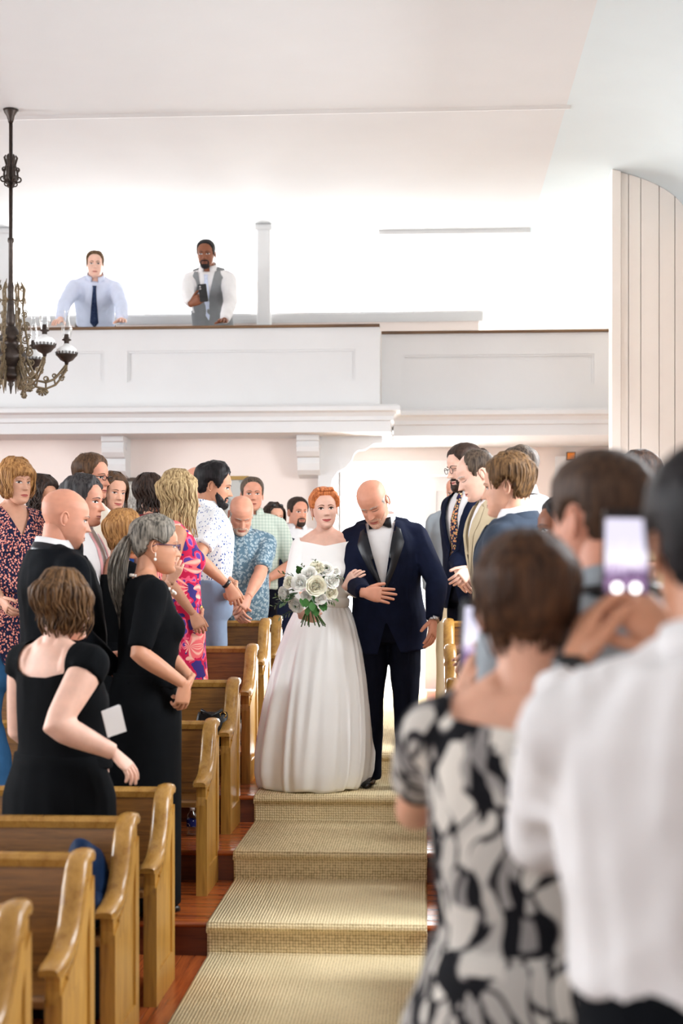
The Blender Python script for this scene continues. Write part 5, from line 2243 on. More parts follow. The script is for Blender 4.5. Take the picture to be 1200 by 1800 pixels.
# ================================================================ left side
LG, RG_ = 'guests standing left of the aisle', 'guests standing right of the aisle'
# woman in black with the brown bob, nearest on the left
F = person('woman in black dress with brown bob reaching her arm back, nearest on the left', (112, 1006), 5.53, 'pale', HB['brown'], group=LG, fem=True, fat=0.55, hs=1.02, s=1.0, facing=150, yaw=-22, pitch=4, hairtop=0.09, wide=1.10, vox=0.0085, armk=1.32,
           arms={'R': dict(w=('p', 200, 1322, 5.35), pole=(0.25, 1.0, -0.55), dirp=(240, 1362, 5.35), palm=(0.6, 0, -0.6), curl=0.28, thumb=0.4),
                 'L': dict(w=(0.17, -0.22, 1.0), curl=0.5)})
dress(F, M_blackdress, 0.20, lambda q: np.minimum(q[:, 2] - 1.35 - 0.25 * np.maximum(0, np.abs(q[:, 0]) - 0.05), 0.125 - np.abs(q[:, 0])), 1.05, 0.04, 0.255, 31, 0.012, 0.003, pleats=16, amp=0.05, depth=0.17)
v, f = hair_shell(F.H, 'cover', 0.085, 1.1, 7, 0.2, freq=14)
L = fall_locks(F.H, 120, 48, 312, -0.42, 0.12, 0.022, 0.10, 8, jit=0.10)
L += fall_locks(F.H, 40, 60, 300, -0.20, 0.15, 0.02, 0.0, 9, jit=0.10)
hair_obj(F, v, f, hair_mat('hair_ash_brown', srgb(46, 30, 18), srgb(118, 86, 54)), L, (0.06, 0.022))
A_WOMAN = F

# grey ponytail woman
F = person('woman in black dress with long grey ponytail and glasses, hands folded', (272, 904), 6.62, 'tan', HB['grey'], group=LG, fem=True, fat=0.3, hs=1.06, s=1.03, facing=112, yaw=-4, pitch=4, lean=4, hairtop=0.07, vox=0.009, armk=1.12,
           arms={'R': dict(w=('p', 324, 1203, 6.42), pole=(-0.3, 0.8, -0.6), dirp=(318, 1250, 6.42), palmw=(-0.6, 0.6, 0), curl=0.6, thumb=0.3),
                 'L': dict(w=('p', 335, 1192, 6.52), pole=(0.4, 0.6, -0.6), dirp=(322, 1228, 6.46), palmw=(-0.7, -0.5, 0), curl=0.4)})
dress(F, M_blackdress, 0.92, neck_cut(1.435, 0.085, 1.30, 0.06), 1.04, 0.05, 0.195, 33, 0.014, 0.003, 0.014)
glasses(F, F.root, mat_plain('purple_frames', srgb(66, 44, 90), 0.3, 0.4))
v, f = hair_shell(F.H, 'back', 0.07, 1.25, 6, 0.15, freq=14, edge=0.05)
L = []
g_ = random.Random(12)
for i in range(60):
    sg = 1 if i % 2 else -1
    a0 = R(g_.uniform(5, 75)) * sg
    z0 = float(LINES['back'](np.array(a0))) + 0.02
    pts = []
    for k in range(9):
        t = k / 8
        a = a0 + sg * (R(178) - abs(a0)) * t
        zz = z0 + (0.12 - z0) * t + 0.10 * math.sin(PI * t)
        x, y = surf_r(F.H, a, zz)
        q = 1.10 + 0.06 * math.sin(PI * t)
        pts.append((x * q, y * q + 0.05 * t, zz * 1.03))
    L.append(pts)
for i in range(46):
    b = g_.uniform(0, 6.28)
    rr = 0.10 * math.sqrt(g_.uniform(0, 1))
    le = g_.uniform(-1.55, -1.15)
    pts = []
    for k in range(12):
        t = k / 11
        sp = 0.5 + 1.3 * math.sin(PI * min(1, t * 0.9 + 0.08))
        pts.append((rr * math.cos(b) * sp + 0.02 * math.sin(6 * t + i), 0.47 + 0.16 * math.sin(PI * min(1, t * 1.1)) + rr * math.sin(b) * sp + 0.05 * t, 0.13 + (le - 0.13) * t ** 1.1))
    L.append(pts)
hair_obj(F, v, f, HB['grey'], L, (0.042, 0.014))
er = MB()
for sg in (-1, 1):
    er.ell(F.Mh @ Vector((sg * 0.335, 0.03, -0.17)), (0.003, 0.003, 0.012), 6, 5)
    er.ell(F.Mh @ Vector((sg * 0.335, 0.03, -0.255)), (0.007, 0.007, 0.008), 8, 6)
er.build('earrings', M_pearl, F.root)
nb = MB()
pts = []
for i in range(27):
    a = 2 * PI * i / 26
    nb.ell(F.T @ Vector((0.075 * math.cos(a), 0.0 + 0.088 * math.sin(a) * (1.0 if math.sin(a) > 0 else 1.35), 1.462 + 0.012 * math.sin(a) - (0.045 if math.sin(a) < 0 else 0) * abs(math.sin(a)))), (0.008,) * 3, 6, 5)
nb.build('necklace', M_pearl, F.root)

# bald man in tuxedo seen from behind
F = person('bald man in black tuxedo seen from behind, left', (114, 860), 6.72, 'ruddy', HB['grey'], group=LG, fat=0.5, hs=1.10, s=1.07, facing=128, yaw=-14, pitch=10, hairtop=0.0, wide=1.06, vox=0.009, hk=dict(jaw=1.08),
           arms={'R': dict(w=(-0.20, -0.18, 0.95), curl=0.5), 'L': dict(w=(0.10, -0.26, 0.98), curl=0.5)})
G, GS = make_jacket(F, F.root, M_tux, F.A, M_satinb, M_white_sh, 1.10, 0.03, 0.76, 41)
make_bowtie(F, F.root, M_satinb, 1.472, -0.078)
make_trousers(F, F.root, M_tux, 0.016, 0.014, 4)
make_shoes(F, F.root)

# reddish bob, black dress, behind
F = person('woman with copper-blonde bob and black dress between bald man and grey ponytail', (219, 898), 7.58, 'fair', HB['redblonde'], group=LG, fem=True, fat=0.4, hs=1.02, s=0.98, facing=130, yaw=-8, pitch=3, hairtop=0.07, vox=0.010,
           arms={'R': dict(w=('p', 300, 1020, 7.20), pole=(-0.2, 0.2, -1), dirp=(312, 990, 7.18), palmw=(0, 1, 0.3), curl=0.6)})
dress(F, M_blackdress, 0.5, neck_cut(1.40, 0.115), 1.04, 0.12, 0.25, 35, 0.012)
v, f = hair_shell(F.H, 'cover', 0.085, 1.15, 8, 0.12, freq=12)
L = fall_locks(F.H, 110, 50, 310, -0.40, 0.11, 0.012, 0.16, 18, jit=0.05)
hair_obj(F, v, f, HB['redblonde'], L, (0.05, 0.02))
er = MB()
for sg in (-1, 1):
    er.tube([F.Mh @ Vector((sg * 0.35, 0.03 + 0.02 * math.cos(2 * PI * j / 10), -0.19 + 0.03 * math.sin(2 * PI * j / 10))) for j in range(11)], 0.0015, 5)
er.build('earrings', M_silver, F.root)

# dark-grey haired man in white shirt, looking right
F = person('man with dark grey tousled hair and white shirt with pink stripe, looking right', (146, 831), 7.62, 'ruddy', HB['salt'], group=LG, hs=1.06, s=1.04, facing=84, yaw=-6, pitch=4, hairtop=0.10, hk=dict(nose=1.15), vox=0.0105)
G = shirt_man(F, M_white_sh, 1.95, M_navytr, 51)
mb = MB()
panel(mb, G, F, [(0.045, 1.45), (0.055, 1.2), (0.05, 0.95)], [(0.075, 1.45), (0.08, 1.2), (0.075, 0.95)], 0.008, 18, 3)
panel(mb, G, F, [(-0.075, 1.45), (-0.08, 1.2), (-0.075, 0.95)], [(-0.045, 1.45), (-0.055, 1.2), (-0.05, 0.95)], 0.008, 18, 3)
mb.build('suspenders', M_pinkst, F.root)
short_hair(F, HB['salt'], 'short', 0.075, 1.25, 14, 0.4, tufts=26)

# tall man with glasses behind
F = person('tall man with brown side-parted hair and glasses, cream shirt, at the back left', (160, 796), 8.52, 'ruddy', HB['brown'], group=LG, hs=1.05, s=1.05, facing=72, yaw=0, pitch=4, hairtop=0.07, hk=dict(nose=1.15), vox=0.0105)
shirt_man(F, M_cream, 1.95, M_tan, 53)
glasses(F, F.root, M_blackpl, 0.085, 0.05)
short_hair(F, HB['brown'], 'short', 0.060, 1.3, 16, 0.2, tufts=20)

# floral dress woman far left
F = person('woman in navy and coral floral dress with strawberry blonde bob, far left edge', (27, 806), 8.48, 'fair', HB['redblonde'], group=LG, fem=True, fat=0.45, hs=1.05, s=1.04, facing=38, yaw=12, pitch=2, hairtop=0.07, vox=0.010, hk=dict(jaw=1.05),
           arms={'R': dict(w=(-0.15, -0.2, 0.95)), 'L': dict(w=(0.16, -0.2, 0.95))})
dress(F, M_coral, 1.2, neck_cut(1.43, 0.075, 1.30, 0.075), 1.04, 0.2, 0.27, 37, 0.014)
v, f = hair_shell(F.H, 'fringe', 0.075, 1.2, 9, 0.15, freq=14)
L = fall_locks(F.H, 80, 55, 305, -0.36, 0.11, 0.015, 0.10, 28, jit=0.05)
L += fall_locks(F.H, 26, -44, 44, 0.13, 0.07, 0.008, 0.0, 29, jit=0.03, steps=7)
hair_obj(F, v, f, HB['redblonde'], L, (0.045, 0.018))

# dark curly head behind
F = person('person with dark curly hair half hidden behind the floral dress', (74, 839), 9.28, 'tan', HB['black'], group=LG, fem=True, hs=1.02, s=1.0, facing=60, pitch=8, hairtop=0.05, vox=0.012)
dress(F, M_navytr, 1.2, None, 1.04, 0.15, 0.24, 38, 0.012, vox=0.012)
v, f = hair_shell(F.H, 'cover', 0.10, 1.2, 10, 0.35, freq=18)
hair_obj(F, v, f, HB['dkbrown'], fall_locks(F.H, 60, 55, 305, -0.5, 0.12, 0.05, 0.05, 30, jit=0.1), (0.06, 0.03))

# smiling woman
F = person('smiling woman with brown hair tied back and blue top', (199, 831), 9.28, 'fair', HB['brown'], smile=0.9, teeth=False, group=LG, fem=True, hs=1.02, s=1.0, facing=32, yaw=8, pitch=6, roll=4, hairtop=0.05, vox=0.011)
dress(F, M_blue, 0.6, neck_cut(1.42, 0.10, 1.34, 0.06), 1.04, 0.15, 0.24, 39, 0.012, vox=0.012)
v, f = hair_shell(F.H, 'back', 0.06, 1.15, 11, 0.15)
hair_obj(F, v, f, HB['brown'], fall_locks(F.H, 50, 65, 295, -0.75, 0.08, 0.02, 0.0, 31, jit=0.15), (0.05, 0.02))

# blonde and curly heads further back
F = person('silver-blonde head partly hidden between smiling woman and curly brown hair', (238, 852), 10.9, 'fair', HB['silver'], group=LG, fem=True, hs=0.98, s=0.97, facing=150, hairtop=0.05, vox=0.012)
dress(F, M_ltblue, 1.2, None, 1.04, 0.15, 0.24, 40, 0.012, vox=0.012)
v, f = hair_shell(F.H, 'cover', 0.09, 1.2, 12, 0.2)
hair_obj(F, v, f, HB['silver'], fall_locks(F.H, 60, 50, 310, -0.55, 0.10, 0.02, 0.0, 32, jit=0.1), (0.05, 0.02))
F = person('woman with dark brown curls just left of the long blonde waves', (264, 836), 10.02, 'fair', HB['dkbrown'], group=LG, fem=True, hs=1.02, s=1.0, facing=125, hairtop=0.05, vox=0.012)
dress(F, M_red, 1.2, None, 1.04, 0.15, 0.24, 42, 0.012, vox=0.012)
v, f = hair_shell(F.H, 'cover', 0.10, 1.15, 13, 0.3)
hair_obj(F, v, f, HB['dkbrown'], fall_locks(F.H, 70, 50, 310, -0.75, 0.12, 0.05, 0.0, 33, jit=0.15), (0.055, 0.025))

# long blonde waves, pink blossom dress
F = person('woman with long blonde waves in a pink and violet blossom dress, hands clasped', (316, 831), 8.48, 'tan', HB['blonde'], group=LG, fem=True, fat=0.2, hs=1.06, s=1.03, facing=108, yaw=4, pitch=4, hairtop=0.09, vox=0.009,
           arms={'R': dict(w=('p', 340, 1080, 8.26), pole=(-0.4, 0.9, -0.3), dirp=(356, 1112, 8.24), palmw=(-0.3, 0.8, 0), curl=0.65, thumb=0.25),
                 'L': dict(w=('p', 352, 1076, 8.42), pole=(0.6, 0.2, -0.5), dirp=(344, 1110, 8.34), palmw=(-0.5, -0.7, 0), curl=0.7, thumb=0.25)})
dress(F, M_mums, 0.0, neck_cut(1.41, 0.105), 1.04, 0.12, 0.26, 43, 0.012)
wrist_band(F, F.root, F.A[1], M_gold, 0.9, 'bracelet')
v, f = hair_shell(F.H, 'cover', 0.11, 1.2, 15, 0.15, freq=12)
L = fall_locks(F.H, 110, 58, 302, -0.86, 0.12, 0.035, -0.02, 34, jit=0.16, spread=0.03, wfreq=5.5)
L += fall_locks(F.H, 50, 70, 290, -0.45, 0.16, 0.03, 0.0, 35, jit=0.2)
hair_obj(F, v, f, HB['blonde'], L, (0.055, 0.026))

# bearded man, leaf-print shirt
F = person('bearded man with black hair in white shirt with blue leaf print and grey-blue slacks', (377, 812), 9.28, 'tan', HB['black'], group=LG, hs=1.07, s=1.06, facing=118, yaw=-24, pitch=12, hairtop=0.10, hk=dict(nose=1.1), vox=0.009,
           arms={'R': dict(w=('p', 402, 1030, 9.0), pole=(-0.4, 0.9, -0.4), dirp=(418, 1062, 8.98), palmw=(-0.3, 0.8, 0), curl=0.7, thumb=0.25),
                 'L': dict(w=('p', 412, 1028, 9.16), pole=(0.6, 0.4, -0.5), dirp=(408, 1062, 9.06), palmw=(-0.6, -0.7, 0), curl=0.7, thumb=0.25)})
shirt_man(F, M_bluelf, 0.72, M_slacks, 55)
wrist_band(F, F.root, F.A[-1], M_blackpl, 0.92, 'watch')
short_hair(F, HB['black'], 'short', 0.095, 1.35, 17, 0.3, tufts=34)
beard(F, HB['black'], thick=0.035, seed=7, side=84)
mb = MB()     # sunglasses hooked on the shirt front
for sg in (-1, 1):
    mb.tube([F.T @ Vector((sg * 0.03 + 0.024 * math.cos(2 * PI * j / 10), -0.155, 1.33 + 0.02 * math.sin(2 * PI * j / 10))) for j in range(11)], 0.002, 5)
mb.build('sunglasses', M_blackpl, F.root)

# bald man bowing his head
F = person('bald man bowing his head in a grey-blue patterned short-sleeved shirt', (424, 871), 10.0, 'ruddy', HB['silver'], eyes='closed', group=LG, fat=0.55, hs=1.06, s=1.04, facing=8, yaw=8, pitch=36, lean=6, hairtop=0.0, neck=0.03, vox=0.010, hk=dict(jaw=1.06),
           arms={'R': dict(w=('p', 412, 1066, 9.70), pole=(-1, 0.4, -0.3), dirp=(424, 1086, 9.64), palmw=(0.3, 0.9, 0), curl=0.5),
                 'L': dict(w=('p', 436, 1050, 9.70), pole=(1, 0.4, -0.3), dirp=(420, 1080, 9.62), palmw=(-0.4, 0.8, 0), curl=0.5)})
shirt_man(F, M_damask, 0.85, M_tan, 57, placket=M_damask, hem=0.78, tucked=False)
beard(F, mat_plain('stubble_silver', srgb(196, 168, 150), 0.8, 0.1, 0.25, 120), thick=0.010, seed=9)
short_hair(F, HB['silver'], 'receding', 0.014, 1.0, 5, 0.3, tmax=lambda ph: np.where(np.abs(ph) > R(60), 0.14, -1.0))

# checked-shirt man
F = person('man with short grey-brown hair in pale green checked shirt facing the aisle', (443, 838), 10.72, 'ruddy', HB['greybrown'], group=LG, fat=0.3, hs=1.02, s=1.06, facing=8, yaw=4, pitch=0, hairtop=0.04, vox=0.0105, hk=dict(jaw=1.06),
           arms={'L': dict(w=('p', 470, 1018, 10.5), pole=(1, 0.5, -0.1), dirp=(455, 1052, 10.45), palmw=(-0.4, 0.8, 0), curl=0.45)})
shirt_man(F, M_plaid, 0.9, M_navytr, 59, placket=M_plaid)
short_hair(F, HB['greybrown'], 'short', 0.035, 1.3, 19, 0.2)

# bald crown behind the bearded man
F = person('guest with bald crown in pale blue shirt hidden behind the bearded man', (347, 821), 10.85, 'ruddy', HB['silver'], group=LG, hs=1.05, s=1.06, facing=70, pitch=5, hairtop=0.0, vox=0.012)
shirt_man(F, M_ltblue, 1.95, M_tan, 61, vox=0.012)
short_hair(F, HB['silver'], 'receding', 0.02, 1.0, 5, 0.3, tmax=lambda ph: np.where(np.abs(ph) > R(60), 0.14, -1.0))

F = person('woman with sunglasses pushed up in dark hair, navy top', (481, 884), 11.2, 'fair', HB['dkbrown'], smile=0.3, group=LG, fem=True, hs=0.98, s=0.97, facing=25, yaw=6, hairtop=0.05, vox=0.012)
dress(F, M_navy, 1.2, neck_cut(1.42, 0.09), 1.04, 0.15, 0.24, 44, 0.012, vox=0.012)
v, f = hair_shell(F.H, 'back', 0.06, 1.15, 20, 0.15)
hair_obj(F, v, f, HB['dkbrown'], fall_locks(F.H, 70, 52, 308, -0.85, 0.08, 0.02, 0.0, 36, jit=0.1), (0.05, 0.02))
mb = MB()
for sg in (-1, 1):
    mb.ell(F.Mh @ Vector((sg * 0.14, -0.27, 0.44)), (0.022, 0.012, 0.014), 10, 6)
    mb.tube([F.Mh @ Vector((sg * 0.22, -0.25, 0.44)), F.Mh @ Vector((sg * 0.36, 0.05, 0.3))], 0.002, 5)
mb.build('sunglasses', M_blackpl, F.root)

F = person('man with short dark hair and open white shirt at the back by the doorway', (523, 873), 11.6, 'ruddy', HB['dkbrown'], group=LG, fat=0.3, hs=1.0, s=1.0, facing=22, yaw=8, pitch=3, hairtop=0.04, vox=0.011, hk=dict(jaw=1.1))
shirt_man(F, M_white_sh, 1.95, M_navytr, 63)
short_hair(F, HB['dkbrown'], 'short', 0.035, 1.25, 21, 0.2)
beard(F, HB['dkbrown'], thick=0.010, seed=11, full=False)

# denim sleeve at the left frame edge
F = person('guest in blue denim at the left frame edge, only a shoulder showing', (-40, 1010), 6.55, 'fair', HB['brown'], group=LG, fem=True, hs=1.0, s=0.97, facing=120, hairtop=0.05, vox=0.012)
dress(F, M_denim, 1.6, None, 1.04, 0.15, 0.26, 45, 0.016, vox=0.012)
v, f = hair_shell(F.H, 'cover', 0.07, 1.15, 22, 0.2)
hair_obj(F, v, f, HB['brown'])

# ================================================================ right side
F = person('bearded man with glasses and hair bun in navy suit and floral tie', (816, 779), 9.85, 'pale', HB['dkbrown'], eyes='closed', group=RG_, hs=1.12, s=1.15, facing=-48, yaw=-16, pitch=14, hairtop=0.05, vox=0.009, hk=dict(nose=1.15),
           arms={'R': dict(w=('p', 806, 1005, 9.62), pole=(-0.8, 0.7, -0.2), dirp=(822, 1035, 9.55), palmw=(0.3, 0.8, 0), curl=0.4),
                 'L': dict(w=('p', 826, 1000, 9.52), pole=(0.8, 0.6, -0.3), dirp=(808, 1018, 9.46), palmw=(-0.2, 0.9, 0), curl=0.5)})
G, GS = make_jacket(F, F.root, M_navy, F.A, M_navy, M_white_sh, 1.04, 0.026, 0.76, 71, vopen=0.11)
make_tie(F, F.root, GS, M_tieflo, 0.0, 1.455, 1.02, 0.042)
make_trousers(F, F.root, M_navytr, 0.016, 0.013, 4)
make_shoes(F, F.root)
wrist_band(F, F.root, F.A[1], M_blackpl, 0.95, 'watch', (-0.6, -1, 0.3))
glasses(F, F.root, M_blackpl, 0.075, 0.07, False)
v, f = hair_shell(F.H, 'back', 0.045, 1.3, 23, 0.12)
L = []
for i in range(14):
    a = 2 * PI * i / 14
    L.append([(0.12 * math.sin(PI * (0.1 + 0.8 * t / 6)) * math.cos(a + t * 0.4), 0.44 + 0.035 * t, 0.20 + 0.12 * math.sin(PI * (0.1 + 0.8 * t / 6)) * math.sin(a + t * 0.4)) for t in range(7)])
hair_obj(F, v, f, HB['dkbrown'], L, (0.045, 0.03))
beard(F, HB['dkbrown'], thick=0.045, seed=13)

F = person('older man with thinning grey hair in cream jacket bowing his head, right', (836, 790), 7.48, 'pale', HB['silver'], eyes='closed', group=RG_, hs=1.02, s=1.05, facing=-78, yaw=-4, pitch=24, lean=5, hairtop=0.02, neck=0.03, vox=0.010, hk=dict(nose=1.15))
G, GS = make_jacket(F, F.root, M_tan, F.A, M_tan, M_white_sh, 1.10, 0.026, 0.76, 73)
make_trousers(F, F.root, M_tan, 0.016, 0.014, 4)
make_shoes(F, F.root, M_shoe_brn)
short_hair(F, HB['greybrown'], line_fn([(0, 0.47), (30, 0.47), (50, 0.38), (62, 0.25), (70, 0.02), (78, -0.05), (86, 0.05), (94, 0.10), (106, 0.08), (118, -0.12), (180, -0.27)]), 0.03, 1.1, 24, 0.2)

F = person('young man with sandy brown hair in slate blue suit looking left, right side', (893, 796), 6.42, 'fair', HB['sandy'], group=RG_, hs=1.06, s=1.06, facing=-116, yaw=8, pitch=6, hairtop=0.08, vox=0.009, hk=dict(nose=1.05),
           arms={'L': dict(w=(0.19, -0.10, 0.9)), 'R': dict(w=(-0.15, -0.2, 0.92))})
G, GS = make_jacket(F, F.root, M_greyblue, F.A, M_greyblue, M_white_sh, 1.10, 0.028, 0.76, 75)
make_trousers(F, F.root, M_greyblue, 0.016, 0.014, 4)
make_shoes(F, F.root, M_shoe_brn)
v, f = hair_shell(F.H, 'short', 0.085, 1.2, 25, 0.2, freq=18)
L = fall_locks(F.H, 70, 66, 294, 0.02, 0.09, 0.01, 0.03, 37, jit=0.10, steps=8)
L += fall_locks(F.H, 40, 120, 240, -0.25, 0.09, 0.01, 0.05, 38, jit=0.06, steps=8)
hair_obj(F, v, f, HB['sandy'], L, (0.04, 0.016))

F = person('man with greying brown hair and white jacket behind the sandy-haired man', (913, 783), 8.3, 'fair', HB['greybrown'], group=RG_, hs=1.04, s=1.05, facing=-140, hairtop=0.07, vox=0.010)
shirt_man(F, M_white_sh, 1.95, M_tan, 77, g=0.03)
short_hair(F, HB['greybrown'], 'short', 0.065, 1.25, 26, 0.2)

F = person('bald guest in grey shirt glimpsed behind the man in glasses', (801, 840), 11.4, 'ruddy', HB['silver'], group=RG_, hs=1.02, s=1.02, facing=-15, pitch=10, hairtop=0.0, vox=0.012)
shirt_man(F, M_greysh, 1.95, M_tan, 79, vox=0.012)

F = person('dark-haired woman in profile, mostly hidden by the short-cropped man', (990, 870), 5.35, 'brown', HB['black'], group=RG_, fem=True, smile=0.4, hs=1.0, s=1.0, facing=-82, pitch=4, hairtop=0.05, vox=0.010)
dress(F, mat_cells('black_white_sprigs', srgb(20, 20, 26), [(0.35, srgb(226, 220, 214))], 40), 0.9, neck_cut(1.42, 0.09), 1.04, 0.15, 0.25, 46, 0.012, vox=0.012)
v, f = hair_shell(F.H, 'back', 0.06, 1.15, 27, 0.15)
hair_obj(F, v, f, HB['black'], fall_locks(F.H, 60, 70, 290, -0.8, 0.08, 0.03, 0.0, 39, jit=0.1), (0.05, 0.02))

F = person('woman with dark hair in a low bun and olive top, by the plank wall', (1122, 792), 6.5, 'fair', HB['dkbrown'], group=RG_, fem=True, hs=1.0, s=1.0, facing=-100, pitch=4, hairtop=0.05, vox=0.012)
dress(F, M_olive, 0.6, neck_cut(1.42, 0.10), 1.04, 0.15, 0.25, 47, 0.012, vox=0.012)
v, f = hair_shell(F.H, 'back', 0.06, 1.2, 28, 0.2)
L = []
for i in range(22):
    a = 2 * PI * i / 22
    L.append([(0.19 * math.sin(PI * (0.1 + 0.8 * t / 6)) * math.cos(a + t * 0.4), 0.46 + 0.045 * t, -0.12 + 0.19 * math.sin(PI * (0.1 + 0.8 * t / 6)) * math.sin(a + t * 0.4)) for t in range(7)])
hair_obj(F, v, f, HB['dkbrown'], L, (0.05, 0.03))

# ---- foreground, out of focus
F = person('man with close-cropped brown hair and grey shirt, blurred in the right foreground', (1056, 790), 2.78, 'ruddy', HB['brown'], group=RG_, hs=1.02, s=1.08, facing=-160, yaw=14, pitch=2, hairtop=0.03, vox=0.008)
shirt_man(F, M_greysh, 1.95, M_navytr, 81)
short_hair(F, hair_mat('hair_cropped_brown', srgb(44, 30, 22), srgb(80, 58, 42)), 'short', 0.030, 1.2, 29, 0.15)
mb = MB()
Sx = F.T @ Vector((0.10, 0.02, 1.47))
pts = [F.T @ Vector((0.085 * math.cos(R(a)), 0.018 + 0.09 * math.sin(R(a)), 1.475 + 0.01 * math.sin(R(a)))) for a in range(-30, 211, 24)]
mb.tube([F.T @ Vector((0.11, -0.10, 1.38))] + pts + [F.T @ Vector((-0.11, -0.10, 1.38))], [(0.012, 0.005)] * (len(pts) + 2), 8)
mb.build('neck_strap', M_blackpl, F.root)

F = person('woman in black and white leaf-print dress filming with a phone, foreground', (925, 931), 2.38, 'fair', HB['brown'], group=RG_, fem=True, fat=0.25, hs=1.0, s=0.985, facing=168, yaw=12, pitch=2, hairtop=0.08, vox=0.007,
           arms={'L': dict(w=('p', 806, 1225, 2.70), pole=(0.35, 0.1, -1.0), dirp=(834, 1140, 2.76), palmw=(0.9, 0.3, 0.0), curl=0.5, thumb=0.5),
                 'R': dict(w=('p', 880, 1230, 2.74), pole=(-0.5, 0.1, -1.0), dirp=(858, 1150, 2.78), palmw=(-0.8, 0.1, 0.2), curl=0.5)})
CC = F
dress(F, M_bw, 0.62, boat(1.415, 0.12, lim=0.12), 1.05, 0.3, 0.27, 83, 0.012, 0.003, 0.016, vox=0.008)
v, f = hair_shell(F.H, 'back', 0.065, 1.2, 30, 0.3, freq=14)
L = fall_locks(F.H, 90, 40, 320, -0.12, 0.07, 0.03, 0.04, 40, jit=0.12, steps=9)
L += fall_locks(F.H, 50, 120, 240, -0.32, 0.06, 0.02, 0.06, 41, jit=0.06, steps=9)
hair_obj(F, v, f, hair_mat('hair_chestnut', srgb(30, 18, 12), srgb(88, 58, 36)), L, (0.045, 0.018))

F = person('man in white shirt filming with a phone, nearest on the right', (1262, 775), 1.92, 'tan', HB['black'], group=RG_, hs=1.06, s=1.06, facing=172, yaw=6, pitch=2, hairtop=0.06, vox=0.007, wide=1.02,
           arms={'L': dict(w=('p', 1004, 1172, 2.26), pole=(0.12, 0.0, -1.0), dirp=(1042, 1065, 2.31), palmw=(0.9, 0.35, 0.0), curl=0.45, thumb=0.3),
                 'R': dict(w=('p', 1188, 1132, 2.26), pole=(-0.6, 0.1, -1.0), dirp=(1116, 1068, 2.29), palmw=(-0.7, 0.7, 0.2), curl=0.55, thumb=0.5)})
DD = F
G = make_top(F, F.root, 'shirt', M_white_sh, F.A, 0.028, 1.06, 1.475, 1.93, 0.009, 0.012, 91, sleeve_g=0.020)
make_collar(F, F.root, M_white_sh)
make_trousers(F, F.root, M_tux, 0.022, 0.012, 6, waist=1.085)
make_shoes(F, F.root)
wrist_band(F, F.root, F.A[1], M_blackpl, 1.0, 'watch')
short_hair(F, HB['black'], 'short', 0.045, 1.5, 33, 0.2)

# ================================================================ gallery
GFZ = 3.13
F = person('man in pale blue shirt and navy tie leaning on the gallery rail', (167, 440), 13.05, 'pale', HB['sandy'], group='men on the gallery', floor=GFZ, hs=1.0, s=1.03, facing=8, yaw=4, pitch=6, lean=36, side=3, hairtop=0.05, neck=0.03, vox=0.0105,
           arms={'R': dict(w=('p', 106, 562, 12.68), pole=(-0.6, 0.6, 0.3), dir=(-0.2, -0.9, -0.3), palm=(0, 0, -1), curl=0.1),
                 'L': dict(w=('p', 214, 566, 12.68), pole=(0.6, 0.6, 0.3), dir=(0.1, -1, -0.1), palm=(0, 0, -1), curl=0.1)})
G = shirt_man(F, M_ltblue, 1.95, M_navytr, 93, placket=M_ltblue, tie=M_tieblue)
mb = MB()
mb.loft([ellring((0, -0.002, z), 0.182 + (0.004 if i in (1, 2) else 0), 0.134 + (0.004 if i in (1, 2) else 0), 32, M=F.T) for i, z in enumerate((1.0, 1.004, 1.03, 1.034))])
mb.build('belt', M_shoe_brn, F.root)
short_hair(F, HB['sandy'], 'short', 0.04, 1.3, 34, 0.2)
F = person('man in grey waistcoat and white shirt filming with a phone on the gallery', (362, 421), 13.05, 'brown', HB['black'], group='men on the gallery', floor=GFZ, hs=1.04, s=1.05, facing=-4, yaw=2, pitch=12, lean=24, hairtop=0.03, neck=0.03, vox=0.0105,
           arms={'R': dict(w=('p', 336, 534, 12.66), pole=(-1, 0.5, -0.3), dirp=(356, 522, 12.6), palmw=(0.2, 0.8, 0.2), curl=0.55),
                 'L': dict(w=('p', 394, 566, 12.68), pole=(1, 0.4, 0.1), dir=(0.1, -1, -0.1), palm=(0, 0, -1), curl=0.1)})
FF = F
G = shirt_man(F, M_white_sh, 1.95, M_navytr, 95, tie=M_ltblue)


def vest_cut(q):
    w = (q[:, 2] - 1.17) / (1.47 - 1.17) * 0.075
    fr = np.minimum(w - np.abs(q[:, 0]), -(q[:, 1] + 0.02))
    arm = np.minimum(np.abs(q[:, 0]) - 0.165 + 0.25 * np.maximum(0, 1.28 - q[:, 2]), q[:, 2] - 1.12)
    return np.maximum(fr, arm)


make_top(F, F.root, 'waistcoat', M_greyvest, F.A, 0.026, 0.93, 1.47, 0.0, 0.010, 0.002, 97, vest_cut)
short_hair(F, HB['black'], 'short', 0.025, 1.2, 35, 0.15)
beard(F, HB['black'], thick=0.015, seed=15, full=False)
# ---------------------------------------------------------------- bouquet
M_petal = mat_plain('white_petal', srgb(252, 250, 243), 0.6, 0.2, 0.03, 40, sss=0.1)
M_petal2 = mat_plain('cream_petal', srgb(250, 245, 226), 0.6, 0.2, 0.03, 40, sss=0.1)
M_leafg = mat_plain('green_leaf', srgb(58, 104, 46), 0.5, 0.3, 0.25, 30)
M_leafo = mat_plain('olive_leaf', srgb(96, 112, 78), 0.55, 0.3, 0.2, 30)
M_stem = mat_plain('green_stem', srgb(60, 86, 40), 0.6, 0.2, 0.2, 30)


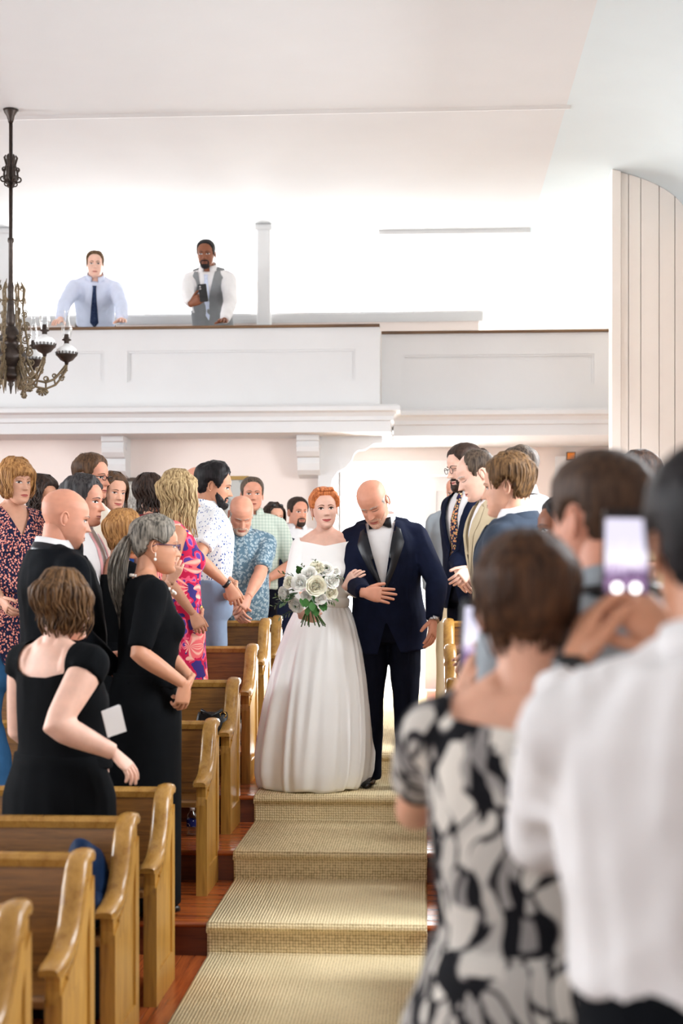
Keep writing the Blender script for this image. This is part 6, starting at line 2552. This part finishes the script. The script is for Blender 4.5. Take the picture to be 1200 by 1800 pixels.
def bloom_mesh(name, seed, mat, rings=5, cup=1.0):
    """unit-radius flower of cupped, overlapping petals, opening towards +z"""
    g = random.Random(seed)
    mb = MB()
    for k in range(rings):
        n = 5 + k
        r0 = 0.12 + 0.15 * k
        for i in range(n):
            a = 2 * PI * (i + 0.5 * (k % 2)) / n + g.uniform(-0.15, 0.15)
            L = 0.55 + 0.10 * k
            wd = 0.34 + 0.05 * k
            op = (0.25 + 0.20 * k) * cup + g.uniform(-0.08, 0.08)
            P = []
            for u in range(5):
                t = u / 4
                rr = r0 * 0.4 + L * math.sin(op) * t + 0.10 * math.sin(PI * t) * math.cos(op)
                z = -0.25 + L * math.cos(op) * t * 1.1 - 0.12 * t * t * k * 0.5
                row = []
                for v in (-1, -0.5, 0, 0.5, 1):
                    w = wd * math.sin(PI * (0.15 + 0.72 * t)) * v
                    cu = -0.14 * v * v * (1 - 0.4 * t)
                    x = (rr + cu * 0.6) * math.cos(a) - w * math.sin(a)
                    y = (rr + cu * 0.6) * math.sin(a) + w * math.cos(a)
                    row.append((x, y, z + 0.03 * g.uniform(-1, 1) * t + 0.08 * v * v * t))
                P.append(row)
            mb.grid(P)
    o = mb.build(name, mat, None, True, fix=False)
    return o


bq = empty('bouquet', BRIDE.W @ Vector((0, 0, 0)), 0, 'round bouquet of white blooms and green sprigs held by the bride', 'bouquet')
BC = at(541, 1040, 7.98)
bq.location = BC
bq.rotation_euler = (0, 0, 0)
protos = [bloom_mesh('bloom', 1, M_petal), bloom_mesh('bloom', 2, M_petal2, 5, 0.9), bloom_mesh('bloom', 3, M_petal, 4, 1.15)]
spots = [(526, 1024, 13, 0), (555, 1030, 16, 1), (500, 1044, 14, 2), (520, 1064, 12, 0), (572, 1001, 15, 2), (583, 1021, 12, 0), (557, 998, 12, 1), (582, 1042, 11, 1), (543, 1008, 12, 0), (538, 1048, 10, 2), (564, 1052, 9, 0), (508, 1024, 10, 1), (590, 1004, 9, 2)]
used = set()
for i, (px, py, r, k) in enumerate(spots):
    dd = 7.98 - 0.13 + 0.10 * (((px - 545) / 50.0) ** 2 + ((py - 1030) / 45.0) ** 2)
    p = at(px, py, dd)
    o = protos[k] if k not in used else protos[k].copy()
    if k in used:
        C.objects.link(o)
    used.add(k)
    o.parent = bq
    rr = r * 8.0 / FPX * 1.12
    o.scale = (rr,) * 3
    o.location = p - BC
    dirv = Vector(((px - 545) / 60.0, -1.0, -(py - 1030) / 55.0 + 0.15)).normalized()
    o.rotation_euler = dirv.to_track_quat('Z', 'Y').to_euler()


def leaf_mesh(name, mat, w=0.32):
    mb = MB()
    P = []
    for u in range(6):
        t = u / 5
        ww = w * math.sin(PI * (0.04 + 0.93 * t)) ** 0.9
        P.append([(ww * v, 0.10 * abs(v) * ww - 0.12 * t * t, t) for v in (-1, -0.5, 0, 0.5, 1)])
    mb.grid(P)
    return mb.build(name, mat, None, True, fix=False)


lp = [leaf_mesh('leaf', M_leafg, 0.34), leaf_mesh('leaf', M_leafo, 0.17)]
usedl = set()
g_ = random.Random(21)


def put_leaf(k, pos, dirv, size, roll=0.0):
    o = lp[k] if k not in usedl else lp[k].copy()
    if k in usedl:
        C.objects.link(o)
    usedl.add(k)
    o.parent = bq
    o.scale = (size,) * 3
    o.location = pos - BC
    q = Vector(dirv).normalized().to_track_quat('Z', 'Y')
    o.rotation_euler = (q.to_matrix() @ Matrix.Rotation(roll, 3, 'Z')).to_euler()


for i in range(34):       # broad leaves between the blooms
    a = g_.uniform(0, 2 * PI)
    r = g_.uniform(8, 46)
    px, py = 545 + r * math.cos(a) * 1.0, 1036 + r * math.sin(a) * 0.8
    p = at(px, py, 7.95)
    put_leaf(0, p, (math.cos(a) * 0.9, -0.75, -math.sin(a) * 0.9), g_.uniform(0.045, 0.075), g_.uniform(-0.6, 0.6))
for (px, py) in ((536, 1052), (548, 1058), (542, 1066), (528, 1052)):
    put_leaf(0, at(px, py, 7.84), (g_.uniform(-0.4, 0.4), -0.5, -0.6), 0.06, g_.uniform(-0.4, 0.4))
for (x0, y0, x1, y1, n) in ((520, 1050, 480, 1066, 9), (515, 1075, 492, 1085, 8), (520, 1015, 492, 1008, 7), (540, 1005, 528, 992, 6), (560, 1000, 552, 984, 6), (585, 1015, 601, 1014, 5), (575, 1055, 588, 1060, 6), (500, 1060, 484, 1048, 7)):
    p0, p1 = at(x0, y0, 7.95), at(x1, y1, 7.90)
    tb = MB().tube([p0 - BC, (p0 + p1) / 2 - BC + Vector((0, 0, 0.008)), p1 - BC], [0.0018, 0.0016, 0.001], 5).build('sprig', M_stem, bq)
    dv = (p1 - p0).normalized()
    for k in range(n):
        t = (k + 1) / n
        sd = Vector((-dv.z, 0, dv.x)) * (1 if k % 2 else -1)
        put_leaf(1, p0.lerp(p1, t), dv * 0.8 + sd * 0.9 + Vector((0, -0.2, 0)), g_.uniform(0.022, 0.034), g_.uniform(-0.5, 0.5))
for i in range(14):       # stems below the hand
    a = g_.uniform(-1, 1)
    top = at(546 + 6 * a, 1070, 8.0 + 0.02 * g_.uniform(-1, 1))
    bot = at(553 + 22 * a + g_.uniform(-3, 3), 1098 + g_.uniform(-7, 5), 7.95 + 0.05 * g_.uniform(-1, 1))
    MB().tube([top - BC, bot - BC], [0.0032, 0.003], 6).build('stem', M_stem, bq)

# ---------------------------------------------------------------- phones
def screen_mat():
    m, nt, p = nm('phone_screen_camera_view')
    tc = N(nt, 'ShaderNodeTexCoord')
    sp = N(nt, 'ShaderNodeSeparateXYZ')
    nt.links.new(tc.outputs['Generated'], sp.inputs[0])
    nz = N(nt, 'ShaderNodeTexNoise', i_Scale=9.0, i_Detail=3.0)
    nt.links.new(tc.outputs['Generated'], nz.inputs['Vector'])
    ad = N(nt, 'ShaderNodeMath', operation='MULTIPLY_ADD')
    ad.inputs[1].default_value = 0.35
    nt.links.new(nz.outputs['Fac'], ad.inputs[0])
    nt.links.new(sp.outputs['Z'], ad.inputs[2])
    rp = ramp(nt, [(0.18, srgb(40, 30, 46)), (0.36, srgb(150, 120, 160)), (0.44, srgb(66, 44, 84)), (0.52, srgb(190, 170, 205)), (0.62, srgb(236, 230, 240)), (0.9, srgb(210, 206, 226))])
    nt.links.new(ad.outputs[0], rp.inputs[0])
    nt.links.new(rp.outputs[0], p.inputs['Emission Color'])
    p.inputs['Emission Strength'].default_value = 0.9
    p.inputs['Base Color'].default_value = (0.02, 0.02, 0.02, 1)
    p.inputs['Roughness'].default_value = 0.15
    return m


M_screen = screen_mat()
M_uiwhite = mat_emit('phone_ui_white', (1, 1, 1), 1.6)


def rrect(w, h, r, n=5):
    out = []
    for cx, cz, a0 in ((w - r, h - r, 0), (-w + r, h - r, 90), (-w + r, -h + r, 180), (w - r, -h + r, 270)):
        for i in range(n):
            a = R(a0 + 90 * i / (n - 1))
            out.append((cx + r * math.cos(a), cz + r * math.sin(a)))
    return out


def phone(px, py, d, rot, label, screen_front=True, w=0.0375, h=0.078, lens=False):
    """screen faces local -y"""
    e = empty('phone', at(px, py, d), 0, label, 'phone')
    e.rotation_euler = rot
    MB().prism(rrect(w, h, 0.009), 1, -0.004, 0.004).build('case', M_blackpl, e, smooth=False)
    s = -1
    MB().prism(rrect(w - 0.003, h - 0.016, 0.003), 1, -0.0048, -0.004).build('screen', M_screen, e, smooth=False)
    MB().tube([(-0.014, -0.0052, -h + 0.028), (-0.014, -0.004, -h + 0.028)], 0.0085, 20).build('shutter_button', M_uiwhite, e, smooth=False)
    MB().tube([(0.016, -0.0052, -h + 0.028), (0.016, -0.004, -h + 0.028)], 0.0085, 20).build('gallery_button', M_uiwhite, e, smooth=False)
    for k in range(2):
        MB().tube([(0.02, 0.004, h - 0.02 - 0.02 * k), (0.02, 0.0065, h - 0.02 - 0.02 * k)], 0.008, 16).build('camera_lens', M_silver if lens else M_blackpl, e, smooth=False)
    return e


phone(1099, 979, 2.30, (0, R(1), R(4)), 'black smartphone with lit screen held up by the man in white shirt')
phone(830, 1124, 2.76, (0, R(5), R(52)), 'smartphone seen nearly edge on beside the short brown hair in front')
phone(357, 515, 12.56, (R(-14), R(4), R(180 - 8)), 'black smartphone held by the man in grey waistcoat on the gallery', lens=True)

# ---------------------------------------------------------------- chandelier
M_iron = mat_plain('bronzed_iron', srgb(116, 100, 76), 0.45, 0.5, 0.3, 40, bump=0.2, metal=0.4)
M_irondk = mat_plain('dark_bronzed_iron', srgb(64, 54, 48), 0.4, 0.5, 0.3, 40, metal=0.4)
M_lampglass = mat_glass('lamp_glass', (0.97, 0.98, 0.98), 0.03, 0.35)
M_font = mat_plain('milky_font_glass', srgb(240, 242, 242), 0.15, 0.5, 0.01)
cx_ = at(19, 500, 10.3)
ch = empty('chandelier', (cx_.x, cx_.y, CEIL), 0, 'ornate bronze oil lamp chandelier hanging on a long rod', 'chandelier')


def cz(py):
    return CAMZ + (HORIZON - py) / FPX * 10.3 - CEIL


ZT = 0.0
MB().lathe([(0.0, -0.002), (0.055, -0.004), (0.05, -0.02), (0.03, -0.05), (0.022, -0.08), (0.016, -0.10), (0.0, -0.1)], 20).build('ceiling_cup', M_irondk, ch)
MB().lathe([(0.0, -0.08), (0.0135, -0.08), (0.0135, cz(418)), (0.022, cz(419)), (0.024, cz(424)), (0.016, cz(428)), (0.0155, cz(495)), (0.024, cz(505)), (0.02, cz(515)), (0.026, cz(545)), (0.034, cz(565)), (0.022, cz(575)), (0.0, cz(576))], 16).build('rod', M_irondk, ch)
MB().lathe([(0.000, cz(570)), (0.041, cz(575)), (0.074, cz(590)), (0.081, cz(598)), (0.054, cz(602)), (0.061, cz(610)), (0.101, cz(618)), (0.115, cz(626)), (0.108, cz(636)), (0.068, cz(644)), (0.061, cz(652)), (0.081, cz(658)), (0.084, cz(664)), (0.041, cz(668)), (0.016, cz(672)), (0.022, cz(676)), (0.011, cz(680)), (0.004, cz(692)), (0.000, cz(693))], 24).build('hub', M_irondk, ch)


def spiral(mb, c, r0, a0, turns, grow, xf, tr=0.006, n=22):
    pts = []
    for i in range(n):
        t = i / (n - 1)
        a = a0 + turns * 2 * PI * t
        r = r0 * (1 - grow * t)
        pts.append((c[0] + r * math.cos(a), 0, c[1] + r * math.sin(a)))
    mb.tube(pts, [tr] * (n - 1) + [tr * 1.6], 6, xf=xf)


def leafy(mb, pts, rad, xf):
    mb.tube([(p[0], 0, p[1]) for p in pts], rad, 6, xf=xf)


# upper ornament
for k in range(6):
    X = Matrix.Rotation(2 * PI * k / 6 + 0.3, 4, 'Z')
    mb = MB()
    zb, zt = cz(322), cz(275)
    leafy(mb, [(0.014, zb), (0.05, zb + 0.03), (0.045, zb + 0.09), (0.03, zb + 0.13), (0.045, zt - 0.01), (0.035, zt + 0.01)], [(0.008, 0.012)] * 5 + [0.003], X)
    spiral(mb, (0.055, zb + 0.03), 0.028, PI / 2, 1.4, 0.7, X, 0.006)
    spiral(mb, (0.045, zb + 0.10), 0.018, -PI / 2, 1.3, 0.7, X, 0.005)
    spiral(mb, (0.03, zb - 0.005), 0.02, PI, 1.2, 0.6, X, 0.005)
    mb.build('scroll_ornament', M_irondk, ch)

for k in range(6):
    az = R(22 - 60 * k)
    X = Matrix.Rotation(az, 4, 'Z')
    arm = MB()
    r1 = 0.40
    z0, zlow, zc = cz(622), cz(678), cz(637)
    # openwork arm: two rails with scrolls between
    up = [(0.07, z0), (0.11, z0 - 0.02), (0.14, z0 - 0.09), (0.19, zlow + 0.045), (0.25, zlow + 0.035), (0.31, zlow + 0.06), (0.36, zc - 0.05), (r1, zc)]
    lo = [(0.07, z0 - 0.035), (0.10, z0 - 0.06), (0.125, z0 - 0.13), (0.18, zlow), (0.25, zlow - 0.012), (0.32, zlow + 0.02), (0.37, zc - 0.085), (r1, zc - 0.02)]
    leafy(arm, up, [0.010, 0.012, 0.010, 0.009, 0.009, 0.009, 0.010, 0.012], X)
    leafy(arm, lo, [0.008, 0.009, 0.009, 0.008, 0.008, 0.008, 0.008, 0.010], X)
    for (a, b) in zip(up, lo):
        leafy(arm, [a, b], [0.007, 0.007], X)
    for (sx, sz, rr, a0) in ((0.13, z0 + 0.02, 0.030, -2.0), (0.17, zlow + 0.08, 0.022, -2.5), (0.25, zlow + 0.06, 0.022, -1.5), (0.31, zlow + 0.085, 0.018, -1.2), (0.365, zc - 0.10, 0.022, 0.3), (0.25, zlow - 0.03, 0.020, 1.6), (0.205, zlow - 0.03, 0.020, 1.2), (0.16, zlow + 0.005, 0.018, 2.0), (0.385, zc - 0.045, 0.02, 0.0), (0.09, z0 - 0.11, 0.024, 2.6)):
        spiral(arm, (sx, sz), rr, a0, 1.35, 0.65, X, 0.0055)
    # pendant shell under the arm
    for q in range(5):
        a = R(-150 + 30 * q)
        leafy(arm, [(0.225, zlow - 0.015), (0.225 + 0.05 * math.cos(a), zlow - 0.015 + 0.05 * math.sin(a))], [0.005, 0.010], X)
    a_o = arm.build('arm', M_iron, ch)
    # pierced standing leaf beside the rod
    st = MB()
    zz0, zz1 = cz(640), cz(493)
    n = 7
    for q in range(n):
        t = q / (n - 1)
        zz = zz0 + (zz1 - zz0 - 0.06) * t
        rr = 0.115 - 0.035 * t
        s = 0.040 * (1 - 0.55 * t)
        spiral(st, (rr, zz), s, 0.5 + q, 1.5, 0.7, X, 0.006 - 0.002 * t, 16)
        spiral(st, (rr + 0.03 * (1 - t), zz + 0.02), s * 0.7, 2.5 - q, 1.4, 0.7, X, 0.005 - 0.002 * t, 14)
    leafy(st, [(0.09, zz0), (0.125, zz0 + 0.12), (0.10, zz0 + 0.28), (0.085, zz1 - 0.20), (0.095, zz1 - 0.06), (0.07, zz1)], [0.008, 0.008, 0.008, 0.007, (0.012, 0.006), 0.002], X)
    leafy(st, [(0.02, zz1 - 0.14), (0.05, zz1 - 0.15), (0.08, zz1 - 0.14)], 0.006, X)
    leafy(st, [(0.08, zz0 - 0.02), (0.09, zz0 - 0.12), (0.085, cz(690))], [(0.02, 0.006), (0.026, 0.006), 0.002], X)
    st.build('pierced_leaf', M_iron, ch)
    lx = X @ Matrix.Translation((r1, 0, zc))
    cup = MB().lathe([(0.0, 0.0), (0.012, 0.002), (0.016, 0.02), (0.045, 0.035), (0.066, 0.06), (0.078, 0.07), (0.080, 0.076), (0.070, 0.078), (0.055, 0.06), (0.0, 0.05)], 24, xf=lx).build('font_holder', M_irondk, ch)
    for q in range(18):
        a = 2 * PI * q / 18
        MB().tube([lx @ Vector((0.074 * math.cos(a), 0.074 * math.sin(a), 0.072)), lx @ Vector((0.080 * math.cos(a), 0.080 * math.sin(a), 0.094))], 0.004, 5).build('gallery_tooth', M_irondk, cup)
    MB().lathe([(0.0, 0.06), (0.06, 0.07), (0.074, 0.095), (0.072, 0.115), (0.05, 0.135), (0.028, 0.146), (0.02, 0.156), (0.0, 0.158)], 24, xf=lx).build('oil_font', M_font, ch)
    MB().lathe([(0.0, 0.155), (0.018, 0.156), (0.018, 0.175), (0.034, 0.182), (0.034, 0.187), (0.022, 0.192), (0.016, 0.225), (0.0, 0.226)], 18, xf=lx).build('burner', M_irondk, ch)
    MB().lathe([(0.026, 0.188), (0.034, 0.215), (0.040, 0.245), (0.036, 0.275), (0.025, 0.31), (0.018, 0.35), (0.017, 0.385), (0.021, 0.40)], 20, xf=lx).build('glass_chimney', M_lampglass, ch)

# ---------------------------------------------------------------- small things
# water bottle seen under the pew
b0 = at(338, 1469, 7.72)
wb = empty('water_bottle', (b0.x, b0.y, LEVEL[2]), 0, 'small clear water bottle with blue label on the floor under a pew', 'bottle')
M_pet = mat_glass('clear_plastic', (0.92, 0.95, 0.98), 0.05, 0.4)
MB().lathe([(0.0, 0.0), (0.028, 0.0), (0.031, 0.006), (0.030, 0.03), (0.031, 0.045), (0.031, 0.10), (0.028, 0.112), (0.014, 0.132), (0.012, 0.138), (0.0, 0.139)], 20).build('bottle_body', M_pet, wb)
MB().lathe([(0.0315, 0.05), (0.0318, 0.051), (0.0318, 0.088), (0.0315, 0.089)], 20).build('bottle_label', mat_cells('blue_bottle_label', srgb(34, 42, 110), [(0.2, srgb(220, 224, 240))], 70), wb)
MB().lathe([(0.0, 0.136), (0.014, 0.136), (0.014, 0.152), (0.012, 0.155), (0.0, 0.155)], 16).build('bottle_cap', M_white_sh, wb)

# black handbag on the pew seat
h0 = at(392, 1318, 7.78)
hb = empty('handbag', (-1.19, 7.86, LEVEL[2] + 0.466), R(4), 'black handbag with gold ring standing on a pew seat', 'handbag')
M_bag = mat_plain('black_bag_leather', srgb(18, 17, 18), 0.35, 0.45, 0.2, 60, bump=0.3)
rings = []
for z, w, dp in ((0.0, 0.105, 0.05), (0.02, 0.11, 0.058), (0.10, 0.10, 0.052), (0.17, 0.085, 0.03), (0.185, 0.08, 0.02)):
    rings.append([(w * math.copysign(abs(math.cos(2 * PI * j / 24)) ** 0.6, math.cos(2 * PI * j / 24)), dp * math.copysign(abs(math.sin(2 * PI * j / 24)) ** 0.6, math.sin(2 * PI * j / 24)), z) for j in range(24)])
MB().loft(rings).build('bag_body', M_bag, hb)
MB().tube([(-0.06, -0.02, 0.18), (-0.06, -0.035, 0.20), (0, -0.06, 0.17), (0.055, -0.035, 0.20), (0.06, -0.02, 0.18)], [(0.009, 0.004)] * 5, 8).build('bag_strap', M_bag, hb)
MB().tube([(0.06 + 0.016 * math.cos(2 * PI * j / 14), -0.028, 0.17 + 0.016 * math.sin(2 * PI * j / 14)) for j in range(15)], 0.003, 6).build('gold_ring', M_gold, hb)

# blue garment left on a pew seat
gx = at(160, 1640, 4.95)
mb = MB()
mb.ell((0, 0, 0.05), (0.13, 0.11, 0.06), 20, 12)
mb.ell((0.05, 0.06, 0.12), (0.08, 0.07, 0.10), 18, 12)
mb.ell((-0.10, 0.04, 0.09), (0.10, 0.08, 0.07), 18, 12)
mb.tube([(-0.05, -0.05, 0.07), (0.02, -0.09, 0.05), (0.10, -0.08, 0.04)], [0.06, 0.05, 0.03], 14)
v, f = remesh(mb, 0.008, 4)
v = folds(v, f, 0.034, 77, 34.0, (1, 1, 1))
v[:, 2] = np.maximum(v[:, 2], 0.003)
go = mesh_obj('folded_garment', v, f, mat_fabric('dark_teal_blue_cloth', srgb(14, 36, 66), 0.6, 0.2), None)
go.location = (-1.275, 5.20 - 0.25, 0.464)
go.scale = (1, 1, 1.25)
tag(go, 'crumpled dark blue garment lying on a front pew seat', 'garment')

# paper programme in front of the woman in black
pg = empty('programme', at(197, 1268, 5.32), 0, 'white folded paper programme held in front of the black dress', 'paper')
pg.rotation_euler = (R(8), R(-16), R(30))
MB().box(-0.03, 0.045, -0.001, 0.001, -0.055, 0.05).build('front_leaf', M_white_sh, pg, smooth=False)
MB().box(-0.03, 0.045, -0.001, 0.001, -0.055, 0.05, Matrix.Translation((-0.03, 0, 0)) @ Matrix.Rotation(R(9), 4, 'Z') @ Matrix.Translation((0.03, 0.002, 0))).build('back_leaf', M_white_sh, pg, smooth=False)

# blind cord with tassel in the gallery window
cc0 = at(311, 440, 15.9)
bc = empty('blind_cord', (cc0.x, cc0.y, 4.0), 0, 'thin blind cord with tassel hanging in the gallery behind the man in waistcoat', 'cord')
MB().tube([(0, 0, 0.95), (0.004, 0, 0.45), (0, 0, 0.0)], 0.004, 6).build('cord', M_tan, bc)
MB().lathe([(0.0, 0.03), (0.012, 0.02), (0.016, 0.0), (0.02, -0.10), (0.0, -0.10)], 12).build('tassel', M_gilt, bc)

# small amber notice on the far door panel
sg_ = at(1003, 810, 13.9)
nt_ = empty('notice', (sg_.x, 14.0, sg_.z), 0, 'small amber framed notice high on the door behind the cropped-haired man', 'notice')
MB().box(-0.045, 0.045, -0.012, 0.0, 0.0, 0.085).build('notice_frame', M_frame_dk, nt_, smooth=False)
MB().box(-0.036, 0.036, -0.016, -0.012, 0.009, 0.076).build('notice_face', mat_plain('amber_card', srgb(224, 132, 44), 0.5, 0.3, 0.1, 60), nt_, smooth=False)
